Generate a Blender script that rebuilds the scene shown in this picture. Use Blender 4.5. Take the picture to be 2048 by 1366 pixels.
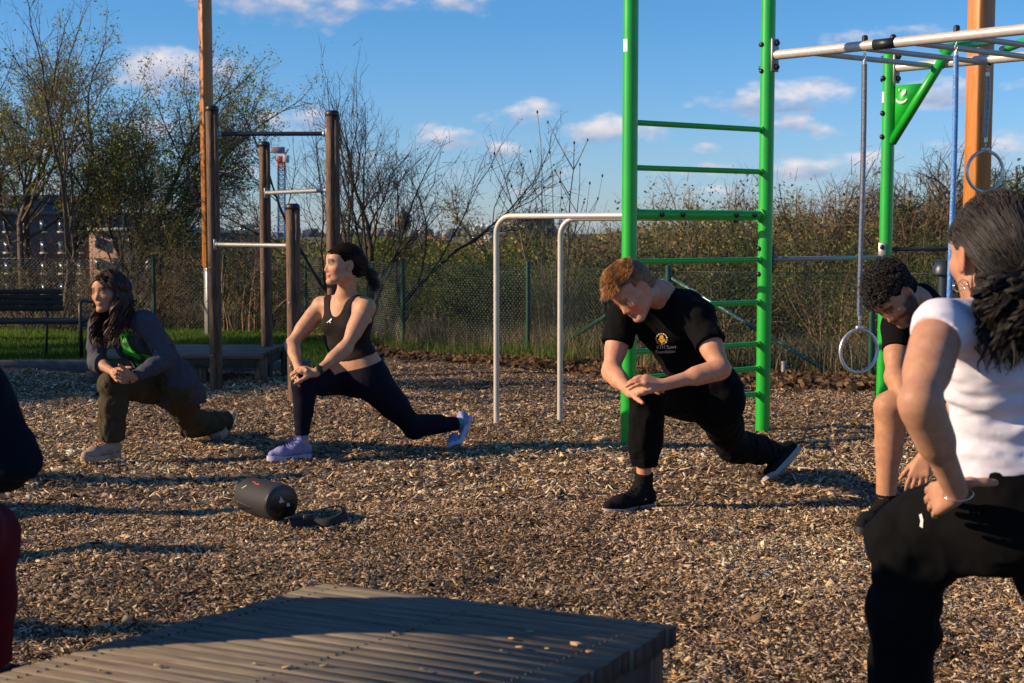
import bpy, math, random
import numpy as np
from mathutils import Vector, Matrix
# ---------------------------------------------------------------- camera, sky, sun, exposure
for o in list(bpy.data.objects): bpy.data.objects.remove(o)
SC = bpy.context.scene; COL = SC.collection
CAMH = 1.26; F = 2844.0; HOR = 458.0
PIT = math.atan((683 - HOR) / F)
cam = bpy.data.cameras.new('camera'); cam.lens = 50.0; cam.sensor_width = 36.0; cam.clip_end = 9000; cam.clip_start = 0.05
camo = bpy.data.objects.new('camera', cam); COL.objects.link(camo)
camo.location = (0, 0, CAMH); camo.rotation_euler = (math.pi/2 - PIT, 0, 0)
SC.camera = camo
cam.dof.use_dof = True; cam.dof.focus_distance = 7.2; cam.dof.aperture_fstop = 7.1
SC.view_settings.view_transform = 'Standard'; SC.view_settings.look = 'None'
SC.view_settings.exposure = 0.52; SC.view_settings.gamma = 1.0
SC.render.film_transparent = False
SC.cycles.max_bounces = 6; SC.cycles.diffuse_bounces = 3; SC.cycles.glossy_bounces = 3; SC.cycles.transparent_max_bounces = 8
SUN_EL = math.radians(23); SUN_AZ = math.radians(188)   # direction towards the sun in the ground plane (from +X)
sdir = Vector((math.cos(SUN_EL)*math.cos(SUN_AZ), math.cos(SUN_EL)*math.sin(SUN_AZ), math.sin(SUN_EL)))
sl = bpy.data.lights.new('sun', 'SUN'); sl.energy = 5.0; sl.angle = math.radians(0.55); sl.color = (1.0, 0.76, 0.50)
so = bpy.data.objects.new('sun', sl); COL.objects.link(so); so.rotation_euler = sdir.to_track_quat('Z', 'Y').to_euler(); so.location = (-20, -5, 15)
WORLD = bpy.data.worlds.new('World'); SC.world = WORLD; WORLD.use_nodes = True

def W(x, y, Y):
    "world point seen at photograph pixel (x, y), at distance Y ahead"
    a = (x - 1024) / F; b = -(y - 683) / F
    d = Vector((a, math.cos(PIT) + b*math.sin(PIT), -math.sin(PIT) + b*math.cos(PIT)))
    k = Y / d.y
    return Vector((d.x*k, Y, CAMH + d.z*k))
def G(x, y, z=0.0):
    "point of the level z seen at pixel (x, y)"
    p = W(x, y, 1.0); k = (z - CAMH) / (p.z - CAMH)
    return Vector((p.x*k, k, z))
def direction(x, y):
    p = W(x, y, 1.0) - Vector((0, 0, CAMH)); return p.normalized()

def world_sky():
    nt = WORLD.node_tree; N = nt.nodes; L = nt.links; N.clear()
    out = N.new('ShaderNodeOutputWorld'); bg = N.new('ShaderNodeBackground'); L.new(bg.outputs[0], out.inputs[0])
    sky = N.new('ShaderNodeTexSky'); sky.sky_type = 'NISHITA'; sky.sun_disc = False
    sky.sun_elevation = SUN_EL; sky.sun_rotation = math.atan2(sdir.x, sdir.y)
    sky.altitude = 50; sky.air_density = 1.0; sky.dust_density = 0.2; sky.ozone_density = 3.0
    bg.inputs[1].default_value = SKY_STR
    tc = N.new('ShaderNodeTexCoord')
    # clouds live on the sky by direction: plane coordinates u = x/y (azimuth), v = z/y (height)
    sep = N.new('ShaderNodeSeparateXYZ'); L.new(tc.outputs['Generated'], sep.inputs[0])
    def M(op, a, b=None, c=None, clamp=False):
        n = N.new('ShaderNodeMath'); n.operation = op; n.use_clamp = clamp
        for i, v in enumerate((a, b, c)):
            if v is None: continue
            if isinstance(v, (int, float)): n.inputs[i].default_value = v
            else: L.new(v, n.inputs[i])
        return n.outputs[0]
    az = M('ARCTAN2', sep.outputs[0], sep.outputs[1]); el = M('ARCSINE', sep.outputs[2])
    cmb = N.new('ShaderNodeCombineXYZ'); L.new(az, cmb.inputs[0]); L.new(M('MULTIPLY', el, 1.9), cmb.inputs[1])
    n1 = N.new('ShaderNodeTexNoise'); n1.inputs['Scale'].default_value = 17; n1.inputs['Detail'].default_value = 9; n1.inputs['Roughness'].default_value = 0.58
    L.new(cmb.outputs[0], n1.inputs['Vector'])
    n2 = N.new('ShaderNodeTexNoise'); n2.inputs['Scale'].default_value = 60; n2.inputs['Detail'].default_value = 6
    L.new(cmb.outputs[0], n2.inputs['Vector'])
    acc = None; low = None
    for (cx, cy, rx, ry, s) in CLOUDS:
        d = direction(cx, cy); ca = math.atan2(d.x, d.y); ce = math.asin(d.z)
        ra = rx * 1.28 / F; rb = ry * 1.35 / F
        u = M('DIVIDE', M('SUBTRACT', az, ca), ra); v = M('DIVIDE', M('SUBTRACT', el, ce), rb)
        r2 = M('ADD', M('MULTIPLY', u, u), M('MULTIPLY', v, v))
        g = M('MULTIPLY', M('SUBTRACT', 1.0, r2, clamp=False), s)
        acc = g if acc is None else M('MAXIMUM', acc, g)
        gv = M('MULTIPLY', M('MAXIMUM', g, 0.0), v)
        low = gv if low is None else M('ADD', low, gv)
    # generic clouds elsewhere
    dens = M('ADD', M('MULTIPLY', acc, 0.75), M('MULTIPLY', M('SUBTRACT', n1.outputs[0], 0.5), 4.2))
    dens = M('ADD', dens, M('MULTIPLY', M('SUBTRACT', n2.outputs[0], 0.5), 0.9))
    gate = M('MULTIPLY', M('ADD', acc, 0.7), 2.2, clamp=True)
    mr = N.new('ShaderNodeMapRange'); mr.interpolation_type = 'SMOOTHSTEP'
    L.new(M('MULTIPLY', dens, 1.0), mr.inputs[0]); mr.inputs[1].default_value = 0.0; mr.inputs[2].default_value = 1.15
    alpha = M('MULTIPLY', M('MULTIPLY', mr.outputs[0], gate), 0.93)
    # light top, greyer base
    sh = M('ADD', 0.62, M('ADD', M('MULTIPLY', low, 1.1), M('MULTIPLY', M('SUBTRACT', n2.outputs[0], 0.5), 1.1)), clamp=True)
    cr = N.new('ShaderNodeMix'); cr.data_type = 'RGBA'; L.new(sh, cr.inputs[0])
    k = 0.73 / SKY_STR
    cr.inputs[6].default_value = (0.27*k, 0.37*k, 0.58*k, 1); cr.inputs[7].default_value = (0.84*k, 0.78*k, 0.80*k, 1)
    hs = N.new('ShaderNodeMix'); hs.data_type = 'RGBA'; hs.blend_type = 'MULTIPLY'; hs.inputs[0].default_value = 1.0
    L.new(sky.outputs[0], hs.inputs[6]); tm = N.new('ShaderNodeMix'); tm.data_type = 'RGBA'; L.new(M('MULTIPLY', M('MAXIMUM', el, 0.0), 7.0, clamp=True), tm.inputs[0]); tm.inputs[6].default_value = TINT_LOW; tm.inputs[7].default_value = TINT_HIGH; L.new(tm.outputs[2], hs.inputs[7])
    mx = N.new('ShaderNodeMix'); mx.data_type = 'RGBA'
    L.new(alpha, mx.inputs[0]); L.new(hs.outputs[2], mx.inputs[6]); L.new(cr.outputs[2], mx.inputs[7])
    L.new(mx.outputs[2], bg.inputs[0])
SKY_STR = 0.064; TINT_LOW = (0.90, 1.13, 1.76, 1); TINT_HIGH = (0.58, 1.08, 1.58, 1)
CLOUDS = [(620, -10, 200, 55, 1.1), (930, -5, 70, 25, 0.9), (370, 140, 110, 40, 1.0), (450, 140, 50, 18, 0.6),
 (540, 240, 60, 20, 0.9), (625, 232, 55, 25, 0.9), (470, 298, 50, 12, 0.5), (905, 275, 65, 24, 1.2), (1000, 300, 40, 14, 0.8),
 (1055, 225, 60, 22, 0.9), (985, 240, 40, 14, 0.5), (1200, 262, 75, 28, 1.2), (1310, 262, 40, 16, 0.7), (1520, 200, 110, 34, 1.1), (1620, 200, 90, 28, 0.8),
 (1590, 245, 60, 18, 0.9), (1890, 182, 75, 26, 1.0), (1980, 180, 60, 20, 0.7), (1580, 338, 110, 22, 0.9), (1700, 332, 80, 22, 1.0), (1500, 340, 70, 14, 0.6),
 (2020, 300, 60, 24, 0.7), (1740, 75, 60, 18, 0.6), (1850, 70, 70, 16, 0.5), (1160, 345, 50, 10, 0.5), (750, 320, 60, 14, 0.5), (200, 260, 140, 30, 0.6),
 (60, 300, 120, 25, 0.5), (850, 300, 60, 12, 0.4), (1930, 290, 60, 10, 0.4), (1440, 385, 60, 12, 0.7), (1350, 345, 45, 9, 0.6), (1650, 262, 50, 12, 0.7), (1780, 310, 40, 10, 0.6), (1050, 385, 50, 8, 0.5), (880, 345, 40, 8, 0.5), (490, 345, 40, 9, 0.6), (1130, 300, 35, 9, 0.5), (1830, 360, 60, 10, 0.6), (1420, 295, 30, 8, 0.5)]
world_sky()
# ---------------------------------------------------------------- helpers
RNG = np.random.default_rng(7); random.seed(7)
def V(*a): return np.array(a, dtype=float)
def nrm(v):
    v = np.asarray(v, float); return v / (np.linalg.norm(v) + 1e-12)
def tag(o, label=None, cat=None, group=None, kind=None):
    if label: o['label'] = label
    if cat: o['category'] = cat
    if group: o['group'] = group
    if kind: o['kind'] = kind
    return o
def thing(name, label, cat, loc=(0, 0, 0), group=None):
    o = bpy.data.objects.new(name, None); COL.objects.link(o); o.location = loc; o.empty_display_size = 0.1
    return tag(o, label, cat, group)
class MB:
    def __init__(s): s.v = []; s.l = []; s.t = []; s.m = []; s.c = []; s.n = 0
    def add(s, verts, faces, mi=0, col=None):
        verts = np.asarray(verts, float).reshape(-1, 3)
        if isinstance(faces, np.ndarray) and faces.ndim == 2:
            s.l.append((faces + s.n).ravel()); s.t.append(np.full(len(faces), faces.shape[1])); k = len(faces)
        else:
            k = len(faces)
            s.l.append(np.array([i + s.n for f in faces for i in f], int)); s.t.append(np.array([len(f) for f in faces], int))
        s.m.append(np.full(k, mi) if np.isscalar(mi) else np.asarray(mi))
        if col is None: col = np.ones((len(verts), 3))
        col = np.asarray(col, float)
        if col.ndim == 1: col = np.tile(col, (len(verts), 1))
        s.c.append(col); s.v.append(verts); s.n += len(verts)
        return s
    def build(s, name, mats, parent=None, smooth=False, colors=False, label=None, sharp=None):
        me = bpy.data.meshes.new(name)
        v = np.concatenate(s.v); l = np.concatenate(s.l).astype(np.int32); t = np.concatenate(s.t).astype(np.int32)
        m = np.concatenate(s.m).astype(np.int32)
        if parent is not None:
            p = parent; off = np.zeros(3)
            while p is not None: off += np.array(p.location); p = p.parent
            v = v - off
        me.vertices.add(len(v)); me.vertices.foreach_set('co', v.ravel().astype(np.float32))
        me.loops.add(len(l)); me.loops.foreach_set('vertex_index', l)
        me.polygons.add(len(t)); st = np.concatenate([[0], np.cumsum(t)[:-1]]).astype(np.int32)
        me.polygons.foreach_set('loop_start', st); me.polygons.foreach_set('loop_total', t)
        if not isinstance(mats, (list, tuple)): mats = [mats]
        for mt in mats: me.materials.append(mt)
        me.polygons.foreach_set('material_index', m)
        me.update(calc_edges=True)
        if smooth: me.polygons.foreach_set('use_smooth', np.ones(len(t), bool))
        if sharp is not None and hasattr(me, 'set_sharp_from_angle'): me.set_sharp_from_angle(angle=math.radians(sharp))
        if colors:
            a = me.color_attributes.new('Col', 'FLOAT_COLOR', 'POINT')
            c = np.concatenate(s.c); a.data.foreach_set('color', np.hstack([c, np.ones((len(c), 1))]).ravel().astype(np.float32))
        me.validate()
        o = bpy.data.objects.new(name, me); COL.objects.link(o)
        if parent is not None: o.parent = parent
        if label: o['label'] = label
        return o
def box_vf(c, size, R=None, bev=0.0):
    sx, sy, sz = [q/2 for q in size]
    if bev <= 0:
        v = np.array([[x*sx, y*sy, z*sz] for x in (-1, 1) for y in (-1, 1) for z in (-1, 1)])
        f = [(0, 1, 3, 2), (4, 6, 7, 5), (0, 4, 5, 1), (2, 3, 7, 6), (0, 2, 6, 4), (1, 5, 7, 3)]
    else:
        b = min(bev, sx*.9, sy*.9, sz*.9); v = []; idx = {}
        for x in (-1, 1):
            for y in (-1, 1):
                for z in (-1, 1):
                    idx[x, y, z, 0] = len(v); v.append([x*sx, y*(sy-b), z*(sz-b)])
                    idx[x, y, z, 1] = len(v); v.append([x*(sx-b), y*sy, z*(sz-b)])
                    idx[x, y, z, 2] = len(v); v.append([x*(sx-b), y*(sy-b), z*sz])
        v = np.array(v); f = []
        for s_ in (-1, 1):
            f.append([idx[s_, y, z, 0] for y, z in ((-1, -1), (1, -1), (1, 1), (-1, 1))])
            f.append([idx[x, s_, z, 1] for x, z in ((-1, -1), (-1, 1), (1, 1), (1, -1))])
            f.append([idx[x, y, s_, 2] for x, y in ((-1, -1), (1, -1), (1, 1), (-1, 1))])
            for t_ in (-1, 1):
                f.append([idx[s_, t_, -1, 0], idx[s_, t_, 1, 0], idx[s_, t_, 1, 1], idx[s_, t_, -1, 1]])
                f.append([idx[s_, -1, t_, 0], idx[s_, 1, t_, 0], idx[s_, 1, t_, 2], idx[s_, -1, t_, 2]])
                f.append([idx[-1, s_, t_, 1], idx[1, s_, t_, 1], idx[1, s_, t_, 2], idx[-1, s_, t_, 2]])
        for x in (-1, 1):
            for y in (-1, 1):
                for z in (-1, 1): f.append([idx[x, y, z, 0], idx[x, y, z, 1], idx[x, y, z, 2]])
        g = []
        for q in f:
            a, b_, c_ = v[q[0]], v[q[1]], v[q[2]]
            g.append(q if np.dot(np.cross(b_-a, c_-b_), v[q].mean(0)) > 0 else q[::-1])
        f = g
    if bev <= 0:
        g = []
        for q in f:
            q = list(q); a, b_, c_ = v[q[0]], v[q[1]], v[q[2]]
            g.append(q if np.dot(np.cross(b_-a, c_-b_), v[q].mean(0)) > 0 else q[::-1])
        f = g
    if R is not None: v = v @ np.asarray(R).T
    return v + np.asarray(c), f
def rotz(a):
    c, s = math.cos(a), math.sin(a); return np.array([[c, -s, 0], [s, c, 0], [0, 0, 1.0]])
def frame_from(d, up=(0, 0, 1)):
    "matrix with columns x, y, z; z along d"
    z = nrm(d); up = np.asarray(up, float)
    if abs(np.dot(z, up)) > 0.98: up = V(1, 0, 0)
    x = nrm(np.cross(up, z)); y = np.cross(z, x); return np.stack([x, y, z], 1)
def tube_vf(pts, rads, n=8, cap=True, closed=False, flat=1.0, phase=0.0, up0=None):
    pts = np.asarray(pts, float); k = len(pts)
    rads = np.full(k, rads, float) if np.isscalar(rads) else np.asarray(rads, float)
    if closed: T = np.roll(pts, -1, 0) - np.roll(pts, 1, 0)
    else:
        T = np.empty_like(pts); T[1:-1] = pts[2:] - pts[:-2]; T[0] = pts[1]-pts[0]; T[-1] = pts[-1]-pts[-2]
    T /= (np.linalg.norm(T, axis=1)[:, None] + 1e-12)
    u = np.cross(T[0], V(0, 0, 1) if up0 is None else up0)
    if np.linalg.norm(u) < 1e-3: u = np.cross(T[0], V(0, 1, 0))
    u = nrm(u); a = np.arange(n)*2*math.pi/n + phase; ca, sa = np.cos(a), np.sin(a); rings = []
    for i in range(k):
        u = nrm(u - T[i]*np.dot(u, T[i])); w = np.cross(T[i], u)
        rings.append(pts[i] + rads[i]*(ca[:, None]*u + flat*sa[:, None]*w))
    v = np.concatenate(rings); j = np.arange(n); j2 = (j+1) % n; f = []
    m = k if closed else k-1
    base = np.arange(m)[:, None]*n; nb = ((np.arange(m)+1) % k)[:, None]*n
    f = np.stack([base + j, base + j2, nb + j2, nb + j], -1).reshape(-1, 4)
    if cap and not closed:
        return v, [tuple(q) for q in f] + [tuple(range(n-1, -1, -1)), tuple(range((k-1)*n, k*n))]
    return v, f
def cyl(mb, a, b, r, n=16, r2=None, mi=0, col=None):
    mb.add(*tube_vf([a, b], [r, r if r2 is None else r2], n), mi=mi, col=col); return mb
def sphere_vf(c, r, nu=12, nv=8, R=None, zmin=-1.0):
    r = np.array([r, r, r], float) if np.isscalar(r) else np.asarray(r, float)
    th = np.linspace(math.acos(max(-1, zmin)) if zmin > -1 else math.pi, 0, nv+1); v = []; f = []
    for t in th:
        for i in range(nu):
            a = 2*math.pi*i/nu; v.append([math.sin(t)*math.cos(a), math.sin(t)*math.sin(a), math.cos(t)])
    v = np.array(v)*r
    for j in range(nv):
        for i in range(nu): f.append((j*nu+i, j*nu+(i+1) % nu, (j+1)*nu+(i+1) % nu, (j+1)*nu+i))
    if R is not None: v = v @ np.asarray(R).T
    return v + np.asarray(c), f
# --- numpy value noise
_NT = np.random.default_rng(3).random((32, 32, 32))
def vnoise(p):
    i = np.floor(p).astype(int); f = p - i; f = f*f*(3-2*f); out = 0
    for dx in (0, 1):
        for dy in (0, 1):
            for dz in (0, 1):
                w = (f[..., 0] if dx else 1-f[..., 0])*(f[..., 1] if dy else 1-f[..., 1])*(f[..., 2] if dz else 1-f[..., 2])
                out = out + w*_NT[(i[..., 0]+dx) & 31, (i[..., 1]+dy) & 31, (i[..., 2]+dz) & 31]
    return out*2-1
def fbm(p, o=3):
    s = 0; a = 1.0
    for k in range(o): s = s + a*vnoise(p*(2**k) + 7.3*k); a *= .5
    return s
# --- materials
def mat(name, color, rough=0.6, metal=0.0, noise=None, bump=None, attr=False, spec=0.5, sheen=0.0, sss=0.0, coat=0.0, trans=None, rot=0.0):
    """noise = (scale, second colour, contrast low, high [, (sx,sy,sz)]); bump = (scale, strength, distance [, (sx,sy,sz)])"""
    m = bpy.data.materials.new(name); m.use_nodes = True; nt = m.node_tree; N = nt.nodes; L = nt.links
    b = N['Principled BSDF']; b.inputs['Roughness'].default_value = rough; b.inputs['Metallic'].default_value = metal
    b.inputs['Specular IOR Level'].default_value = spec
    if sheen: b.inputs['Sheen Weight'].default_value = sheen; b.inputs['Sheen Roughness'].default_value = .5
    if coat: b.inputs['Coat Weight'].default_value = coat; b.inputs['Coat Roughness'].default_value = .15
    if sss:
        b.inputs['Subsurface Weight'].default_value = sss; b.inputs['Subsurface Radius'].default_value = (1.0, .35, .2); b.inputs['Subsurface Scale'].default_value = .008
    col = tuple(color) + (1,)
    b.inputs['Base Color'].default_value = col
    tc = N.new('ShaderNodeTexCoord')
    def vec(sc):
        src_ = tc.outputs['Object']
        if rot:
            vr = N.new('ShaderNodeVectorRotate'); vr.rotation_type = 'Z_AXIS'; vr.inputs['Angle'].default_value = rot; L.new(src_, vr.inputs[0]); src_ = vr.outputs[0]
        if not sc: return src_
        mp = N.new('ShaderNodeMapping'); mp.inputs['Scale'].default_value = sc; L.new(src_, mp.inputs[0]); return mp.outputs[0]
    src = None
    if attr:
        a = N.new('ShaderNodeVertexColor'); a.layer_name = 'Col'; src = a.outputs[0]
    if noise:
        n = N.new('ShaderNodeTexNoise'); n.inputs['Scale'].default_value = noise[0]; n.inputs['Detail'].default_value = 6; n.inputs['Roughness'].default_value = .65
        L.new(vec(noise[4] if len(noise) > 4 else None), n.inputs['Vector'])
        mr = N.new('ShaderNodeMapRange'); L.new(n.outputs[0], mr.inputs[0]); mr.inputs[1].default_value = noise[2]; mr.inputs[2].default_value = noise[3]
        mx = N.new('ShaderNodeMix'); mx.data_type = 'RGBA'; L.new(mr.outputs[0], mx.inputs[0])
        if src is not None: L.new(src, mx.inputs[6])
        else: mx.inputs[6].default_value = col
        if src is not None:
            m2 = N.new('ShaderNodeMix'); m2.data_type = 'RGBA'; m2.blend_type = 'MULTIPLY'; m2.inputs[0].default_value = 1
            L.new(src, m2.inputs[6]); m2.inputs[7].default_value = tuple(noise[1]) + (1,); L.new(m2.outputs[2], mx.inputs[7])
        else: mx.inputs[7].default_value = tuple(noise[1]) + (1,)
        src = mx.outputs[2]
    if src is not None: L.new(src, b.inputs['Base Color'])
    if bump:
        n = N.new('ShaderNodeTexNoise'); n.inputs['Scale'].default_value = bump[0]; n.inputs['Detail'].default_value = 5
        L.new(vec(bump[3] if len(bump) > 3 else None), n.inputs['Vector'])
        bp = N.new('ShaderNodeBump'); bp.inputs['Strength'].default_value = bump[1]; bp.inputs['Distance'].default_value = bump[2]
        L.new(n.outputs[0], bp.inputs['Height']); L.new(bp.outputs[0], b.inputs['Normal'])
    if trans:
        out = N['Material Output']; t = N.new('ShaderNodeBsdfTranslucent'); ms = N.new('ShaderNodeMixShader'); ms.inputs[0].default_value = trans
        if src is not None: L.new(src, t.inputs[0])
        else: t.inputs[0].default_value = col
        L.new(b.outputs[0], ms.inputs[1]); L.new(t.outputs[0], ms.inputs[2]); L.new(ms.outputs[0], out.inputs[0])
    return m
def copy_tree(o, dx=(0, 0, 0), parent=None):
    c = o.copy(); COL.objects.link(c)
    if parent is not None: c.parent = parent
    else: c.location = o.location + Vector(dx)
    for ch in [q for q in o.children]: copy_tree(ch, parent=c)
    return c
M = {}
M['wood_brown'] = mat('wood_brown', (.20, .108, .058), .75, noise=(9, (.055, .028, .016), .35, .62, (6, 6, .6)), bump=(30, .6, .01, (8, 8, .5)))
M['wood_orange'] = mat('wood_orange', (.55, .21, .045), .45, noise=(6, (.36, .12, .022), .4, .7, (5, 5, .35)), bump=(20, .15, .004, (6, 6, .4)), coat=.15)
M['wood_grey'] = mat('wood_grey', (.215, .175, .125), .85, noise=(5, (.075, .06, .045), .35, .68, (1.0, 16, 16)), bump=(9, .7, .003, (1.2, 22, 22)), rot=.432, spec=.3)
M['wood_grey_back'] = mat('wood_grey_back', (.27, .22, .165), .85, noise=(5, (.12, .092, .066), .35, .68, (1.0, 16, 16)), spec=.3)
M['wood_end_shade'] = mat('wood_end_shaded', (.085, .052, .034), .9, noise=(30, (.04, .026, .018), .35, .65))  # plank ends and skirts: shade of the deck's sides put into the tone
M['cap_black'] = mat('cap_black', (.012, .012, .014), .45, bump=(60, .1, .002))
M['steel'] = mat('steel', (.66, .64, .61), .34, .7, noise=(30, (.45, .43, .41), .4, .7), bump=(90, .08, .001))
M['galv'] = mat('galv', (.36, .36, .36), .5, .7, noise=(22, (.30, .30, .30), .35, .65), bump=(70, .1, .001))
M['paint_grey'] = mat('paint_grey', (.56, .51, .45), .38, .15, noise=(18, (.47, .43, .38), .4, .7), bump=(140, .12, .0006))
M['green'] = mat('green_paint', (.010, .40, .028), .36, 0, noise=(7, (.012, .33, .03), .4, .75), bump=(160, .1, .0006), coat=.25)
M['fence_green'] = mat('fence_green', (.008, .05, .032), .4, .1, noise=(20, (.02, .09, .06), .5, .8))
M['rope_blue'] = mat('rope_blue', (.06, .20, .52), .4, noise=(120, (.35, .5, .75), .55, .62), coat=.3)
M['rope_grey'] = mat('rope_grey', (.24, .25, .28), .4, noise=(90, (.12, .13, .16), .45, .6), coat=.3)
M['dark_steel'] = mat('dark_steel', (.035, .045, .06), .4, .5)
M['white'] = mat('white_print', (.75, .75, .72), .5)
M['concrete'] = mat('concrete', (.36, .34, .31), .85, noise=(9, (.24, .22, .20), .35, .65), bump=(60, .4, .004))
# ---------------------------------------------------------------- ground
def ground_z(x, y):
    "terrain: level playground, a drop behind the fence, wooded valley, city plain"
    x = np.asarray(x, float); y = np.asarray(y, float)
    edge = np.interp(x, [-30, -2, 0.2, 1.3, 2.8, 12], [18.2, 16.4, 13.6, 12.2, 11.9, 11.9])
    t = np.clip((y - edge) / 32.0, 0, 1); t = t*t*(3-2*t)
    z = -9.0*t
    bank = np.exp(-((y - edge - .2)/1.0)**2) * np.clip((x + 1.2)/2.5, 0, 1)*.10
    und = .018*np.sin(x*1.3+.7)*np.sin(y*1.1) + .012*np.sin(x*3.1+y*2.3)
    far = np.clip((y-250)/1500, 0, 1)
    return z + bank + und*(y < 40) + far*(-12) + 1.5*np.sin(x*.02)*np.sin(y*.015)*np.clip((y-45)/60, 0, 1)
def relief(x, y): return .013*fbm(np.stack([x*5, y*5, x*0], -1), 3) + .016*fbm(np.stack([x*1.9+3, y*2.3, x*0+2], -1), 2)
def gz(x, y): return float(ground_z(x, y))
ys = np.concatenate([np.linspace(-8, 22, 260), np.geomspace(22.2, 7000, 120)])
xs = np.concatenate([-np.geomspace(5000, 13.2, 60), np.linspace(-13, 13, 230), np.geomspace(13.2, 5000, 60)])
X, Y = np.meshgrid(xs, ys); Z = ground_z(X, Y)
nx, ny = len(xs), len(ys); ii = (np.arange(ny-1)[:, None]*nx + np.arange(nx-1)).ravel()
near = (Y < 24) & (np.abs(X) < 14)
Z = Z + np.where(near, relief(X, Y), 0)
mb = MB().add(np.stack([X, Y, Z], -1).reshape(-1, 3), np.stack([ii, ii+1, ii+1+nx, ii+nx], -1))
def ground_mat():
    m = mat('ground_soil', (.06, .042, .026), .95); nt = m.node_tree; N = nt.nodes; L = nt.links; b = N['Principled BSDF']
    tc = N.new('ShaderNodeTexCoord')
    n = N.new('ShaderNodeTexNoise'); n.inputs['Scale'].default_value = 34; n.inputs['Detail'].default_value = 8; L.new(tc.outputs['Object'], n.inputs[0])
    cr = N.new('ShaderNodeValToRGB'); L.new(n.outputs[0], cr.inputs[0])
    e = cr.color_ramp.elements; e[0].position = .33; e[0].color = (.035, .022, .012, 1); e[1].position = .68; e[1].color = (.20, .13, .075, 1)
    n2 = N.new('ShaderNodeTexNoise'); n2.inputs['Scale'].default_value = .08; n2.inputs['Detail'].default_value = 6; L.new(tc.outputs['Object'], n2.inputs[0])
    c2 = N.new('ShaderNodeValToRGB'); L.new(n2.outputs[0], c2.inputs[0]); e = c2.color_ramp.elements
    e[0].position = .35; e[0].color = (.035, .045, .018, 1); e[1].position = .65; e[1].color = (.10, .085, .04, 1)
    sp = N.new('ShaderNodeSeparateXYZ'); L.new(tc.outputs['Object'], sp.inputs[0])
    mr = N.new('ShaderNodeMapRange'); L.new(sp.outputs[1], mr.inputs[0]); mr.inputs[1].default_value = 13; mr.inputs[2].default_value = 17
    mx = N.new('ShaderNodeMix'); mx.data_type = 'RGBA'; L.new(mr.outputs[0], mx.inputs[0]); L.new(cr.outputs[0], mx.inputs[6]); L.new(c2.outputs[0], mx.inputs[7])
    L.new(mx.outputs[2], b.inputs['Base Color'])
    bp = N.new('ShaderNodeBump'); bp.inputs['Strength'].default_value = .7; bp.inputs['Distance'].default_value = .02; L.new(n.outputs[0], bp.inputs['Height']); L.new(bp.outputs[0], b.inputs['Normal'])
    return m
gr = mb.build('ground', ground_mat(), smooth=True); tag(gr, kind='structure')
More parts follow.
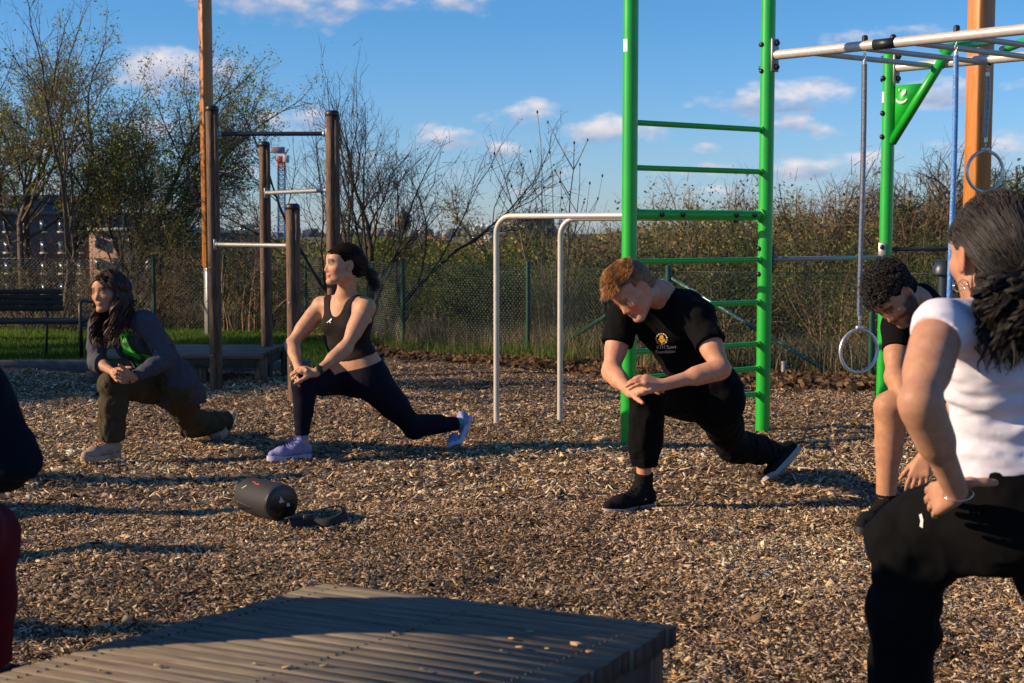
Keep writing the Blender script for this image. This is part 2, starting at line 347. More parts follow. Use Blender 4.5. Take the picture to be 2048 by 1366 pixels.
# ---- wood chips: one sheet of loose bark and chip pieces nobody could count
def chips():
    rng = np.random.default_rng(11); P = []
    def scatter(n, y0, y1, smin, smax, margin=.5):
        u = rng.random(n); y = np.sqrt(y0*y0 + u*(y1*y1-y0*y0)); x = (rng.random(n)*2-1)*(y*.37+margin)
        s = smin + (smax-smin)*rng.random(n)**2.4
        return np.stack([x, y, s], 1)
    P = np.concatenate([scatter(250000, 2.6, 6.4, .0035, .014), scatter(260000, 6.2, 14.8, .0055, .019), scatter(2200, 2.6, 10, .016, .032)])
    x, y, s = P.T
    edge = np.interp(x, [-30, -2.2, -1.9, 0.2, 1.3, 2.8, 12], [12.35, 12.4, 13.2, 13.2, 11.9, 11.55, 11.55])
    k = (y < edge + .15*rng.standard_normal(len(x))); x, y, s = x[k], y[k], s[k]; n = len(x)
    z = ground_z(x, y) + relief(x, y) + .004 + .012*rng.random(n)
    yaw = rng.random(n)*2*math.pi; pitch = rng.normal(0, .36, n); roll = rng.normal(0, .55, n)
    cz, szn = np.cos(yaw), np.sin(yaw); cp, sp = np.cos(pitch), np.sin(pitch); cr, sr = np.cos(roll), np.sin(roll)
    R = np.empty((n, 3, 3))
    R[:, 0, 0] = cz*cp; R[:, 1, 0] = szn*cp; R[:, 2, 0] = -sp
    R[:, 0, 1] = cz*sp*sr-szn*cr; R[:, 1, 1] = szn*sp*sr+cz*cr; R[:, 2, 1] = cp*sr
    R[:, 0, 2] = cz*sp*cr+szn*sr; R[:, 1, 2] = szn*sp*cr-cz*sr; R[:, 2, 2] = cp*cr
    spl = rng.random(n)
    L = s*np.where(spl < .45, 1.35, .95); Wd = s*np.where(spl < .45, .07+.13*rng.random(n), .22+.33*rng.random(n)); T = s*(.025+.05*rng.random(n))
    # irregular slab: 8 corners with jitter
    base = np.array([[x_, y_, z_] for z_ in (-1, 1) for x_, y_ in ((-1, -1), (1, -1), (1, 1), (-1, 1))], float)
    jit = 1 + .95*(rng.random((n, 8, 3))-.5); c = base[None]*jit*np.stack([L, Wd, T], 1)[:, None, :]
    c[:, :4, :2] = c[:, 4:, :2]*1.05
    c[:, :, 0] += (rng.random((n, 1))-.5)*c[:, :, 1]*1.2
    v = np.einsum('nij,nkj->nki', R, c) + np.stack([x, y, z], 1)[:, None, :]
    q = np.array([[4, 5, 6, 7], [0, 1, 5, 4], [1, 2, 6, 5], [2, 3, 7, 6], [3, 0, 4, 7]])
    f = (q[None] + (np.arange(n)*8)[:, None, None]).reshape(-1, 4)
    pal = np.array([(.72, .53, .34), (.57, .40, .245), (.36, .24, .135), (.13, .075, .036), (.78, .64, .46), (.38, .30, .22), (.05, .03, .018), (.50, .28, .11)])
    pr = np.array([.15, .20, .20, .17, .05, .08, .11, .04])
    ci = rng.choice(len(pal), n, p=pr); col = pal[ci]*(.75+.5*rng.random((n, 1)))
    big = np.clip(fbm(np.stack([x*.9, y*.9, x*0], -1), 2)*.35+1.0, .7, 1.3)[:, None]; col = col*big
    col = np.clip(col, 0, .75)
    mb = MB().add(v.reshape(-1, 3), f, col=np.repeat(col, 8, 0))
    m = mat('wood_chip', (.3, .2, .1), .85, attr=True, noise=(160, (.72, .68, .62), .4, .6), spec=.25)
    return tag(mb.build('wood_chips', m, colors=True), 'loose tan and brown wood chips covering the whole playground', 'wood chips', kind='stuff')
chips()
# ---------------------------------------------------------------- calisthenics posts (brown, eight sided)
def wood_post(px, py_base, py_top, width, label, Yd=None, plate=None, name='exercise_post'):
    if Yd is None: g = G(px, py_base); g.z = 0
    else: g = W(px, py_base, Yd); g.z = 0
    top = W(px, py_top, g.y).z
    t = thing(name, label, 'post', g, 'brown wooden exercise posts')
    h = width/2; c = h*.42; sec = [(h, -h+c), (h, -.008), (h-.010, 0), (h, .008), (h, h-c), (h-c, h), (.008, h), (0, h-.010), (-.008, h), (-h+c, h), (-h, h-c), (-h, .008), (-h+.010, 0), (-h, -.008), (-h, -h+c), (-h+c, -h), (-.008, -h), (0, -h+.010), (.008, -h), (h-c, -h)]
    sec = np.array(sec) @ rotz(math.radians(18))[:2, :2].T
    zs = [-.05]+[top*q for q in (.15, .35, .55, .8)]+[top-.045]; v = []; n = len(sec)
    for k, z in enumerate(zs):
        for q in sec: v.append((g.x+q[0], g.y+q[1], z))
    f = [(k*n+i, k*n+(i+1) % n, (k+1)*n+(i+1) % n, (k+1)*n+i) for k in range(len(zs)-1) for i in range(n)]
    f.append(tuple(range((len(zs)-1)*n, len(zs)*n)))
    MB().add(v, f).build('shaft', M['wood_brown'], t)
    cap = MB(); r = h*1.12
    cap.add(*tube_vf([(g.x, g.y, top-.05), (g.x, g.y, top-.016), (g.x, g.y, top-.003), (g.x, g.y, top)], [r, r, r*.8, r*.55], 8, phase=math.pi/8))
    cap.build('cap', M['cap_black'], t)
    for z in (.28, .30+top*.3): MB().add(*sphere_vf((g.x-h*.5, g.y-h*.95, z), .009, 8, 6)).build('bolt', M['galv'], t)
    return t, g, top
p1, g1, t1 = wood_post(433, 782, 211, .092, 'tall brown exercise post standing in front of the orange pole', )
p4, g4, t4 = wood_post(669, 700, 221, .098, 'tall brown exercise post behind the woman in the tank top', Yd=11.0)
p2, g2, t2 = wood_post(535, 757, 283, .088, 'middle height brown exercise post in front of the crane')
p3, g3, t3 = wood_post(589, 700, 407, .094, 'shortest brown exercise post, its top below the crane cab', Yd=10.2)
def bar(a, b, r, label, mat_='steel', name='pull_up_bar'):
    a = np.array(a); b = np.array(b); d = nrm(b-a)
    t = thing(name, label, 'bar', Vector((a+b)/2), 'pull up bars between the brown posts')
    cyl(MB(), a + d*.03, b - d*.03, r, 14).build('tube', M[mat_], t, smooth=True, sharp=40)
    for e, s in ((a, 1), (b, -1)):
        q = MB(); q.add(*box_vf(e + d*s*.042, (.055, .012, .085), R=np.stack([nrm(np.cross(d, V(0, 0, 1))), d, V(0, 0, 1)], 1), bev=.003))
        q.add(*tube_vf([e+d*s*.045, e+d*s*.075], [r*1.35, r*1.3], 12)); q.build('bracket', M['galv'], t)
def onpost(g, px, py): z = W(px, py, g.y).z; return (g.x, g.y, z)
def bz(g, z): return (g.x, g.y, z)
zA = W(433, 268, g1.y).z; bar(bz(g1, zA), bz(g4, zA), .017, 'highest dark steel pull up bar spanning the two tall posts', 'dark_steel')
zB = W(669, 380, g4.y).z; bar(bz(g2, zB), bz(g4, zB), .017, 'middle steel bar between the crane side post and the tall post', 'galv')
zC = W(433, 489, g1.y).z; bar(bz(g1, zC), bz(g3, zC), .017, 'lowest steel bar running from the tall left post to the shortest post', 'galv')
# ---------------------------------------------------------------- orange sail poles
def orange_pole(px, pyb, w, label, yaw, foot_z=0, Yd=None, top=5.5, zb=0.0):
    g = G(px, pyb, zb) if Yd is None else W(px, pyb, Yd); g.z = zb
    t = thing('sail_pole', label, 'pole', g, 'orange glued timber poles')
    R = rotz(yaw)
    MB().add(*box_vf((g.x, g.y, (top+foot_z)/2), (w, w, top-foot_z), R, bev=.012)).build('timber', M['wood_orange'], t)
    if foot_z > .1:
        q = MB(); q.add(*box_vf((g.x, g.y, foot_z/2), (w*.8, w*.8, foot_z), R, bev=.004)); q.build('steel_foot', M['galv'], t)
    return g
orange_pole(421, 678, .125, 'orange timber pole with a grey steel foot standing on the grass', math.radians(32), foot_z=.82)
orange_pole(1948, 600, .178, 'broad orange timber pole behind the hanging rings', math.radians(20), Yd=13.0, top=6)
# ---------------------------------------------------------------- parallel bars joined to the ladder
def V3(g, z=None): return V(g.x, g.y, g.z if z is None else z)
LL = G(1256, 893); LR = G(1525, 862)
def arch(foot, att, z, label):
    a = V(foot.x, foot.y, -.05); d = nrm(V(att[0]-foot.x, att[1]-foot.y, 0)); R = .115
    pts = [a, V(foot.x, foot.y, z-R)]
    for k in range(1, 9):
        t = math.pi/2*k/8; pts.append(V(foot.x, foot.y, z-R) + d*R*(1-math.cos(t)) + V(0, 0, 1)*R*math.sin(t))
    pts.append(V(att[0], att[1], z))
    t = thing('parallel_bar', label, 'bar', foot, 'grey parallel bars')
    MB().add(*tube_vf(pts, .0185, 16)).build('tube', M['paint_grey'], t, smooth=True, sharp=50)
    e = V(att[0], att[1], z); MB().add(*tube_vf([e-d*.012, e+d*.004], [.034, .034], 14)).build('flange', M['cap_black'], t)
zR = [W(1525, y, LR.y).z for y in (260, 344, 431, 519, 604, 687, 736, 787)]
def lad(f): return (LL.x+(LR.x-LL.x)*f, LL.y+(LR.y-LL.y)*f)
bk = nrm(V(-(LR.y-LL.y), (LR.x-LL.x), 0)) * .03
a1 = lad(.22); a2 = lad(.80)
arch(G(993, 850), (a1[0]+bk[0], a1[1]+bk[1]), W(1100, 432, 8.9).z, 'grey bent parallel bar with its foot nearest the woman in the tank top')
arch(G(1120, 843), (a2[0]+bk[0], a2[1]+bk[1]), W(1200, 436, 9.0).z, 'grey bent parallel bar standing second, closer to the blond man')
# ---------------------------------------------------------------- green climbing frame: ladder, monkey bars
frame = thing('climbing_frame', 'bright green steel climbing frame with a ladder and overhead grey monkey bars', 'climbing frame', (LR.x, LR.y, 0))
PR = .0445
def bolts(pts, name='bolt_cap', r=.016):
    for p in pts: MB().add(*sphere_vf(p, r, 10, 6)).build(name, M['cap_black'], frame, smooth=True)
def gpost(x, y, top=3.4, r=PR):
    m_ = MB(); m_.add(*tube_vf([(x, y, -.05), (x, y, top)], r, 28)); m_.add(*sphere_vf((x, y, top), (r, r, r*.5), 20, 6, zmin=0))
    return m_.build('post', M['green'], frame, smooth=True, sharp=50)
gpost(LL.x, LL.y); gpost(LR.x, LR.y)
du = nrm(V(LR.x-LL.x, LR.y-LL.y, 0))
for i, z in enumerate(zR):
    r = .0165 if i != 2 else .031
    m_ = cyl(MB(), V(LL.x, LL.y, z)+du*.03, V(LR.x, LR.y, z)-du*.03, r, 14)
    m_.add(*tube_vf([V(LR.x, LR.y, z)-du*.058, V(LR.x, LR.y, z)-du*.038], [r*1.35, r*1.35], 14))
    m_.build('rung', M['green'], frame, smooth=True, sharp=40)
fr = nrm(V(du[1], -du[0], 0))
for f_ in (.20, .35, .745, .885):
    bolts([V(lad(f_)[0], lad(f_)[1], zR[2]) + fr*.034])
PB = W(1765, 800, 9.5); PB.z = 0; gpost(PB.x, PB.y, W(1765, 112, 9.5).z, .0425)
dr = nrm(V(.70, -.71, 0)); ZT = W(1540, 112, LR.y).z
def on1(t, z=None): return V(LR.x, LR.y, ZT if z is None else z) + dr*t
def on2(t, z=None): return V(PB.x, PB.y, ZT if z is None else z) + dr*t
RL = 2.7
rail = MB(); cyl(rail, on1(.06), on1(RL), .0295, 24); rail.build('rail', M['paint_grey'], frame, smooth=True, sharp=40)
rail = MB(); cyl(rail, on2(.06), on2(RL), .0295, 24); rail.build('rail', M['paint_grey'], frame, smooth=True, sharp=40)
for k in range(7):
    t = .33 + k*.33; m_ = cyl(MB(), on1(t, ZT-.012), on2(t*.99, ZT-.012), .0165, 14); m_.build('monkey_rung', M['paint_grey'], frame, smooth=True, sharp=40)
    bolts([on2(t*.99+.05, ZT-.02)], r=.018)
MB().add(*tube_vf([on1(.74), on1(.88)], .0305, 20)).build('rubber_sleeve', M['cap_black'], frame, smooth=True)
bolts([on1(.86, ZT+.03)], r=.02)
def flange(P, d, z, dz=.20, both=True, m='galv', w=.07):
    R = np.stack([nrm(np.cross(d, V(0, 0, 1))), d, V(0, 0, 1)], 1)
    MB().add(*box_vf(P + V(0, 0, z) + d*.052, (w, .014, dz), R, bev=.004)).build('flange', M[m], frame)
    bolts([P + V(0, 0, z+s*dz*.36) + d*.068 for s in (-1, 1)], r=.018)
    if both: bolts([P + V(0, 0, z+s*dz*.36) - d*.05 for s in (-1, 1)], r=.016)
flange(V(LR.x, LR.y, 0), dr, ZT); flange(V(PB.x, PB.y, 0), dr, ZT)
# gusset with the cut-out mark, brace and upper cross tube
def gusset():
    o = V(PB.x, PB.y, 0) + dr*.035; zt = W(1783, 172, PB.y).z; zb = W(1783, 280, PB.y).z; w = .21; th = V(dr[1], -dr[0], 0)*.004
    poly = [o+V(0, 0, zt), o+dr*w+V(0, 0, zt), o+dr*(w*.75)+V(0, 0, zt-.09), o+V(0, 0, zb)]
    v = [p+th for p in poly]+[p-th for p in poly]; f = [(0, 1, 2, 3), (7, 6, 5, 4)]+[(i, i+4, (i+1) % 4+4, (i+1) % 4) for i in range(4)]
    g = MB().add(v, f).build('gusset', M['green'], frame)
    side = nrm(V(dr[1], -dr[0], 0)); side = side if side[1] < 0 else -side
    lg = MB(); c = o + dr*.065 + V(0, 0, zt-.085) + side*.0065
    def blob(pts, r): lg.add(*tube_vf(pts, r, 8))
    blob([c + dr*(.040*math.cos(a)) + V(0, 0, .032*math.sin(a)) for a in np.linspace(math.pi*1.05, math.pi*1.95, 9)], [.003, .007, .009, .010, .010, .010, .009, .007, .003])
    blob([c + dr*(.002+.026*math.cos(a)) + V(0, 0, .045+.028*math.sin(a)) for a in np.linspace(-1.9, .4, 7)], [.003, .006, .008, .009, .008, .006, .003])
    lg.add(*sphere_vf(c + dr*-.018 + V(0, 0, .052), (.009, .009, .009), 10, 8))
    lg.build('emblem', M['white'], frame)
    a = V(PB.x, PB.y, W(1783, 285, PB.y).z)+dr*.03; return a
ga = gusset()
br = W(1900, 95, 9.15); cyl(MB(), ga, V(*br), .031, 18).build('brace', M['green'], frame, smooth=True)
tA = W(1885, 97, 9.2); tB = W(1985, 82, 9.9); tC = W(2110, 60, 9.0)
MB().add(*tube_vf([tA, tB], .028, 16)).build('cross_tube', M['green'], frame, smooth=True)
MB().add(*tube_vf([W(2005, 100, 9.9), tC], .028, 16)).build('cross_tube', M['green'], frame, smooth=True)
PC = W(2058, 830, 8.6); gpost(PC.x, PC.y, W(2058, 108, 8.6).z, .04); bolts([V(PC.x-.045, PC.y-.01, W(2048, y, PC.y).z) for y in (202, 257, 120)])
# low side bars
zlow = W(1640, 518, 9.0).z
cyl(MB(), V(LR.x, LR.y, zlow)+nrm(V(PB.x-LR.x, PB.y-LR.y, 0))*.05, V(PB.x, PB.y, zlow), .0155, 14).build('side_bar', M['galv'], frame, smooth=True)
dd = nrm(V(PB.x-LR.x, PB.y-LR.y, 0))
MB().add(*box_vf(V(LR.x, LR.y, zlow+.0)+dd*.05, (.012, .05, .17), frame_from(V(0, 0, 1)) if 0 else np.stack([dd, nrm(np.cross(V(0, 0, 1), dd)), V(0, 0, 1)], 1), bev=.003)).build('side_plate', M['cap_black'], frame)
MB().add(*box_vf((PB.x-.035, PB.y-.045, W(1752, 503, PB.y).z), (.05, .012, .12), rotz(-.5), bev=.003)).build('side_plate', M['galv'], frame)
bolts([(PB.x-.04, PB.y-.058, W(1752, 494, PB.y).z)])
zr = W(1800, 497, 9.9).z
cyl(MB(), V(PB.x, PB.y, zr), V(*W(2100, 497, 10.1)), .013, 12).build('side_bar', M['dark_steel'], frame, smooth=True)
bolts([V(LR.x-.04, LR.y-.02, W(1515, y, LR.y).z) for y in (90, 143, 497, 548)], r=.016)
bolts([V(PB.x-.043, PB.y-.015, W(1755, y, PB.y).z) for y in (157, 227, 274)], r=.018)
# stickers on the left ladder post
st = MB(); zz = W(1255, 92, LL.y).z
aa = np.linspace(-2.45, -1.9, 6); rr = PR+.0012
def stick(cx, cy, r_, z0, z1, a0, a1, name):
    q = MB(); A = np.linspace(a0, a1, 7); v = [(cx+r_*math.cos(a), cy+r_*math.sin(a), z) for z in (z0, z1) for a in A]
    q.add(v, [(i, i+1, i+8, i+7) for i in range(6)]); return q.build(name, M['white'], frame)
stick(LL.x, LL.y, PR+.0012, zz-.035, zz+.035, -2.75, -2.05, 'sticker')
stick(PB.x, PB.y, .0437, W(1757, 195, PB.y).z-.035, W(1757, 195, PB.y).z+.035, -3.3, -2.6, 'sticker')
# ---------------------------------------------------------------- hanging rings
def ring_set(top, pyring, rout, label, rope, yaw, ring=True, rope_bottom=None, cap=True):
    t = thing('hanging_ring', label, 'gym ring', Vector(top), 'rings hanging from the monkey bars')
    top = np.array(top); zc = pyring; rr = .0105
    rb = zc + rout + .075 if ring else rope_bottom
    c = MB()
    for i in range(3):
        z = top[2]-.035-i*.024; R = frame_from(V(1, 0, 0) if i % 2 else V(0, 1, 0)) 
        a = np.linspace(0, 2*math.pi, 13)[:-1]; pts = (np.stack([.007*np.cos(a), .015*np.sin(a), 0*a], 1)) 
        P = np.stack([pts[:, 0]*(i % 2), pts[:, 0]*(1-i % 2), pts[:, 1]], 1)
        c.add(*tube_vf(P + V(top[0], top[1], z), .0028, 6, closed=True))
    c.build('chain', M['steel'], t, smooth=True)
    n = 14; zs = np.linspace(top[2]-.105, rb, n); sw = .004*np.sin(np.linspace(0, 5, n))
    MB().add(*tube_vf(np.stack([top[0]+sw, top[1]+0*sw, zs], 1), .0155, 14)).build('rope_sleeve', M[rope], t, smooth=True, sharp=50)
    f_ = MB(); cyl(f_, (top[0], top[1], top[2]-.11), (top[0], top[1], top[2]-.08), .012, 12); cyl(f_, (top[0], top[1], rb), (top[0], top[1], rb-.03), .011, 12); f_.build('ferrule', M['steel'], t, smooth=True, sharp=40)
    if cap:
        k = MB(); cyl(k, (top[0], top[1], top[2]+.02), (top[0], top[1], top[2]+.05), .018, 12); k.add(*sphere_vf((top[0], top[1], top[2]+.05), (.018, .018, .012), 12, 5, zmin=0)); k.build('bolt_cap', M['cap_black'], t, smooth=True, sharp=50)
    if ring:
        R = rotz(yaw); a = np.linspace(0, 2*math.pi, 49)[:-1]; q = rout-rr
        pts = np.stack([q*np.cos(a), 0*a, q*np.sin(a)], 1) @ R.T + V(top[0], top[1], zc)
        MB().add(*tube_vf(pts, rr, 12, closed=True)).build('ring', M['steel'], t, smooth=True)
        s_ = MB(); s_.add(*tube_vf([(top[0], top[1], rb-.03), (top[0], top[1], zc+rout+.012)], .006, 8)); s_.add(*box_vf((top[0], top[1], zc+rout), (.05, .03, .028), R, bev=.006)); s_.build('swivel', M['steel'], t)
tt = .70; P = on1(tt); P = V(P[0], P[1], ZT-.02)
def t_at(px, base):   # parameter along a rail where it is seen at pixel column px
    k = (px-1024)/F/math.cos(PIT); return (k*base.y-base.x)/(dr[0]-k*dr[1])
ta = t_at(1718, LR); tb = t_at(1898, LR); tc_ = t_at(1961, PB)
Pa = on1(ta); Pb = on1(tb); Pc = on2(tc_)
ring_set(Pa, W(1716, 702, Pa[1]).z, .137, 'steel ring on a grey rope, left of the curly haired man', 'rope_grey', .35)
ring_set(Pb, W(1890, 720, Pb[1]).z, .137, 'hanging ring set with a blue speckled rope', 'rope_blue', .2)
ring_set(Pc, W(1961, 343, Pc[1]).z, .137, 'steel ring hanging in front of the orange pole, above the dark haired woman', 'rope_grey', .25, cap=False)
# ---------------------------------------------------------------- timber platforms
def platform(corners, z, planks, along, label, legs, th=.045, skirt=.11, gmat='wood_grey'):
    A, B, C, D = [np.array(c, float) for c in corners]     # A->B is the long way of the planks, A->D across
    t = thing('timber_platform', label, 'platform', Vector((*((A+C)/2)[:2], 0)), 'low timber platforms')
    rng = random.Random(len(label))
    deck = MB()
    for i in range(planks):
        f0 = i/planks; f1 = (i+1)/planks - .085/planks
        j0 = rng.uniform(-.005, .005); j1 = rng.uniform(-.005, .005); dz = rng.uniform(-.002, .002)
        u = nrm(B-A)
        p = [A+(D-A)*f0-u*j0, B+(C-B)*f0+u*j1, B+(C-B)*f1+u*j1, A+(D-A)*f1-u*j0]; w = nrm(p[3]-p[0])*.0025
        v = [];
        for q, s in zip(p, (1, 1, -1, -1)): v.append(V(q[0]+w[0]*s, q[1]+w[1]*s, z+dz))
        for q, s in zip(p, (1, 1, -1, -1)): v.append(V(q[0], q[1], z+dz-.003))
        for q, s in zip(p, (1, 1, -1, -1)): v.append(V(q[0], q[1], z+dz-th))
        f = [(0, 1, 2, 3)] + [(k+4, (k+1) % 4+4, (k+1) % 4, k) for k in range(4)] + [(k+8, (k+1) % 4+8, (k+1) % 4+4, k+4) for k in range(4)] + [(11, 10, 9, 8)]
        deck.add(v, f, mi=np.array([0, 0, 2, 0, 2, 0, 2, 0, 2, 0]) if len(f) == 10 else 0)
    # rotate texture so that the grain runs along the planks: done with object rotation of the coordinates
    sk = MB(); ins = .03; cen = (A+B+C+D)/4
    cs = [c + nrm(cen-c)*ins*1.6 for c in (A, B, C, D)]
    for i in range(4):
        a, b = cs[i], cs[(i+1) % 4]; d = nrm(b-a); n_ = V(-d[1], d[0], 0)*.02
        m_ = (a+b)/2; R = np.stack([d, nrm(np.cross(V(0, 0, 1), d)), V(0, 0, 1)], 1)
        MB().add(*box_vf(V(m_[0], m_[1], z-th-skirt/2-.003), (np.linalg.norm(b-a)-.045, .035, skirt), R, bev=.003)).build('skirt_board', M['wood_end_shade'], t)
    for lx, ly in legs:
        p = A+(B-A)*lx+(D-A)*ly
        MB().add(*box_vf(V(p[0], p[1], (z-th)/2-.02), (.09, .09, z-th-.004+.04), rotz(math.atan2(*(B-A)[[1, 0]])), bev=.006)).build('leg', M['wood_brown'], t)
    # fixing screws are dark dots in rows
    for i in range(planks):
        for fx in (.06, .5, .94):
            for ff in (.28, .72):
                p = A+(D-A)*((i+ff)/planks)+(B-A)*fx; deck.add(*tube_vf([(p[0], p[1], z-.004), (p[0], p[1], z+.0022)], .0035, 6), mi=1)
    deck.build('deck', [M[gmat], M['cap_black'], M['wood_end_shade']], t)
    return t
ZP = .37
A = G(650, 1166, ZP); B = G(1352, 1250, ZP); Dl = G(0, 1346, ZP); Cc = G(1140, 1368, ZP)
A, B, Dl, Cc = [V(q.x, q.y, 0) for q in (A, B, Dl, Cc)]
dA = (Dl-A); dB = (Cc-B)
D2 = A + nrm(dA)*1.25; C2 = B + nrm(dB)*1.25
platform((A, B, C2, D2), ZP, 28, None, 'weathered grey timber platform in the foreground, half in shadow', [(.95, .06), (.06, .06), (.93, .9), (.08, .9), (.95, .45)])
ZQ = .27
q = [G(190, 693, ZQ), G(524, 692, ZQ), G(528, 703, ZQ), G(178, 700, ZQ)]
q = [V(a.x, a.y, 0) for a in q]
A3 = V(*G(182, 706, ZQ)); B3 = V(*G(527, 706, ZQ)); A3[2] = B3[2] = 0
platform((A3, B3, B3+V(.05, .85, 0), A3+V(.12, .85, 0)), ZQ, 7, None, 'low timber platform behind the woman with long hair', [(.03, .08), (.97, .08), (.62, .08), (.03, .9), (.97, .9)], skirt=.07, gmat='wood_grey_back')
# chips lying on the foreground deck
rng = random.Random(5); k = 0
ORD = 'first second third fourth fifth sixth seventh eighth ninth tenth eleventh twelfth thirteenth fourteenth fifteenth last'.split(); CHX = [1155, 1040, 1025, 318, 575, 648, 1003, 815, 848, 1180, 1095, 510, 200, 790, 1060, 955]
for (px, py, s) in ((1155, 1287, 1.5), (1040, 1293, .9), (1025, 1276, .8), (318, 1331, .8), (575, 1333, .8), (648, 1330, .7), (1003, 1300, .5), (815, 1292, .6), (848, 1338, .6), (1180, 1303, .9), (1095, 1296, .6), (510, 1326, .6), (200, 1340, .6), (790, 1265, .5), (1060, 1262, .6), (955, 1345, .5)):
    p = G(px, py, ZP+.006); v, f = box_vf((0, 0, 0), (.024*s, .011*s, .0035*s), rotz(rng.uniform(0, 3)) @ np.array([[1, 0, .2], [0, 1, 0], [-.2, 0, 1]]), bev=.0003)
    v = v*(1+.2*np.sin(v*900+k)); k += 1
    o = MB().add(v+V(p.x, p.y, p.z), f).build('wood_chip', mat('chip_%d' % k, (.42*rng.uniform(.6, 1.1), .26, .14), .85)); tag(o, 'stray wood chip on the foreground platform, %s from the left' % ORD[sorted(CHX).index(px)], 'wood chip', 'stray chips on the foreground platform')
# ---------------------------------------------------------------- bench on the lawn
def bench():
    Yb = 13.4; z0 = 0; t = thing('park_bench', 'dark slatted park bench with armrests on the lawn', 'bench', W(60, 700, Yb))
    t.location.z = 0
    def zz(y): return W(60, y, Yb).z
    xL = W(-230, 600, Yb).x; xR = W(168, 600, Yb).x; m_ = M['bench_wood']
    for i in range(4):
        y_ = Yb+.30+.012*i; z_ = zz(590)+.035+(3-i)*.054-.24
        MB().add(*box_vf(((xL+xR)/2-.15, y_, z_+.06), (xR-xL-.3, .03, .05), bev=.006)).build('back_slat', m_, t)
    for i in range(4):
        MB().add(*box_vf(((xL+xR)/2, Yb-.14+i*.105, zz(642)+.0), (xR-xL, .09, .035), bev=.006)).build('seat_slat', m_, t)
    fr_ = M['cap_black']
    for x_ in (xL+.03, xR+.03):
        zs = zz(642); f_ = MB()
        f_.add(*tube_vf([(x_, Yb-.22, 0), (x_, Yb-.22, zs+.16), (x_, Yb-.19, zs+.19), (x_, Yb-.12, zs+.2), (x_, Yb+.25, zs+.17)], .018, 8))
        f_.add(*tube_vf([(x_, Yb+.2, 0), (x_, Yb+.24, zs), (x_, Yb+.36, zz(590)+.0)], .016, 8))
        f_.add(*tube_vf([(x_, Yb-.22, zs-.03), (x_, Yb+.24, zs-.03)], .014, 8)); f_.build('side_frame', fr_, t)
    MB().add(*tube_vf([(xR-.45, Yb+.24, 0), (xR-.45, Yb+.34, zz(590)-.02)], .012, 8)).build('back_stay', fr_, t)
M['bench_wood'] = mat('bench_wood', (.060, .036, .026), .6, noise=(10, (.03, .018, .014), .4, .6, (.6, 8, 8)))
bench()
# kerb and lawn
kz = MB(); kz.add(*box_vf((-6.2, 12.62, .03), (8.8, .12, .13), bev=.012)); tag(kz.build('kerb', mat('kerb_stone', (.15, .145, .14), .9, noise=(9, (.09, .088, .085), .35, .65), bump=(60, .4, .004))), kind='structure')
def grass_blades(name, pts, h0, h1, w, palette, label, cat, lean=.35, seed=1):
    rng = np.random.default_rng(seed); n = len(pts); h = h0+(h1-h0)*rng.random(n); a = rng.random(n)*6.283; le = lean*rng.random(n)*h
    ca, sa = np.cos(a), np.sin(a); w = w*(.6+.8*rng.random(n)); px, py, pz = pts.T
    d = rng.random(n)*6.283; ux, uy = np.cos(d)*w, np.sin(d)*w
    v = np.empty((n, 5, 3)); v[:, 0] = np.stack([px-ux, py-uy, pz], 1); v[:, 1] = np.stack([px+ux, py+uy, pz], 1)
    m1 = np.stack([px+ca*le*.35, py+sa*le*.35, pz+h*.6], 1); off = np.stack([ux, uy, 0*ux], 1)*.7
    v[:, 2] = m1+off; v[:, 3] = m1-off; v[:, 4] = np.stack([px+ca*le, py+sa*le, pz+h], 1)
    b = (np.arange(n)*5)[:, None]; q = (b+np.array([0, 1, 2, 3])).reshape(-1, 4); t3 = (b+np.array([3, 2, 4])).reshape(-1, 3)
    pal = np.array(palette); col = pal[rng.integers(0, len(pal), n)]*(.7+.6*rng.random((n, 1)))
    m_ = MB(); m_.add(v.reshape(-1, 3), q, col=np.repeat(col, 5, 0)); m_.l.append(t3.ravel()); m_.t.append(np.full(len(t3), 3)); m_.m.append(np.zeros(len(t3), int))
    o = m_.build(name, M['leafattr'], colors=True); return tag(o, label, cat, kind='stuff')
M['leafattr'] = mat('leaf', (.1, .2, .05), .6, attr=True, trans=.5, spec=.2)
M['leafopaque'] = mat('leaf_small', (.1, .2, .05), .65, attr=True, trans=.2, spec=.2)
rg = np.random.default_rng(2)
n = 90000; x = -7.5+rg.random(n)*5.9; y = 12.72+rg.random(n)*4.3; k = ~((x > -2.1) & (y > 15.6)); x, y = x[k], y[k]
lawnp = np.stack([x, y, ground_z(x, y)-.005], 1)
lw = MB(); lx = np.linspace(-14, -1.3, 60); ly = np.linspace(12.69, 17.0, 24); LX, LY = np.meshgrid(lx, ly)
i0 = (np.arange(23)[:, None]*60+np.arange(59)).ravel(); lw.add(np.stack([LX, LY, ground_z(LX, LY)+.022], -1).reshape(-1, 3), np.stack([i0, i0+1, i0+61, i0+60], -1))
M['lawn'] = mat('lawn_soil', (.045, .085, .016), .95, noise=(5, (.08, .10, .03), .4, .7), bump=(50, .6, .02))
tag(lw.build('lawn', M['lawn']), kind='structure')
grass_blades('lawn_grass', lawnp, .04, .10, .006, [(.08, .17, .02), (.11, .20, .025), (.06, .12, .015), (.15, .19, .04)], 'short bright green grass of the lawn around the bench', 'grass', seed=4)
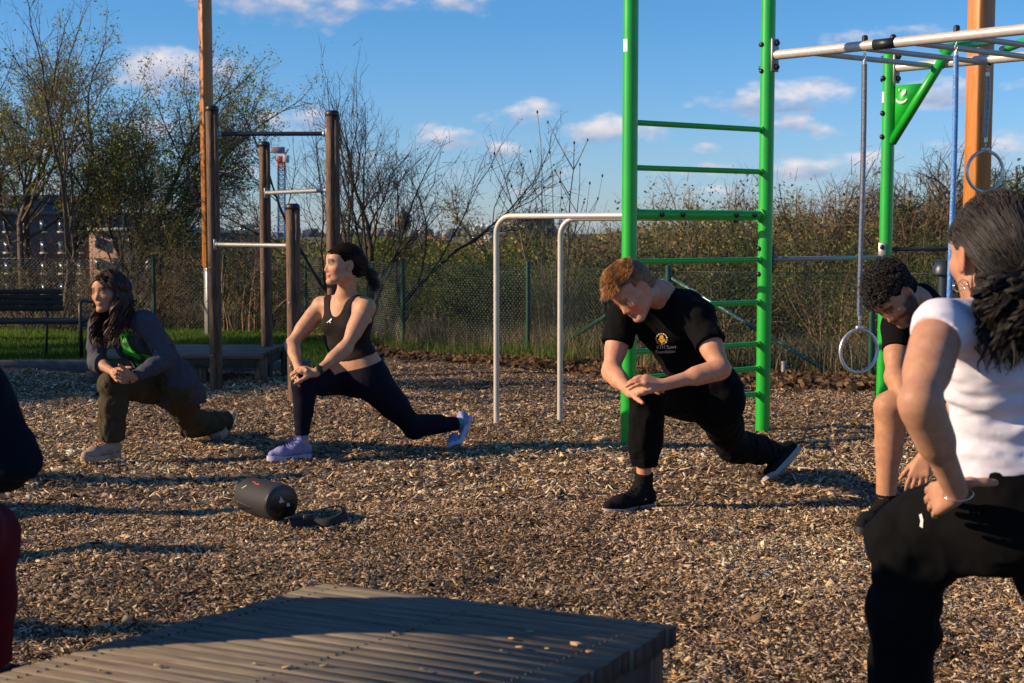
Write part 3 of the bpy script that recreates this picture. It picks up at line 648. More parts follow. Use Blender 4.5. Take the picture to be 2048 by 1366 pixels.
# ---------------------------------------------------------------- mesh fence
FP = [(-8.6, 17.2), (-6.6, 17.1)] + [tuple(G(px, py, 0)[:2]) for px, py in ((310, 669), (450, 669), (613, 670), (807, 706), (1056, 727))]
cor = W(1335, 760, 11.75); e1 = G(1741, 776); FP += [(cor.x, cor.y), (e1.x, e1.y), (4.9, 10.9), (7.6, 10.7)]
def fence():
    t = thing('mesh_fence', 'dark green wire mesh fence with round posts running behind the playground', 'fence', Vector((FP[5][0], FP[5][1], 0)))
    H = .93
    for i, (x, y) in enumerate(FP):
        r = .027 if i in (7, 8) else .021
        m_ = MB(); m_.add(*tube_vf([(x, y, -.1), (x, y, H+.02)], r, 10)); m_.add(*sphere_vf((x, y, H+.02), (r*1.1, r*1.1, r*.6), 10, 4, zmin=0)); m_.build('post', M['fence_green'], t, smooth=True, sharp=50)
    sp = .046
    for i in range(len(FP)-1):
        a = V(*FP[i], 0); b = V(*FP[i+1], 0); L_ = np.linalg.norm(b-a); d = (b-a)/L_; nrmv = V(-d[1], d[0], 0); m_ = MB(); hh = H-.05
        n = int(L_/sp)+int(hh/sp)
        r_ = .0016
        VV = []; FF = []; c = 0
        for s_ in (1, -1):
            for k in range(-int(hh/sp)-1, int(L_/sp)+1):
                x0 = k*sp; x1 = x0+hh; z0, z1 = (0, hh) if s_ == 1 else (hh, 0)
                if x1 <= 0 or x0 >= L_: continue
                za, zb = z0, z1
                if x0 < 0: f_ = -x0/hh; za = z0+(z1-z0)*f_; x0 = 0
                if x1 > L_: f_ = (x1-L_)/hh; zb = z1-(z1-z0)*f_; x1 = L_
                if x1-x0 < .005: continue
                dirv = nrm(d*(x1-x0)+V(0, 0, zb-za)); sd = np.cross(dirv, nrmv)*r_; nn = nrmv*r_
                p = a+d*x0+V(0, 0, za+.03); q = a+d*x1+V(0, 0, zb+.03)
                if s_ == -1: p = p+nrmv*.003; q = q+nrmv*.003
                VV += [p+sd, p+nn, p-sd, p-nn, q+sd, q+nn, q-sd, q-nn]; FF += [(c, c+1, c+5, c+4), (c+1, c+2, c+6, c+5), (c+2, c+3, c+7, c+6), (c+3, c, c+4, c+7)]; c += 8
        m_.add(VV, np.array(FF))
        # twisted knots at the wire crossings, sun glints painted on as a pale colour
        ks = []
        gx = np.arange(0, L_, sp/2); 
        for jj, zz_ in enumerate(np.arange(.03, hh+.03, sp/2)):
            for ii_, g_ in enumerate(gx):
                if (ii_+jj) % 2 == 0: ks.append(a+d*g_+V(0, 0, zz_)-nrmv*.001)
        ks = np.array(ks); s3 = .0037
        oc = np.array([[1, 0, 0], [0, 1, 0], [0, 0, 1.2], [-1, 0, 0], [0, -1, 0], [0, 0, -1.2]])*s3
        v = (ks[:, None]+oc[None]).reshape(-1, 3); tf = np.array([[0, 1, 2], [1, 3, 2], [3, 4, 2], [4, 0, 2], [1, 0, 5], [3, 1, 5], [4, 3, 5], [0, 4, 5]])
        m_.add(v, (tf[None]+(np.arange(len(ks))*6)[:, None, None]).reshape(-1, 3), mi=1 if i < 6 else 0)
        m_.build('mesh_panel', [M['fence_wire'], M['fence_knot_glint']], t)
        cyl(MB(), a+V(0, 0, H-.02), b+V(0, 0, H-.02), .003, 6).build('top_wire', M['fence_wire'], t)
    c = V(cor.x, cor.y, H-.06)
    l = G(1070, 722); r = G(1712, 777)
    cyl(MB(), c, V(l.x, l.y, .0), .020, 10).build('brace', M['fence_green'], t, smooth=True)
    cyl(MB(), c, V(r.x, r.y, .0), .015, 10).build('brace', M['fence_brace'], t, smooth=True)
M['fence_wire'] = mat('fence_wire', (.012, .035, .028), .4, .2)
M['fence_knot_glint'] = mat('fence_knot_glint', (.60, .66, .60), .3, .45)  # glints of the sun put into a pale knot colour
M['fence_brace'] = mat('fence_brace', (.03, .10, .085), .3, .4, noise=(40, (.30, .34, .32), .55, .62))
fence()
# small galvanised stub and dark dome lamp by the fence
sb = G(1567, 772); t = thing('stub_post', 'short galvanised stub post standing on the chips right of the ladder', 'post', sb)
m_ = cyl(MB(), (sb.x, sb.y, -.05), (sb.x, sb.y, .20), .022, 12); m_.build('tube', M['galv'], t, smooth=True, sharp=40)
lp = W(1884, 700, 10.4); lp.z = 0; t = thing('dome_bollard', 'dark dome topped bollard behind the curly haired man', 'bollard', lp)
zc = W(1884, 545, 10.4).z; cyl(MB(), (lp.x, lp.y, 0), (lp.x, lp.y, zc), .045, 16).build('stem', M['dark_steel'], t, smooth=True, sharp=40)
d_ = MB(); d_.add(*sphere_vf((lp.x, lp.y, zc), (.085, .085, .10), 24, 8, zmin=0)); d_.add(*tube_vf([(lp.x, lp.y, zc-.012), (lp.x, lp.y, zc)], [.088, .088], 24)); d_.build('dome', M['dark_steel'], t, smooth=True, sharp=40)
# ---------------------------------------------------------------- trees
def grow(rng, start, d0, length, r0, levels, spread, nchild, up=.25, seg=5, wob=.16, minr=.0035, out=None, tips=None, shrink=.62, lo=.3):
    "recursive branches; fills out with (points, radii) and tips with (position, direction)"
    p = np.array(start, float); d = nrm(d0); pts = [p.copy()]; st = length/seg
    for i in range(seg):
        d = nrm(d + rng.normal(0, wob, 3) + V(0, 0, up*.3)); p = p + d*st; pts.append(p.copy())
    r1 = max(minr*.5, r0*(.28 if levels == 0 else .5)); rad = np.linspace(r0, r1, seg+1)
    out.append((np.array(pts), rad, levels)); pts = np.array(pts)
    if levels == 0:
        for k in range(2, seg+1): tips.append((pts[k], d))
        return
    n = nchild[min(levels, len(nchild))-1]
    for c in range(n):
        t = lo+(1-lo)*(c+rng.random()*.8)/n; i = min(seg-1, int(t*seg)); f = t*seg-i; q = pts[i]*(1-f)+pts[i+1]*f
        ax = nrm(pts[i+1]-pts[i]); a = rng.normal(0, 1, 3); a = nrm(a-ax*np.dot(a, ax)); s = spread*(.7+.6*rng.random())
        dd = nrm(ax*math.cos(s)+a*math.sin(s)+V(0, 0, up))
        grow(rng, q, dd, length*shrink*(.75+.5*rng.random())*(1.15-.4*t), max(minr, rad[i]*.55), levels-1, spread, nchild, up, max(3, seg-1), wob*1.15, minr, out, tips, shrink, lo)
    if levels >= 1:
        grow(rng, pts[-1], d, length*shrink, r1, levels-1, spread, nchild, up, max(3, seg-1), wob, minr, out, tips, shrink, lo)
def branches_mesh(out, name, m, parent, sides=(3, 3, 5, 7, 8)):
    mb = MB()
    for pts, rad, lv in out:
        v, f = tube_vf(pts, rad, sides[min(lv, 4)], cap=False); mb.add(v, f)
    return mb.build(name, m, parent, smooth=True)
def leaf_quads(rng, tips, per, spread, size, pal, aspect=.5, droop=0.0, jitter=1.0, clump=0):
    T = np.array([t[0] for t in tips]); n = len(T)*per
    P = np.repeat(T, per, 0) + rng.normal(0, spread, (n, 3)); s = size*(.6+.8*rng.random(n))
    a = rng.normal(0, 1, (n, 3)); a[:, 2] -= droop; a /= np.linalg.norm(a, axis=1)[:, None]
    b = rng.normal(0, 1, (n, 3)); b -= a*np.sum(a*b, 1)[:, None]; b /= np.linalg.norm(b, axis=1)[:, None]
    a = a*s[:, None]; b = b*(s*aspect)[:, None]
    v = np.stack([P-a, P+b*.9-a*.1, P+a, P-b*.9-a*.1], 1).reshape(-1, 3); f = (np.arange(n)*4)[:, None]+np.arange(4)
    pal = np.array(pal); tone = np.repeat(rng.integers(0, len(pal), len(T)), per) if clump else rng.integers(0, len(pal), n)
    c = pal[tone]*(.65+.7*rng.random((n, 1))); return v, f, np.repeat(c, 4, 0)
def twig_quads(rng, tips, per, spread, length, pal=((.10, .07, .045), (.07, .05, .035), (.14, .10, .065))):
    "fine end twigs, fanning out along each tip's own direction"
    T = np.array([t[0] for t in tips]); D_ = np.array([nrm(t[1]) for t in tips]); n = len(T)*per
    P = np.repeat(T, per, 0)+rng.normal(0, spread, (n, 3)); a = np.repeat(D_, per, 0)+rng.normal(0, .55, (n, 3)); a /= np.linalg.norm(a, axis=1)[:, None]
    L_ = (length*(.5+rng.random(n)))[:, None]; b = rng.normal(0, 1, (n, 3)); b -= a*np.sum(a*b, 1)[:, None]; b /= np.linalg.norm(b, axis=1)[:, None]; w = b*L_*.022
    v = np.stack([P-a*L_*.5-w, P-a*L_*.5+w, P+a*L_+w*.4, P+a*L_-w*.4], 1).reshape(-1, 3); pal = np.array(pal); c = pal[rng.integers(0, len(pal), n)]
    return v, (np.arange(n)*4)[:, None]+np.arange(4), np.repeat(c, 4, 0)
def tree(name, label, group, loc, stems, levels, spread, nchild, up, leaves=None, seed=1, barkm=None, wob=.14, shrink=.62, minr=.0035, lo=.3, seg=5, cat='tree'):
    rng = np.random.default_rng(seed); t = thing(name, label, cat, loc, group); out, tips = [], []
    for (o, d, L_, r) in stems: grow(rng, V(*loc)+V(*o), V(*d), L_, r, levels, spread, nchild, up, seg, wob, minr, out, tips, shrink, lo)
    branches_mesh(out, 'trunk', barkm or M['bark'], t)
    if leaves:
        m_ = MB(); v, f, c = twig_quads(rng, tips, 2, .05, .09); m_.add(v, f, col=c)
        for lf in leaves:
            frac, per, sp, size, pal, asp, droop = lf
            k = rng.random(len(tips)) < frac; tt = [q for q, kk in zip(tips, k) if kk]
            v, f, c = leaf_quads(rng, tt, per, sp, size, pal, asp, droop, clump=1); m_.add(v, f, col=c)
        m_.build('crown', M['leafattr'], t, colors=True)
    return t, tips
M['bark'] = mat('bark', (.13, .095, .065), .9, noise=(12, (.06, .045, .03), .4, .65, (3, 3, 1)), bump=(30, .5, .01))
M['bark_dark'] = mat('bark_dark', (.055, .042, .034), .9, noise=(12, (.03, .022, .016), .4, .65))
M['twig_red'] = mat('twig_red', (.16, .085, .05), .8, noise=(12, (.09, .05, .03), .4, .65))
M['twig_tan'] = mat('twig_tan', (.30, .19, .11), .8, noise=(12, (.15, .09, .05), .4, .65))
def GW(px, Yd, py=600):
    p = W(px, py, Yd); return (p.x, p.y, gz(p.x, p.y))
GOLD = [(.42, .44, .03), (.30, .34, .025), (.50, .48, .05), (.18, .22, .02)]
OLIVE = [(.17, .19, .08), (.12, .14, .05), (.26, .27, .13), (.08, .10, .04)]
# many stemmed willow left of the frame posts
b = GW(205, 20.0)
st = []
for i, (px, dx, L_, r) in enumerate([(-1.35, -.40, 2.6, .07), (-.9, -.16, 2.9, .08), (-.4, .04, 2.8, .075), (-.05, .16, 2.9, .08), (.15, .42, 2.8, .07), (.3, .62, 2.1, .05), (-1.7, -.6, 2.2, .05)]):
    st.append(((px, .3*math.sin(i*2.1), -.1), (dx, .12*math.cos(i*3), 1), L_*.80, r*.75))
tree('willow_tree', 'broad multi stemmed willow with small grey green buds behind the woman with long hair', 'trees behind the fence', b, st, 3, .62, (6, 7, 7), .06,
     leaves=[(.97, 15, .055, .018, OLIVE, .42, .6), (.3, 8, .05, .020, GOLD, .6, 0)], seed=5, shrink=.60, minr=.0038, lo=.42)
# low side growth reaching right past the posts
tree('willow_tree', 'low sprawling willow branches reaching right towards the crane', 'trees behind the fence', GW(262, 18.4), [((0, 0, 0), (.15, 0, 1), 1.15, .035), ((.2, .2, 0), (.55, 0, .7), 1.15, .03), ((.1, -.2, 0), (.4, .1, .65), 1.1, .028)], 3, .5, (4, 4, 4), .05,
     leaves=[(.85, 5, .04, .022, OLIVE, .4, .5)], seed=15, shrink=.62, minr=.0035)
tree('willow_tree', 'thin tangled willow thicket behind the bench', 'trees behind the fence', GW(20, 18.2), [((-.5, 0, 0), (-.2, 0, 1), 2.1, .05), ((.1, .3, 0), (.15, 0, 1), 2.4, .055), ((.6, .1, 0), (.3, 0, 1), 2.1, .045), ((-1.0, .2, 0), (-.1, .1, 1), 2.4, .05)], 3, .55, (4, 4, 4), .08,
     leaves=[(.6, 3, .06, .022, OLIVE, .42, .6)], seed=25, shrink=.62, minr=.0038)
# maple whose branches hang into the top left corner
tree('maple_tree', 'maple in yellow green spring flower at the left edge, in front of the willow', 'trees behind the fence', GW(-215, 15.6), [((0, 0, 0), (.10, 0, 1), 2.7, .11)], 4, .70, (4, 4, 4, 4), .06,
     leaves=[(.95, 22, .06, .024, GOLD, .8, 0)], seed=8, barkm=M['bark_dark'], shrink=.74, minr=.0035)
# bare shrub tree in the middle
tree('bare_tree', 'leafless spreading young tree with dark twigs right of the tallest post', 'bare young trees', GW(745, 16.0), [((0, 0, -.1), (.10, 0, 1), 1.45, .045), ((-.05, 0, -.1), (-.55, .1, 1), 1.45, .035), ((.05, .05, -.1), (.50, .1, .95), 1.45, .034), ((0, 0, -.1), (-.12, -.1, 1), 1.3, .032)], 3, .55, (6, 5, 4), .13,
     leaves=[(.35, 1, .02, .012, [(.06, .06, .03), (.10, .10, .04)], .6, 0)], seed=31, barkm=M['bark_dark'], shrink=.66, minr=.0033)
tree('bare_tree', 'slim leafless shrub tree between the two tallest posts, beside the crane', 'bare young trees', GW(690, 16.8), [((0, 0, -.1), (-.22, 0, 1), 1.5, .028), ((.1, 0, -.1), (.02, 0, 1), 1.5, .026)], 3, .36, (2, 3, 3), .22,
     leaves=[(.2, 1, .02, .012, [(.06, .06, .03)], .6, 0)], seed=38, barkm=M['bark_dark'], shrink=.66, minr=.003)
# sapling shoots
def shoots(name, label, loc, specs, seed, m_, group='upright saplings with swollen buds'):
    rng = np.random.default_rng(seed); t = thing(name, label, 'sapling', loc, group); mb = MB()
    for (dx, dy, tx, H_, r, side) in specs:
        n = 9; zz = np.linspace(0, 1, n); q = np.stack([dx+(tx-dx)*zz**1.5+.012*rng.normal(0, 1, n), dy+.02*rng.normal(0, 1, n)+.1*zz, H_*zz], 1)+V(*loc)
        mb.add(*tube_vf(q, np.linspace(r, r*.3, n), 6)); mb.add(*sphere_vf(q[-1], (.010, .010, .018), 6, 4), mi=1)
        for k in range(int(side*.6)):
            i = rng.integers(4, n-1); L_ = H_*(.12+.12*rng.random()); s = 1 if k % 2 else -1
            d = nrm(V(s*(.35+.35*rng.random()), .2*rng.normal(), 1.0)); p = [q[i]+d*L_*u+V(0, 0, .1*L_*u*u) for u in (0, .33, .66, 1)]
            mb.add(*tube_vf(p, [r*.45, r*.4, r*.32, r*.25], 5)); mb.add(*sphere_vf(p[-1], (.009, .009, .016), 6, 4), mi=1)
            mb.add(*sphere_vf(p[2], (.006, .006, .010), 5, 3), mi=1)
    mb.build('stem', [m_, M['bark_dark']], t, smooth=True); return t
b = GW(1120, 14.4)
def sx(px, Yd=14.4): return W(px, 500, Yd).x-b[0]
sp_ = []
for (bx, tx, ty, r, sd) in [(1085, 993, 308, .012, 6), (1090, 1077, 222, .011, 2), (1100, 1062, 300, .008, 0), (1112, 1025, 372, .008, 3), (1118, 1098, 305, .009, 1), (1128, 1148, 285, .014, 9), (1135, 1160, 330, .010, 5), (1122, 1120, 345, .008, 0), (1140, 1180, 365, .008, 1), (1140, 1206, 350, .007, 0), (1110, 1085, 375, .007, 0), (1104, 1118, 420, .009, 0), (1133, 1190, 430, .008, 1)]:
    sp_.append((sx(bx), .25*math.sin(bx), sx(tx), W(tx, ty, 14.4).z-b[2], r, sd))
shoots('sapling', 'clump of tall leafless saplings rising behind the grey parallel bars', b, sp_, 4, M['twig_tan'])
# ---------------------------------------------------------------- shrubs and brush just beyond the fence
def bush(loc, rx, rz, label, pal, n, size, seed, group='shrubs beyond the fence', twigs=26, name='shrub', ry=None):
    rng = np.random.default_rng(seed); t = thing(name, label, 'shrub', loc, group); out, tips = [], []
    for i in range(twigs):
        a = rng.random()*6.28; s = .15+.75*rng.random()
        grow(rng, V(*loc)+V(math.cos(a)*rx*.25, math.sin(a)*rx*.25, 0), V(math.cos(a)*s*rx/rz, math.sin(a)*s*.8, 1), rz*(.5+.35*rng.random()), .009, 1, .5, (4,), .12, 5, .14, .0025, out, tips, .6, .2)
    branches_mesh(out, 'twigs', M['twig_tan'] if seed % 2 else M['bark'], t)
    if n:
        tp = [tips[i] for i in rng.integers(0, len(tips), n)]
        v, f, c = leaf_quads(rng, tp, 12, .06*rz+.02, size*.47, pal, .7, 0, clump=1); MB().add(v, f, col=c).build('foliage', M['leafattr'], t, colors=True)
YG = [(.26, .30, .035), (.18, .23, .03), (.34, .36, .05), (.10, .14, .02)]
DG = [(.055, .075, .025), (.08, .10, .03), (.035, .05, .018), (.12, .12, .04)]
BR = [(.19, .14, .065), (.14, .10, .045), (.11, .11, .045), (.24, .18, .09)]
for i, (px, Yd, rx, rz, lb, pal, n, sz) in enumerate([
    (760, 17.5, 1.0, 1.25, 'yellow green shrub behind the ponytail of the woman in the tank top', YG, 800, .03),
    (930, 16.6, 1.1, 1.15, 'yellow green shrub right of the fence post in the middle', YG, 800, .03),
    (1010, 15.6, .9, .95, 'olive shrub left of the first grey bar', DG+YG[:1], 500, .028),
    (1075, 15.2, .7, 1.0, 'shrub with a few bright yellow leaves behind the grey bars', YG, 180, .03),
    (880, 18.5, 1.3, 1.0, 'dim brown shrub low behind the mesh in the middle', BR, 300, .03),
    (1210, 14.6, .9, 1.0, 'brown tangled shrub left of the green ladder', BR+DG, 260, .028),
    (560, 17.5, 1.0, 1.0, 'dark thin shrub between the brown posts', DG+BR, 260, .028),
    (480, 17.0, 1.0, 1.2, 'dark thin shrub right of the orange pole', DG, 300, .028),
    (400, 18.0, 1.2, 1.1, 'dark shrub behind the orange pole foot', DG+BR, 300, .028),
    (270, 17.6, 1.2, 1.0, 'bare brown shrub behind the woman with long hair', BR, 160, .026),
    (100, 17.0, 1.3, 1.0, 'bare brown shrub behind the bench', BR, 160, .026),
    (1400, 13.6, 1.0, 1.15, 'dark green shrub behind the ladder rungs', DG+YG[1:2], 500, .028),
    (1590, 14.2, 1.1, 1.25, 'dark olive shrub right of the ladder', DG+YG[1:2], 500, .028),
    (1690, 13.2, .7, .85, 'yellow green twiggy shrub seen through the lower steel ring', YG+BR, 260, .024),
    (1500, 16.0, 1.5, 1.6, 'tall dark shrub beyond the ladder', DG, 700, .03),
    (1830, 13.6, 1.0, 1.1, 'dark shrub behind the curly haired man', DG, 500, .03),
    (1980, 13.8, 1.1, 1.2, 'dark shrub at the right edge behind the fence', DG, 500, .03),
    (1300, 15.5, 1.2, 1.3, 'brown and green shrub left of the ladder rungs', BR+DG, 400, .03),
    ]): bush(GW(px, Yd), rx, rz, lb, pal, n, sz, 50+i)
# rough ground cover: tall dry grass, green tufts, dead leaves
rg = np.random.default_rng(12)
def edge_at(x): return np.interp(x, [-8.6, -6.6, FP[2][0], FP[4][0], FP[5][0], FP[6][0], FP[7][0], FP[8][0], 7.6], [17.2, 17.1, FP[2][1], FP[4][1], FP[5][1], FP[6][1], FP[7][1], FP[8][1], 10.7])
def strip(n, x0, x1, d0, d1, pw=1.0):
    x = x0+(x1-x0)*rg.random(n); y = edge_at(x)+d0+(d1-d0)*rg.random(n)**pw; return np.stack([x, y, ground_z(x, y)-.01], 1)
grass_blades('dry_grass', np.concatenate([strip(7000, -7, 7, .0, 1.6, 1.5), strip(4500, -1.8, 4.6, -.1, .7)]), .08, .36, .0035, [(.30, .22, .12), (.22, .17, .09), (.13, .13, .05), (.38, .30, .18)], 'dry tan grass standing along the fence', 'grass', .5, seed=6)
grass_blades('green_tufts', np.concatenate([strip(6000, -2.6, .6, -.35, .35), strip(5000, -7, 7, -.1, .5)]), .05, .2, .004, [(.10, .18, .03), (.07, .12, .02), (.15, .2, .05)], 'green grass tufts growing under the fence', 'grass', .5, seed=7)
def slope_cover():
    n = 60000; x = -14+28*rg.random(n); y = edge_at(x)+.2+22*rg.random(n)**1.6; p = np.stack([x, y, ground_z(x, y)], 1)
    grass_blades('slope_undergrowth', p, .06, .34, .008, [(.10, .11, .04), (.17, .14, .06), (.26, .20, .11), (.06, .075, .025)], 'dark tangled undergrowth covering the slope beyond the fence', 'undergrowth', .9, seed=9)
slope_cover()
def dead_leaves():
    n = 10000; rng = np.random.default_rng(8); x = -2.6+5.8*rng.random(n); y = edge_at(x)+rng.normal(-.30, .18, n); z = ground_z(x, y)+.01+.05*rng.random(n)
    a = rng.normal(0, 1, (n, 3)); a[:, 2] *= .5; a /= np.linalg.norm(a, axis=1)[:, None]; b = rng.normal(0, 1, (n, 3)); b -= a*np.sum(a*b, 1)[:, None]; b /= np.linalg.norm(b, axis=1)[:, None]
    s = .022+.022*rng.random(n); P = np.stack([x, y, z], 1); a *= s[:, None]; b *= (s*.6)[:, None]
    v = np.stack([P-a, P+b, P+a, P-b], 1); v[:, 1, 2] += .008; v[:, 3, 2] += .008
    pal = np.array([(.17, .10, .05), (.12, .07, .035), (.24, .15, .08), (.08, .045, .028), (.30, .20, .11)]); c = pal[rng.integers(0, 5, n)]
    k = x > 0.9
    tag(MB().add(v.reshape(-1, 3), (np.arange(n)*4)[:, None]+np.arange(4), col=np.repeat(c, 4, 0)).build('dead_leaves', M['leafattr'], colors=True), 'brown dead leaves gathered along the foot of the fence', 'leaves', kind='stuff')
dead_leaves()
# ---------------------------------------------------------------- the wood on the right: individual trees, a few prototypes copied
def proto(kind, seed):
    rng = np.random.default_rng(seed); out, tips = [], []; loc = V(0, 0, 0)
    t = thing({'pine': 'pine_tree', 'bare': 'bare_broadleaf_tree', 'birch': 'birch_tree', 'bushy': 'budding_tree'}[kind], '', 'tree', (0, 0, 0), {'pine': 'pines of the wood', 'bare': 'bare broadleaf trees of the wood', 'birch': 'budding birches of the wood', 'bushy': 'olive budding trees of the wood'}[kind])
    m_ = MB()
    if kind == 'pine':
        H_ = 9.0; out.append((np.array([(0, 0, -.5), (.1, 0, 3), (0, .1, 6), (.05, 0, H_)]), np.array([.16, .12, .08, .02]), 3))
        for k in range(46):
            z = 1.6+7.2*(k/46)**.9; a = k*2.4; R = (1.9*(1-((z-1.0)/8.6)**1.6)+.15)*(.7+.5*rng.random())
            e = V(math.cos(a)*R, math.sin(a)*R, z+.35*R*.4); p0 = V(.05, .02, z); mid = (p0+e)/2+V(0, 0, .12)
            out.append((np.array([p0, mid, e]), np.array([.03, .018, .006]), 1))
            for q in np.linspace(.35, 1, 5):
                tips.append((p0*(1-q)+e*q+V(0, 0, .08), e-p0))
        v, f, c = leaf_quads(rng, tips, 26, .15, .085, [(.040, .065, .025), (.06, .08, .03), (.028, .045, .02), (.09, .10, .035)], .14, -.5, clump=1); m_.add(v, f, col=c)
    elif kind == 'bare':
        grow(rng, loc+V(0, 0, -.3), V(0, 0, 1), 3.3, .15, 4, .55, (5, 5, 5, 4), .12, 5, .12, .018, out, tips, .66, .25)
        v, f, c = leaf_quads(rng, tips, 2, .06, .022, BR, .5, 0); m_.add(v, f, col=c); v, f, c = twig_quads(rng, tips, 14, .12, .20, ((.19, .14, .09), (.14, .10, .065))); m_.add(v, f, col=c)
    elif kind == 'birch':
        grow(rng, loc+V(0, 0, -.3), V(0, 0, 1), 4.2, .13, 3, .5, (7, 7, 7), .10, 5, .12, .014, out, tips, .6, .3)
        v, f, c = leaf_quads(rng, tips, 14, .12, .028, [(.26, .25, .06), (.20, .19, .055), (.33, .29, .10)], .6, .6, clump=1); m_.add(v, f, col=c); v, f, c = twig_quads(rng, tips, 10, .12, .17, ((.26, .21, .09), (.20, .16, .07))); m_.add(v, f, col=c)
    else:
        grow(rng, loc+V(0, 0, -.3), V(0, 0, 1), 2.6, .13, 3, .75, (7, 7, 7), .10, 5, .15, .014, out, tips, .68, .2)
        v, f, c = leaf_quads(rng, tips, 15, .13, .030, [(.18, .16, .055), (.23, .18, .07), (.12, .13, .045)], .6, 0, clump=1); m_.add(v, f, col=c); v, f, c = twig_quads(rng, tips, 9, .12, .17, ((.23, .17, .09), (.17, .13, .06))); m_.add(v, f, col=c)
    branches_mesh(out, 'trunk', M['bark'] if kind != 'bare' else M['bark'], t, sides=(3, 3, 4, 6, 7))
    m_.build('crown', M['leafopaque'], t, colors=True); return t
PR_ = {k: [proto(k, 100+i*7+j) for i in range(2)] for j, k in enumerate(('pine', 'bare', 'birch', 'bushy'))}
used = {id(q): False for l in PR_.values() for q in l}
# (pixel column, distance, pixel row of the top, kind)
WOOD = [(1195, 46, 400, 'birch'), (1235, 40, 396, 'birch'), (1290, 45, 470, 'pine'), (1330, 48, 455, 'bare'), (1372, 42, 450, 'bushy'), (1415, 36, 440, 'bushy'), (1455, 40, 358, 'bare'), (1485, 44, 395, 'bare'),
 (1500, 34, 455, 'pine'), (1560, 40, 385, 'birch'), (1600, 37, 378, 'bushy'), (1640, 38, 368, 'birch'), (1680, 36, 385, 'bushy'), (1655, 30, 470, 'pine'), (1575, 30, 480, 'pine'), (1715, 38, 392, 'bare'), (1750, 36, 405, 'bushy'),
 (1790, 38, 378, 'bare'), (1820, 33, 372, 'pine'), (1850, 38, 400, 'bare'), (1875, 35, 345, 'bare'), (1905, 33, 335, 'bare'), (1935, 34, 375, 'birch'), (1965, 36, 395, 'bushy'), (1990, 33, 365, 'bare'), (2035, 28, 328, 'pine'), (2080, 30, 340, 'pine'),
 (1340, 34, 500, 'pine'), (1420, 30, 510, 'pine'), (1460, 28, 490, 'bushy'), (1730, 29, 480, 'pine'), (1780, 28, 470, 'bushy'), (1540, 27, 520, 'bushy'), (1620, 26, 530, 'pine'), (1880, 27, 455, 'pine'), (1940, 27, 450, 'bushy'),
 (1260, 36, 480, 'bushy'), (1200, 38, 475, 'bare'), (1160, 42, 480, 'bushy'), (1075, 52, 405, 'pine'), (1050, 50, 440, 'pine'), (1100, 48, 465, 'pine'), (1020, 46, 500, 'bushy'), (960, 44, 500, 'birch'), (985, 60, 478, 'birch'), (905, 60, 478, 'bushy'),
 (860, 50, 505, 'bushy'), (920, 48, 515, 'birch'), (800, 55, 500, 'bare'), (750, 50, 515, 'bare'), (700, 55, 500, 'bushy'), (650, 48, 520, 'bushy'), (600, 60, 495, 'pine'), (545, 52, 510, 'bushy'), (500, 48, 480, 'bushy'), (470, 56, 470, 'pine'),
 (830, 70, 480, 'bushy'), (770, 75, 478, 'bushy'), (945, 80, 475, 'bushy'), (680, 80, 480, 'bare'), (620, 85, 478, 'bushy'), (1135, 70, 470, 'bushy'), (1240, 62, 470, 'bare'), (1300, 66, 455, 'bushy'), (1390, 60, 448, 'bare'), (1440, 55, 440, 'pine'), (1350, 80, 452, 'pine'),
 (1510, 50, 430, 'bushy'), (1180, 31, 520, 'pine'), (1230, 29, 540, 'bushy'), (1290, 27, 530, 'bushy'), (1380, 25, 545, 'bushy'), (1480, 24, 560, 'pine'), (1700, 24, 540, 'pine'), (1800, 24, 540, 'bushy'), (1850, 23, 520, 'pine'), (1960, 23, 500, 'pine'), (2030, 24, 470, 'bushy'),
 (420, 40, 520, 'bushy'), (360, 46, 525, 'bare'), (900, 36, 540, 'bushy'), (1000, 34, 545, 'bushy'), (820, 38, 545, 'bare'), (730, 36, 550, 'bushy'), (640, 34, 555, 'bare'), (560, 38, 545, 'bushy')]
WOOD += [(1545, 42, 400, 'bushy'), (1585, 44, 385, 'birch'), (1618, 43, 380, 'birch'), (1662, 42, 380, 'bushy'), (1700, 43, 390, 'birch'), (1735, 41, 400, 'birch'), (1770, 43, 392, 'bushy'), (1808, 42, 385, 'birch'), (1840, 41, 392, 'bushy'), (1885, 40, 372, 'birch'), (1920, 39, 362, 'bushy'), (1490, 46, 425, 'birch'), (1430, 47, 432, 'birch'), (1360, 50, 440, 'birch'), (1300, 52, 445, 'bushy'), (2010, 38, 372, 'birch')]
HT = {}
for k, l in PR_.items():
    for q in l:
        HT[q.name] = float(np.percentile([v.co.z for ch in q.children if ch.name.startswith('crown') for v in ch.data.vertices], 99.85))
def place_name(px):
    refs = [(0, 'left edge'), (330, 'long haired woman'), (425, 'orange pole'), (535, 'crane'), (669, 'tallest post'), (806, 'domed tower'), (993, 'first grey bar'), (1120, 'second grey bar'), (1262, 'left ladder post'), (1400, 'ladder rungs'), (1525, 'right ladder post'), (1717, 'grey rope'), (1765, 'green frame post'), (1897, 'blue rope'), (1948, 'orange timber pole'), (2048, 'right edge')]
    r = min(refs, key=lambda q: abs(q[0]-px)); return ('behind the ' if abs(r[0]-px) < 14 else ('just left of the ' if px < r[0] else 'just right of the '))+r[1]
WL = []
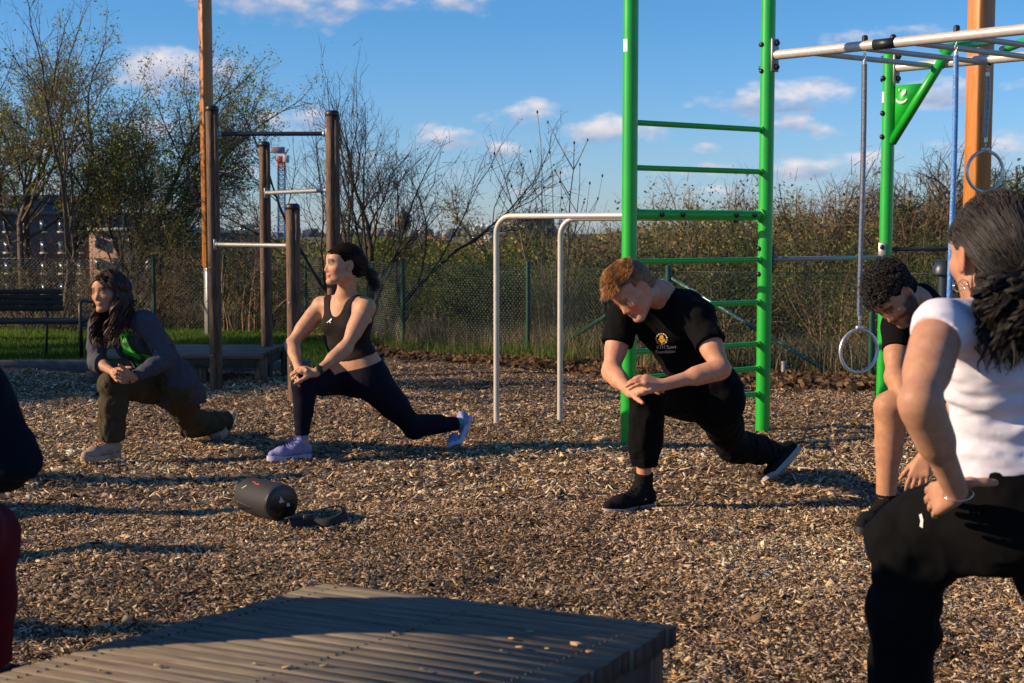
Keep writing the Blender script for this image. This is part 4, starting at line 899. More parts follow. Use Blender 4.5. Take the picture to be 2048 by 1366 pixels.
for i, (px, Yd, ptop, kind) in enumerate(WOOD):
    proto_ = PR_[kind][i % 2]; h0 = HT[proto_.name]
    if used[id(proto_)]: o = copy_tree(proto_)
    else: o = proto_; used[id(proto_)] = True
    p = W(px, ptop+(30 if 850 < px < 1010 else (14 if px < 1150 else (4 if ptop < 400 else 0))), Yd); z0 = gz(p.x, p.y)-.2; s = (p.z-z0)/h0
    o.location = (p.x, p.y, z0); o.rotation_euler = (0, 0, i*2.17); s2 = max(s, .45); o.scale = (min(s2*1.3, 1.8), min(s2*1.3, 1.8), s)
    dist = 'far off' if Yd > 54 else ('mid distance' if Yd > 35 else 'near')
    look = {'pine': 'dark green pine', 'bare': 'leafless broadleaf', 'birch': 'olive budding birch', 'bushy': 'brown budding tree'}[kind]
    size = 'short' if s < .85 else ('tall' if s > 1.15 else 'middling')
    WL.append([o, '%s %s, %s, %s' % (size, look, dist, place_name(px)), px])
from collections import defaultdict
_d = defaultdict(list)
for o_, lb_, px_ in WL: _d[lb_].append((px_, o_))
for lb_, l_ in _d.items():
    l_.sort(key=lambda q: q[0])
    for i_, (px_, o_) in enumerate(l_): o_['label'] = lb_ if len(l_) == 1 else lb_+', '+(('the left one', 'the right one') if len(l_) == 2 else ('leftmost', 'middle one', 'rightmost', 'last'))[min(i_, 3)]
# the far wood that reads as one mass
def far_wood():
    rng = np.random.default_rng(77); n = 330000; mb = MB()
    x = rng.random(n); Yd = 90+500*rng.random(n)**1.6; px = -200+2500*x; xx = (px-1024)/F*Yd
    base = ground_z(xx, Yd); hh = (9+3.5*fbm(np.stack([xx*.05, Yd*.05, 0*xx], -1), 3))*np.clip((Yd-60)/60, .6, 1); lim = CAMH-(.0062+.0030*np.clip((1250-px)/300, 0, 1)-.016*np.clip((px-1150)/250, 0, 1)+.002*vnoise(np.stack([px*.03, px*0, px*0], -1)))*Yd-base; hh = np.clip(np.minimum(hh, lim), 1, 40)
    u = rng.random(n); P = np.stack([xx+rng.normal(0, .8, n), Yd, base+hh*(.15+.85*u**.6)], 1)
    s = .06+.09*rng.random(n)+Yd*.0009; a = rng.normal(0, 1, (n, 3)); a /= np.linalg.norm(a, axis=1)[:, None]; b = rng.normal(0, 1, (n, 3)); b -= a*np.sum(a*b, 1)[:, None]; b /= np.linalg.norm(b, axis=1)[:, None]
    a *= s[:, None]; b *= (s*.6)[:, None]; v = np.stack([P-a, P+b, P+a, P-b], 1).reshape(-1, 3)
    cell = np.floor(xx/6).astype(int)*7+np.floor(Yd/9).astype(int)*13; pal = np.array([(.13, .10, .045), (.05, .065, .028), (.16, .125, .05), (.075, .08, .035), (.19, .175, .045)]); c = pal[cell % 5]*(.7+.6*rng.random((n, 1)))
    tag(mb.add(v, (np.arange(n)*4)[:, None]+np.arange(4), col=np.repeat(c, 4, 0)).build('far_wood', M['leafopaque'], colors=True), 'distant brown and dark green wood filling the valley below the city', 'wood', kind='stuff')
far_wood()
# ---------------------------------------------------------------- buildings
def facade(name, label, pxl, pxr, pyt, Yd, depth, storeys, cols, wallm, pyb=None, group=None, roofm=None, skip=(), lit=(), roof='flat', z0=None, win=(.5, .55)):
    a = W(pxl, pyt, Yd); b = W(pxr, pyt, Yd); zb = (gz((a.x+b.x)/2, Yd)-.5) if pyb is None else W(pxl, pyb, Yd).z
    t = thing(name, label, 'building', ((a.x+b.x)/2, Yd+depth/2, zb), group); H_ = a.z-zb; w = b.x-a.x
    MB().add(*box_vf(((a.x+b.x)/2, Yd+depth/2, zb+H_/2), (w, depth, H_))).build('wall', wallm, t)
    if roof == 'flat': MB().add(*box_vf(((a.x+b.x)/2, Yd+depth/2, a.z+.1*H_/10+.02), (w*1.02, depth*1.02, .03*H_+.05))).build('roof', roofm or M['roof_white'], t)
    elif roof == 'gable':
        h_ = H_*.55; v = [(a.x, Yd-.2, a.z), (b.x, Yd-.2, a.z), (b.x, Yd+depth, a.z), (a.x, Yd+depth, a.z), (a.x, Yd+depth/2, a.z+h_), (b.x, Yd+depth/2, a.z+h_)]
        MB().add(v, [(0, 1, 5, 4), (2, 3, 4, 5), (0, 4, 3), (1, 2, 5)]).build('roof', roofm or M['roof_orange'], t)
    cw = w/cols; ch = min(H_/storeys, 3.2) if storeys else 0
    for r in range(storeys):
        for c in range(cols):
            if (r, c) in skip: continue
            x = a.x+(c+.5)*cw; z = a.z-(r+.55)*(H_/storeys); ww = cw*win[0]; wh = H_/storeys*win[1]
            m_ = M['win_lit'] if (r, c) in lit else M['win_dark']
            wn = MB().add(*box_vf((x, Yd-.02, z), (ww, .12, wh))).build('window', m_, t)
            if w > 8 and Yd < 120: MB().add(*box_vf((x, Yd-.05, z-wh/2-.06), (ww*1.15, .2, .08))).build('sill', M['roof_white'], wn)
    return t
M['roof_white'] = mat('roof_trim', (.50, .47, .42), .7, noise=(3, (.38, .36, .33), .4, .6))
M['roof_orange'] = mat('roof_tile', (.62, .20, .08), .8, noise=(3, (.45, .14, .05), .4, .6))
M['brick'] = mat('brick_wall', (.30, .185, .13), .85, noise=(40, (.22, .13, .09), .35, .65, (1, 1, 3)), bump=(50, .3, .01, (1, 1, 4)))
M['brick_shaded'] = mat('brick_shaded', (.115, .09, .085), .85, noise=(30, (.07, .055, .05), .35, .65, (1, 1, 3)))  # darker copy of the brick, shade on the wing put into its colour
M['win_dark'] = mat('window_glass', (.035, .045, .06), .12, spec=.8)
M['win_lit'] = mat('window_blind', (.72, .66, .55), .5)
M['plaster'] = mat('plaster', (.50, .48, .46), .85, noise=(2, (.38, .36, .35), .4, .6))
M['plaster_grey'] = mat('plaster_grey', (.25, .24, .25), .85, noise=(2, (.18, .17, .18), .4, .6))
M['copper'] = mat('copper_green', (.10, .27, .22), .7)
M['dome_stone'] = mat('dome_stone', (.17, .115, .10), .85, noise=(.4, (.10, .07, .065), .4, .6))
M['slate'] = mat('slate', (.075, .085, .10), .7)
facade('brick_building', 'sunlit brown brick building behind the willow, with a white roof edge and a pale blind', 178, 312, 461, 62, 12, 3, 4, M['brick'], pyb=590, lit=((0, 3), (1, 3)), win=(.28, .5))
facade('brick_building', 'shaded brick wing right of the sunlit brick building', 318, 430, 466, 64, 12, 3, 6, M['brick_shaded'], pyb=590, win=(.35, .5))
facade('brick_building', 'tall dark brick block at the left edge behind the willow', -260, 178, 428, 66, 14, 4, 12, M['brick_shaded'], roofm=M['slate'], pyb=595, win=(.35, .5))
facade('brick_building', 'low dark roof storey standing above the left brick block', -60, 118, 404, 70, 8, 1, 4, M['slate'], roofm=M['slate'])
facade('tower_block', 'pale turquoise block on the skyline right of the orange pole', 478, 502, 450, 700, 20, 4, 3, mat('pale_green', (.25, .36, .38), .7))
facade('apartment_block', 'dull purple block on the skyline left of the second post', 510, 525, 458, 650, 20, 3, 3, mat('dull_purple', (.16, .12, .16), .8))
facade('concrete_house', 'grey concrete building with a flat roof left of the first grey bar, upper block', 968, 993, 466, 130, 8, 1, 1, M['plaster'], pyb=500, win=(.25, .4))
facade('concrete_house', 'grey concrete building stepped lower block with two dark windows', 950, 992, 489, 126, 10, 1, 2, M['plaster'], pyb=520, win=(.35, .5))
facade('terrace_house', 'low white terrace in front of the stepped concrete building', 932, 985, 509, 122, 6, 1, 4, M['plaster'], pyb=530, win=(.4, .4))
facade('concrete_block', 'long flat concrete block on the skyline behind the top of the grey bars', 990, 1108, 437, 260, 20, 1, 9, M['plaster_grey'], pyb=470, win=(.3, .25))
facade('orange_hall', 'small building with a bright orange roof below the domed tower', 852, 872, 478, 380, 10, 1, 3, M['roof_orange'], pyb=490, roof='gable', roofm=M['roof_orange'])
facade('orange_hall', 'bright orange roofed hall right of the smaller orange roof', 873, 897, 480, 380, 14, 1, 3, M['roof_orange'], pyb=490, roof='gable', roofm=M['roof_orange'])
facade('orange_hall', 'small orange brick house beside the stepped concrete building', 955, 967, 477, 300, 10, 1, 2, M['roof_orange'], pyb=490)
facade('green_roof_hall', 'long hall with pale green roof left of the stepped concrete building', 935, 968, 470, 420, 20, 1, 4, M['plaster_grey'], pyb=480, roofm=M['copper'])
# white sail shaped roofs
for k in range(3):
    q = W(952+k*11, 462, 900); t = thing('white_arch', 'white curved roof rib on the skyline, number %s from the left of three' % ('first', 'second', 'third')[k], 'roof rib', q, 'white curved roof ribs')
    del t['group']
    t['label'] = ('white curved roof rib on the skyline, left of three', 'white curved roof rib on the skyline, middle of three', 'white curved roof rib on the skyline, right of three')[k]
    pts = [W(948+k*11+u*9, 462-13*math.sin(u*math.pi*.6)*(1-.2*u)-(0), 900) for u in np.linspace(0, 1, 7)]; pts = [V(*p) for p in pts]; pts.append(V(*W(960+k*11, 466, 900)))
    MB().add(*tube_vf(pts, 1.0, 6)).build('rib', M['white'], t)
def lathe(mb, c, prof, n=16, mi=0):
    v = [(c[0]+r*math.cos(2*math.pi*i/n), c[1]+r*math.sin(2*math.pi*i/n), z) for r, z in prof for i in range(n)]
    mb.add(v, [(k*n+i, k*n+(i+1) % n, (k+1)*n+(i+1) % n, (k+1)*n+i) for k in range(len(prof)-1) for i in range(n)], mi=mi); return mb
def dome_tower():
    Yd = 1500.; s = Yd/F; c = W(806, 470, Yd); t = thing('domed_tower', 'brown stone tower with a dark dome and lantern on the skyline', 'tower', c); z = lambda py: W(806, py, Yd).z
    lathe(MB(), c, [(16.5*s, z(478)), (16.5*s, z(458)), (15.5*s, z(457)), (15.5*s, z(440)), (14*s, z(438)), (14*s, z(434))], 16).build('drum', M['dome_stone'], t)
    pr = [(14.5*s, z(434)), (13.5*s, z(430)), (11*s, z(426)), (7*s, z(423)), (4*s, z(422)), (3.6*s, z(417)), (1.6*s, z(415)), (.5*s, z(409))]
    lathe(MB(), c, pr, 16).build('dome', M['slate'], t, smooth=True, sharp=50)
    for i in range(8):
        a = math.pi+math.pi*(i+.5)/8; x = c.x+15.8*s*math.cos(a); y = c.y+15.8*s*math.sin(a)
        MB().add(*box_vf((x, y, (z(442)+z(456))/2), (2.0*s, 2.0*s, z(444)-z(455)), rotz(a))).build('window', M['win_dark'], t)
    MB().add(*box_vf((c.x, c.y-14*s, z(470)), (44*s, 10*s, 8*s))).build('base', M['dome_stone'], t)
dome_tower()
def green_tower(px, py, w, label):
    Yd = 1300.; s = Yd/F; c = W(px, 470, Yd); z = lambda q: W(px, q, Yd).z; t = thing('copper_tower', label, 'tower', c)
    lathe(MB(), c, [(w*s, z(472)), (w*s, z(py+9))], 12).build('shaft', M['copper'], t); lathe(MB(), c, [(w*1.15*s, z(py+9)), (w*1.05*s, z(py+5)), (w*.5*s, z(py+2)), (w*.2*s, z(py)), (.1*s, z(py-5))], 12).build('dome', M['copper'], t, smooth=True)
green_tower(934, 445, 4.5, 'slim copper green domed tower right of the big dome')
# skyline houses: individual, small
rng = random.Random(9); kinds = [('plaster', 'pale'), ('plaster_grey', 'grey'), ('dome_stone', 'brown'), ('slate', 'dark')]
SKN = defaultdict(list)
def sky_house(px, w, top, Yd, mk, lk, extra):
    p = W(px, top, Yd); zb = W(px, 474, Yd).z; s = Yd/F; t = None
    o = MB(); o.add(*box_vf((p.x, Yd, (p.z+zb)/2), (w*s, 14, p.z-zb)))
    if extra: # roof ridge
        o.add([(p.x-w*s/2, Yd-7, p.z+.01), (p.x+w*s/2, Yd-7, p.z+.01), (p.x+w*s/2, Yd+7, p.z+.01), (p.x-w*s/2, Yd+7, p.z+.01), (p.x-w*s/2, Yd, p.z+2.2*s), (p.x+w*s/2, Yd, p.z+2.2*s)], [(0, 1, 5, 4), (2, 3, 4, 5), (0, 4, 3), (1, 2, 5)], mi=1)
    for r in range(2):
        for c in range(max(2, int(w/4))):
            o.add(*box_vf((p.x-w*s/2+(c+.5)*w*s/max(2, int(w/4)), Yd-7, p.z-(r+.6)*(p.z-zb)/2.6), (1.2*s, .3, 1.4*s)), mi=2)
    m_ = o.build('skyline_house', [M[mk], M['slate'], M['win_dark']]); return m_
names = {}
for i in range(46):
    px = 440+i*15.5+rng.uniform(-5, 5); 
    if px > 1130: break
    mk, lk = kinds[rng.choice((0, 1, 1, 2, 3, 3))]; w = rng.uniform(8, 24); top = rng.uniform(456, 467)
    h = sky_house(px, w, top, 1000+rng.uniform(0, 500), mk, lk, rng.random() < .5)
    big = 'wide' if w > 16 else 'narrow'
    tag(h, '%s %s skyline building %s' % (big, lk, place_name(px)), 'building', 'small buildings along the skyline')
_sg = defaultdict(list)
for o_ in COL.objects:
    if o_.name.startswith('skyline_house'): _sg[o_['label']].append(o_)
for lb_, l_ in _sg.items():
    if len(l_) > 1:
        for o_, q_ in zip(sorted(l_, key=lambda o: o.data.vertices[0].co.x/o.data.vertices[0].co.y), ('the left one', 'the right one', 'the rightmost')): o_['label'] = lb_.replace('building ', 'building ')+', '+q_
# dark glass roofs seen through the fence
for (x0, x1, y0, Yd, lb) in ((700, 830, 600, 24, 'blue grey glasshouse roof seen through the fence left of the middle fence post'), (850, 895, 575, 30, 'pale flat roof seen through the fence among the shrubs')):
    pass
# construction crane
def crane():
    Yd = 420.; s = Yd/F; t = thing('tower_crane', 'red and white tower crane with a blue mast between the brown posts', 'crane', W(562, 560, Yd))
    def P(x, y, d=0): q = W(x, y, Yd); return V(q.x, q.y+d, q.z)
    def mast(y0, y1, hw, m_, nm):
        mb = MB(); x = 562; dd = hw*s*2
        c0 = [P(x-hw, y0), P(x+hw, y0), P(x+hw, y0, dd), P(x-hw, y0, dd)]; c1 = [P(x-hw, y1), P(x+hw, y1), P(x+hw, y1, dd), P(x-hw, y1, dd)]
        for a, b in zip(c0, c1): cyl(mb, a, b, 1.2*s, 5)
        n = max(2, int(abs(y1-y0)/9))
        for k in range(n):
            for q in range(4):
                a0 = c0[q]+(c1[q]-c0[q])*k/n; a1 = c0[(q+1) % 4]+(c1[(q+1) % 4]-c0[(q+1) % 4])*(k+1)/n; b1 = c0[q]+(c1[q]-c0[q])*(k+1)/n
                cyl(mb, a0, a1, .7*s, 4); cyl(mb, b1, a1, .7*s, 4)
        mb.build(nm, m_, t)
    mast(580, 340, 6.5, mat('crane_blue', (.05, .14, .30), .5), 'mast'); red = mat('crane_red', (.55, .09, .06), .5)
    mast(340, 326, 6.5, red, 'mast_top')
    MB().add(*box_vf(P(560, 319, 3*s), (12*s, 12*s, 13*s), bev=.4*s)).build('slewing_ring', red, t)
    MB().add(*box_vf(P(556, 300, 2*s), (26*s, 10*s, 12*s), bev=.5*s)).build('machine_house', M['plaster_grey'], t)
    MB().add(*box_vf(P(573, 318, -3*s), (11*s, 10*s, 15*s), bev=1*s)).build('cab', M['plaster'], t)
    j = MB(); cyl(j, P(570, 310), P(577, 298), 1.6*s, 6); cyl(j, P(548, 306), P(572, 306), 1.6*s, 6); cyl(j, P(555, 294), P(556, 290), 1*s, 5); j.build('jib_foot', red, t)
crane()

for i, (x, y, k_, sc_) in enumerate(((-5.3, 11.35, 'bushy', .34), (-6.6, 11.2, 'bushy', .48), (-9.5, 10.6, 'birch', .62), (-8.2, 10.9, 'bushy', .60), (-7.6, 12.7, 'bushy', .42), (-9.0, 13.5, 'birch', .5))):
    o = copy_tree(PR_[k_][i % 2]); o.location = (x, y, 0); o.rotation_euler = (0, 0, i*1.3); o.scale = (sc_,)*3
    o['label'] = ('budding tree outside the left edge beside the lawn, the largest', 'young birch outside the left edge beside the lawn', 'tall birch farther outside the left edge', 'low budding tree outside the left edge by the bench', 'bushy budding tree outside the left edge in line with the bench', 'birch outside the left edge beyond the bench')[i]
# ---------------------------------------------------------------- figures: distance fields polygonised into continuous skins
def smin(a, b, k): h = np.clip(.5+.5*(b-a)/k, 0, 1); return b*(1-h)+a*h - k*h*(1-h)
def cone(a, b, ra, rb=None, k=.02, ax=None, s=1.0): return ['c', np.array(a, float), np.array(b, float), ra, ra if rb is None else rb, k, None if ax is None else nrm(ax), s]
def ell(c, r, R=None, k=.02, sub=False): return ['s' if sub else 'e', np.array(c, float), np.array(r, float)*np.ones(3), np.eye(3) if R is None else R, k]
def inflate(pr, d, kk=None):
    out = []
    for q in pr:
        q = list(q)
        if q[0] == 'c': q[3] += d; q[4] += d
        elif q[0] == 'e': q[2] = q[2]+d
        else: continue
        if kk: q[5 if q[0] == 'c' else 4] = kk
        out.append(q)
    return out
def prim_eval(q, P):
    if q[0] == 'c':
        _, a, b, ra, rb, k, ax, s = q; v = P-a; ba = b-a
        if ax is not None:
            v = v + (v@ax)[..., None]*ax*(1/s-1); ba = ba + np.dot(ba, ax)*ax*(1/s-1)
        t = np.clip((v@ba)/(np.dot(ba, ba)+1e-9), 0, 1); return np.linalg.norm(v-t[..., None]*ba, axis=-1)-(ra+(rb-ra)*t)
    _, c, r, R, k = q; v = (P-c)@R; k0 = np.linalg.norm(v/r, axis=-1); k1 = np.linalg.norm(v/(r*r), axis=-1)+1e-9
    return k0*(k0-1)/k1
def prim_box(q):
    if q[0] == 'c':
        m = max(q[3], q[4])*max(1, q[7]); return np.minimum(q[1], q[2])-m, np.maximum(q[1], q[2])+m
    m = q[2].max(); return q[1]-m, q[1]+m
def trimf(P, c, nv, R):
    v = P-np.asarray(c, float); n = nrm(nv); t = v@n
    if isinstance(R, tuple): return np.maximum(-t, np.maximum(np.linalg.norm(v-t[..., None]*n, axis=-1)-R[1], t-R[0]*.9))
    return np.maximum(-t, np.linalg.norm(v, axis=-1)-R)
def polygonise(prims, h=.005, trims=(), folds=(), noise=None, extra=None, keep=None):
    lo = np.min([prim_box(q)[0] for q in prims if q[0] != 's'], 0)-.03; hi = np.max([prim_box(q)[1] for q in prims if q[0] != 's'], 0)+.03
    n = np.ceil((hi-lo)/h).astype(int)+1; D = np.full(n, 1.0, np.float32); ax = [lo[i]+h*np.arange(n[i]) for i in range(3)]
    def block(a, b):
        i0 = np.clip(np.floor((a-lo)/h).astype(int), 0, n-1); i1 = np.clip(np.ceil((b-lo)/h).astype(int)+1, 1, n)
        if (i1 <= i0).any(): return None, None
        sl = tuple(slice(i0[i], i1[i]) for i in range(3)); P = np.stack(np.meshgrid(*[ax[i][sl[i]] for i in range(3)], indexing='ij'), -1).astype(np.float32)
        return sl, P
    for q in prims:
        k = q[5] if q[0] == 'c' else q[4]; a, b = prim_box(q); m = .022+k
        sl, P = block(a-m, b+m)
        if sl is None: continue
        d = prim_eval(q, P).astype(np.float32)
        if q[0] == 's': D[sl] = -smin(-D[sl], d, max(k, 1e-4))
        else: D[sl] = smin(D[sl], d, max(k, 1e-4))
    near = np.abs(D) < .035; I = np.argwhere(near); Pn = lo+I*h; dn = D[near]
    if noise is not None:
        for (amp, fr) in noise:
            f_ = fbm(Pn@np.asarray(fr, float).reshape(-1, 3).T if np.ndim(fr) > 1 else Pn*np.asarray(fr, float), 2); dn = dn+amp*(np.abs(f_)*1.6-.5)
    for (c, axv, R, amp, freq) in folds:
        v = Pn-np.asarray(c, float); r = np.linalg.norm(v, axis=1)/R; m = r < 2.2; w = np.exp(-r[m]**2)
        vm = v[m]; ph = freq*(vm@nrm(axv))+1.8*vnoise(vm*14+5)+.8*vnoise(vm*30); dn[m] += amp*w*np.sin(ph)
    if extra is not None: dn = extra(Pn, dn)
    for (c, nv, R) in trims:     # removes what lies beyond the plane within a ball
        dn = np.maximum(dn, -trimf(Pn, c, nv, R))
    D[near] = dn
    for (c, nv, R) in trims:
        c = np.asarray(c, float); R_ = R[0] if isinstance(R, tuple) else R; sl, P = block(c-R_, c+R_)
        if sl is None: continue
        D[sl] = np.maximum(D[sl], -trimf(P, c, nv, R))
    return nets(D, lo, h)
def nets(D, lo, h):
    S = D < 0; sx, sy, sz = S.shape; c = np.zeros((sx-1, sy-1, sz-1), np.uint8)
    for dx in (0, 1):
        for dy in (0, 1):
            for dz in (0, 1): c += S[dx:sx-1+dx, dy:sy-1+dy, dz:sz-1+dz]
    act = (c > 0) & (c < 8); idx = -np.ones(c.shape, np.int32); I = np.argwhere(act); idx[act] = np.arange(len(I))
    acc = np.zeros((len(I), 3)); cnt = np.zeros(len(I))
    for a in range(3):
        o1, o2 = [(1, 2), (0, 2), (0, 1)][a]
        for u in (0, 1):
            for w in (0, 1):
                p = I.copy(); p[:, o1] += u; p[:, o2] += w; q = p.copy(); q[:, a] += 1
                d0 = D[p[:, 0], p[:, 1], p[:, 2]]; d1 = D[q[:, 0], q[:, 1], q[:, 2]]; m = (d0 < 0) != (d1 < 0)
                t = np.where(m, d0/(d0-d1+1e-12), 0); t = np.clip(t, 0, 1); pt = p.astype(float); pt[:, a] += t
                acc[m] += pt[m]; cnt[m] += 1
    v = acc/np.maximum(cnt, 1)[:, None]; F_ = []
    for a in range(3):
        o1, o2 = [(1, 2), (2, 0), (0, 1)][a]
        s0 = [slice(1, -1)]*3; s0[a] = slice(0, -1); s1 = list(s0); s1[a] = slice(1, None)
        A, B = S[tuple(s0)], S[tuple(s1)]; m = A != B; P = np.argwhere(m); flip = A[m]
        off = np.array([1, 1, 1]); off[a] = 0; P = P+off
        e1 = np.zeros(3, int); e1[o1] = 1; e2 = np.zeros(3, int); e2[o2] = 1
        g = lambda q: idx[q[:, 0], q[:, 1], q[:, 2]]
        qd = np.stack([g(P-e1-e2), g(P-e2), g(P), g(P-e1)], 1); qd[~flip] = qd[~flip][:, ::-1]; F_.append(qd)
    f = np.concatenate(F_); f = f[(f >= 0).all(1)]
    # one relaxation pass takes out the grid steps
    for _ in range(2):
        s = np.zeros_like(v); n_ = np.zeros(len(v))
        for i in range(4):
            a, b = f[:, i], f[:, (i+1) % 4]
            for j in range(3): s[:, j] += np.bincount(a, v[b, j], len(v)) + np.bincount(b, v[a, j], len(v))
            n_ += np.bincount(a, minlength=len(v))+np.bincount(b, minlength=len(v))
        v = v*.55+.45*s/np.maximum(n_, 1)[:, None]
    return lo+v*h, f
def skin_mesh(name, vf, m, parent, col=None, label=None):
    v, f = vf; mb = MB().add(v, f, col=col if col is not None else np.ones((len(v), 3))); return mb.build(name, m, parent, smooth=True, colors=col is not None, label=label)
# --- anatomy
def frame(right, fwd, up): return np.stack([right, fwd, up], 1)
def head_frame(f, up, side=0):
    f = nrm(f); up = np.asarray(up, float); up = nrm(up-f*np.dot(up, f)); r = np.cross(f, up); return frame(r, f, up)
def hp(c, R, s, p): return np.asarray(c)+R@(np.array(p, float)*s)
def head_prims(c, R, s, nk, male=False):
    H = lambda *p: hp(c, R, s, p); E = lambda p, r, k=.012, sub=False, RR=None: ell(H(*p), np.array(r)*s, R if RR is None else R@RR, k*s, sub)
    C = lambda a, b, ra, rb, k=.012: cone(H(*a), H(*b), ra*s, rb*s, k*s)
    j = 1.12 if male else 1.0; pr = [
        E((0, -.018, .030), (.073, .091, .083)), E((0, .030, -.028), (.058*j, .062, .076), .03), E((0, .045, .035), (.058, .045, .045), .03)]
    for q in (-1, 1):
        pr += [C((q*.048*j, -.002, -.055), (q*.016*j, .066, -.097), .017*j, .014*j, .02), E((q*.040, .055, -.026), (.021, .021, .018), .02)]
    pr += [E((0, .074, -.094), (.020*j, .017, .015*j), .018), C((-.028, .077, .014), (.028, .077, .014), .0105*j, .0105*j, .012)]
    for q in (-1, 1): pr += [E((q*.030, .098, -.004), (.017, .016, .0115), .010, True)]
    for q in (-1, 1): pr += [E((q*.030, .073, -.005), (.0145, .0145, .0125), .003)]
    pr += [C((0, .082, .004), (0, .099, -.035), .0065, .0090, .010), E((0, .086, -.038), (.012, .011, .009), .008)]
    for q in (-1, 1): pr += [E((q*.0105, .089, -.041), (.0065, .009, .006), .005)]
    pr += [E((0, .085, -.0615), (.021, .0085, .0050), .005), E((0, .084, -.0715), (.018, .0085, .0062), .005), E((0, .099, -.0663), (.015, .008, .0010), .002, True)]
    for q in (-1, 1):
        a = math.radians(12*q); RR = np.array([[math.cos(a), -math.sin(a), 0], [math.sin(a), math.cos(a), 0], [0, 0, 1]])
        pr += [E((q*.0755, -.012, -.008), (.0065, .017, .030), .006, RR=RR), E((q*.083, -.008, -.002), (.006, .009, .015), .004, True, RR=RR), E((q*.072, -.002, -.032), (.006, .009, .010), .006)]
    nr = .056*s if male else .047*s
    pr += [cone(H(0, -.030, -.045), nk, nr, nr*1.12, .025)]
    return pr
def head_colors(v, c, R, s, base, P):
    "skin tint, lips, brows, eyes, beard; eye whites and skin round the eyes darkened"
    L_ = ((v-np.asarray(c))@R)/s; n = fbm(v*60, 2); base = np.array(base); col = np.tile(base, (len(v), 1))*(1+.07*n[:, None])
    x, y, z = np.abs(L_[:, 0]), L_[:, 1], L_[:, 2]; inh = (y > .02) & (z > -.12) & (z < .1) & (x < .09)
    def mix(w, c2): 
        w = np.clip(w, 0, 1)[:, None]; col[:] = col*(1-w)+np.array(c2)*w
    g = lambda dx, dz, ax_, az_: np.exp(-((dx/ax_)**2+(dz/az_)**2))
    blush = P.get('blush', .25); mix(inh*g(x-.042, z+.038, .018, .02)*blush, base*[1.12, .62, .55]); mix(inh*(y > .09)*g(x, z+.038, .014, .012)*blush, base*[1.15, .65, .58])
    ear = (x > .070) & (np.abs(y+.01) < .03) & (np.abs(z) < .045); mix(ear*.35, base*[1.15, .6, .5])
    mix(inh*(y > .076)*(x < .022)*np.clip(1.6*g(x*.75, z+.066, .02, .0080), 0, 1)*P.get('lipw', .8), P['lip'])
    br = inh*(y > .05)*np.clip(2.0*g(0*x, z-(.0175-.25*np.maximum(x-.032, 0)), 1, .0062)*(x > .012)*(x < .050), 0, 1); mix(br*P.get('browk', .85), P['brow'])
    eye = inh*(y > .07)*g(x-.030, z+.005, .0125, .0058)
    mix(np.clip(eye*2.2-.5, 0, 1)*P.get('eyew', 1), (.34, .30, .27)); mix(np.clip(inh*(y > .07)*g(x-.030+P.get('gaze', 0), z+.005, .0068, .0062)*2.4-.6, 0, 1), P.get('iris', (.03, .018, .012)))
    lid = inh*(y > .06)*(x > .012)*(x < .047)*g(0*x, z-.0030, 1, .0034); mix(lid*.95, P['brow'])
    mix(inh*(y > .05)*g(x-.030, z-.006, .020, .012)*.28, base*.55)  # darker skin round the eyes
    if P.get('beard'):
        bz = np.clip((-.030-z)/.018, 0, 1)*(y > -.02)*(z > -.125); bz = bz*(1-np.clip(2*g(x*.5, z+.066, .018, .010), 0, 1)*(y > .06)); side_ = np.clip((-.005-z)/.02, 0, 1)*(x > .052)*(y < .05)*(y > -.01)*(z > -.12)
        must = g(x*.55, z+.052, .018, .0055)*(y > .07)*1.3
        mix(np.clip(np.maximum(np.maximum(bz*np.clip((x-.018)/.015, .55, 1), side_), must), 0, 1)*P['beard'], P['beardc'])
    return col
def hand_prims(w, d, n, side, s=1.0, curl=(.3, .35, .25), spread=.06, thumb=(.8, .6, -.15), curls=None):
    "w wrist, d along the hand, n out of the back of the hand, side: unit-ish vector to the thumb"
    w = np.array(w, float); d = nrm(d); n = nrm(np.asarray(n, float)-d*np.dot(n, d)); t = nrm(np.cross(d, n)); 
    if np.dot(t, side) < 0: t = -t
    pr = []; K = []
    for i in range(4):
        kp = w+d*(.086-.004*abs(i-1)-.004*i)*s+t*(.029-.0195*i)*s; K.append(kp)
        pr.append(cone(w+t*(.014-.009*i)*s+d*.004, kp, .0145*s, .0118*s, .012))
    pr.append(cone(w+t*.018*s+d*.02*s-n*.006*s, w+t*.026*s+d*.05*s-n*.006*s, .016*s, .013*s, .012))
    pr.append(cone(w-t*.016*s+d*.015*s-n*.006*s, w-t*.024*s+d*.06*s-n*.005*s, .013*s, .011*s, .012))
    Ls = (.070, .078, .073, .057); rr = (.0088, .0090, .0086, .0076)
    for i in range(4):
        c = curls[i] if curls else curl; a = 0; p = K[i]; dd = nrm(d+t*spread*(1.5-i))
        for j, fr in enumerate((.44, .31, .25)):
            a += c[j]; q = p+(dd*math.cos(a)-n*math.sin(a))*Ls[i]*fr*s; r0 = rr[i]*(1-.09*j)*s
            pr.append(cone(p, q, r0, r0*.92, .0035)); p = q
    p = w+t*.022*s+d*.022*s-n*.004*s; dv = nrm(t*thumb[0]+d*thumb[1]+n*thumb[2])
    for j, (l, r0) in enumerate(((.042, .0135), (.034, .0108), (.027, .0094))):
        q = p+dv*l*s; pr.append(cone(p, q, r0*s, r0*.9*s, .006)); p = q; dv = nrm(dv+d*.22-n*.18)
    return pr
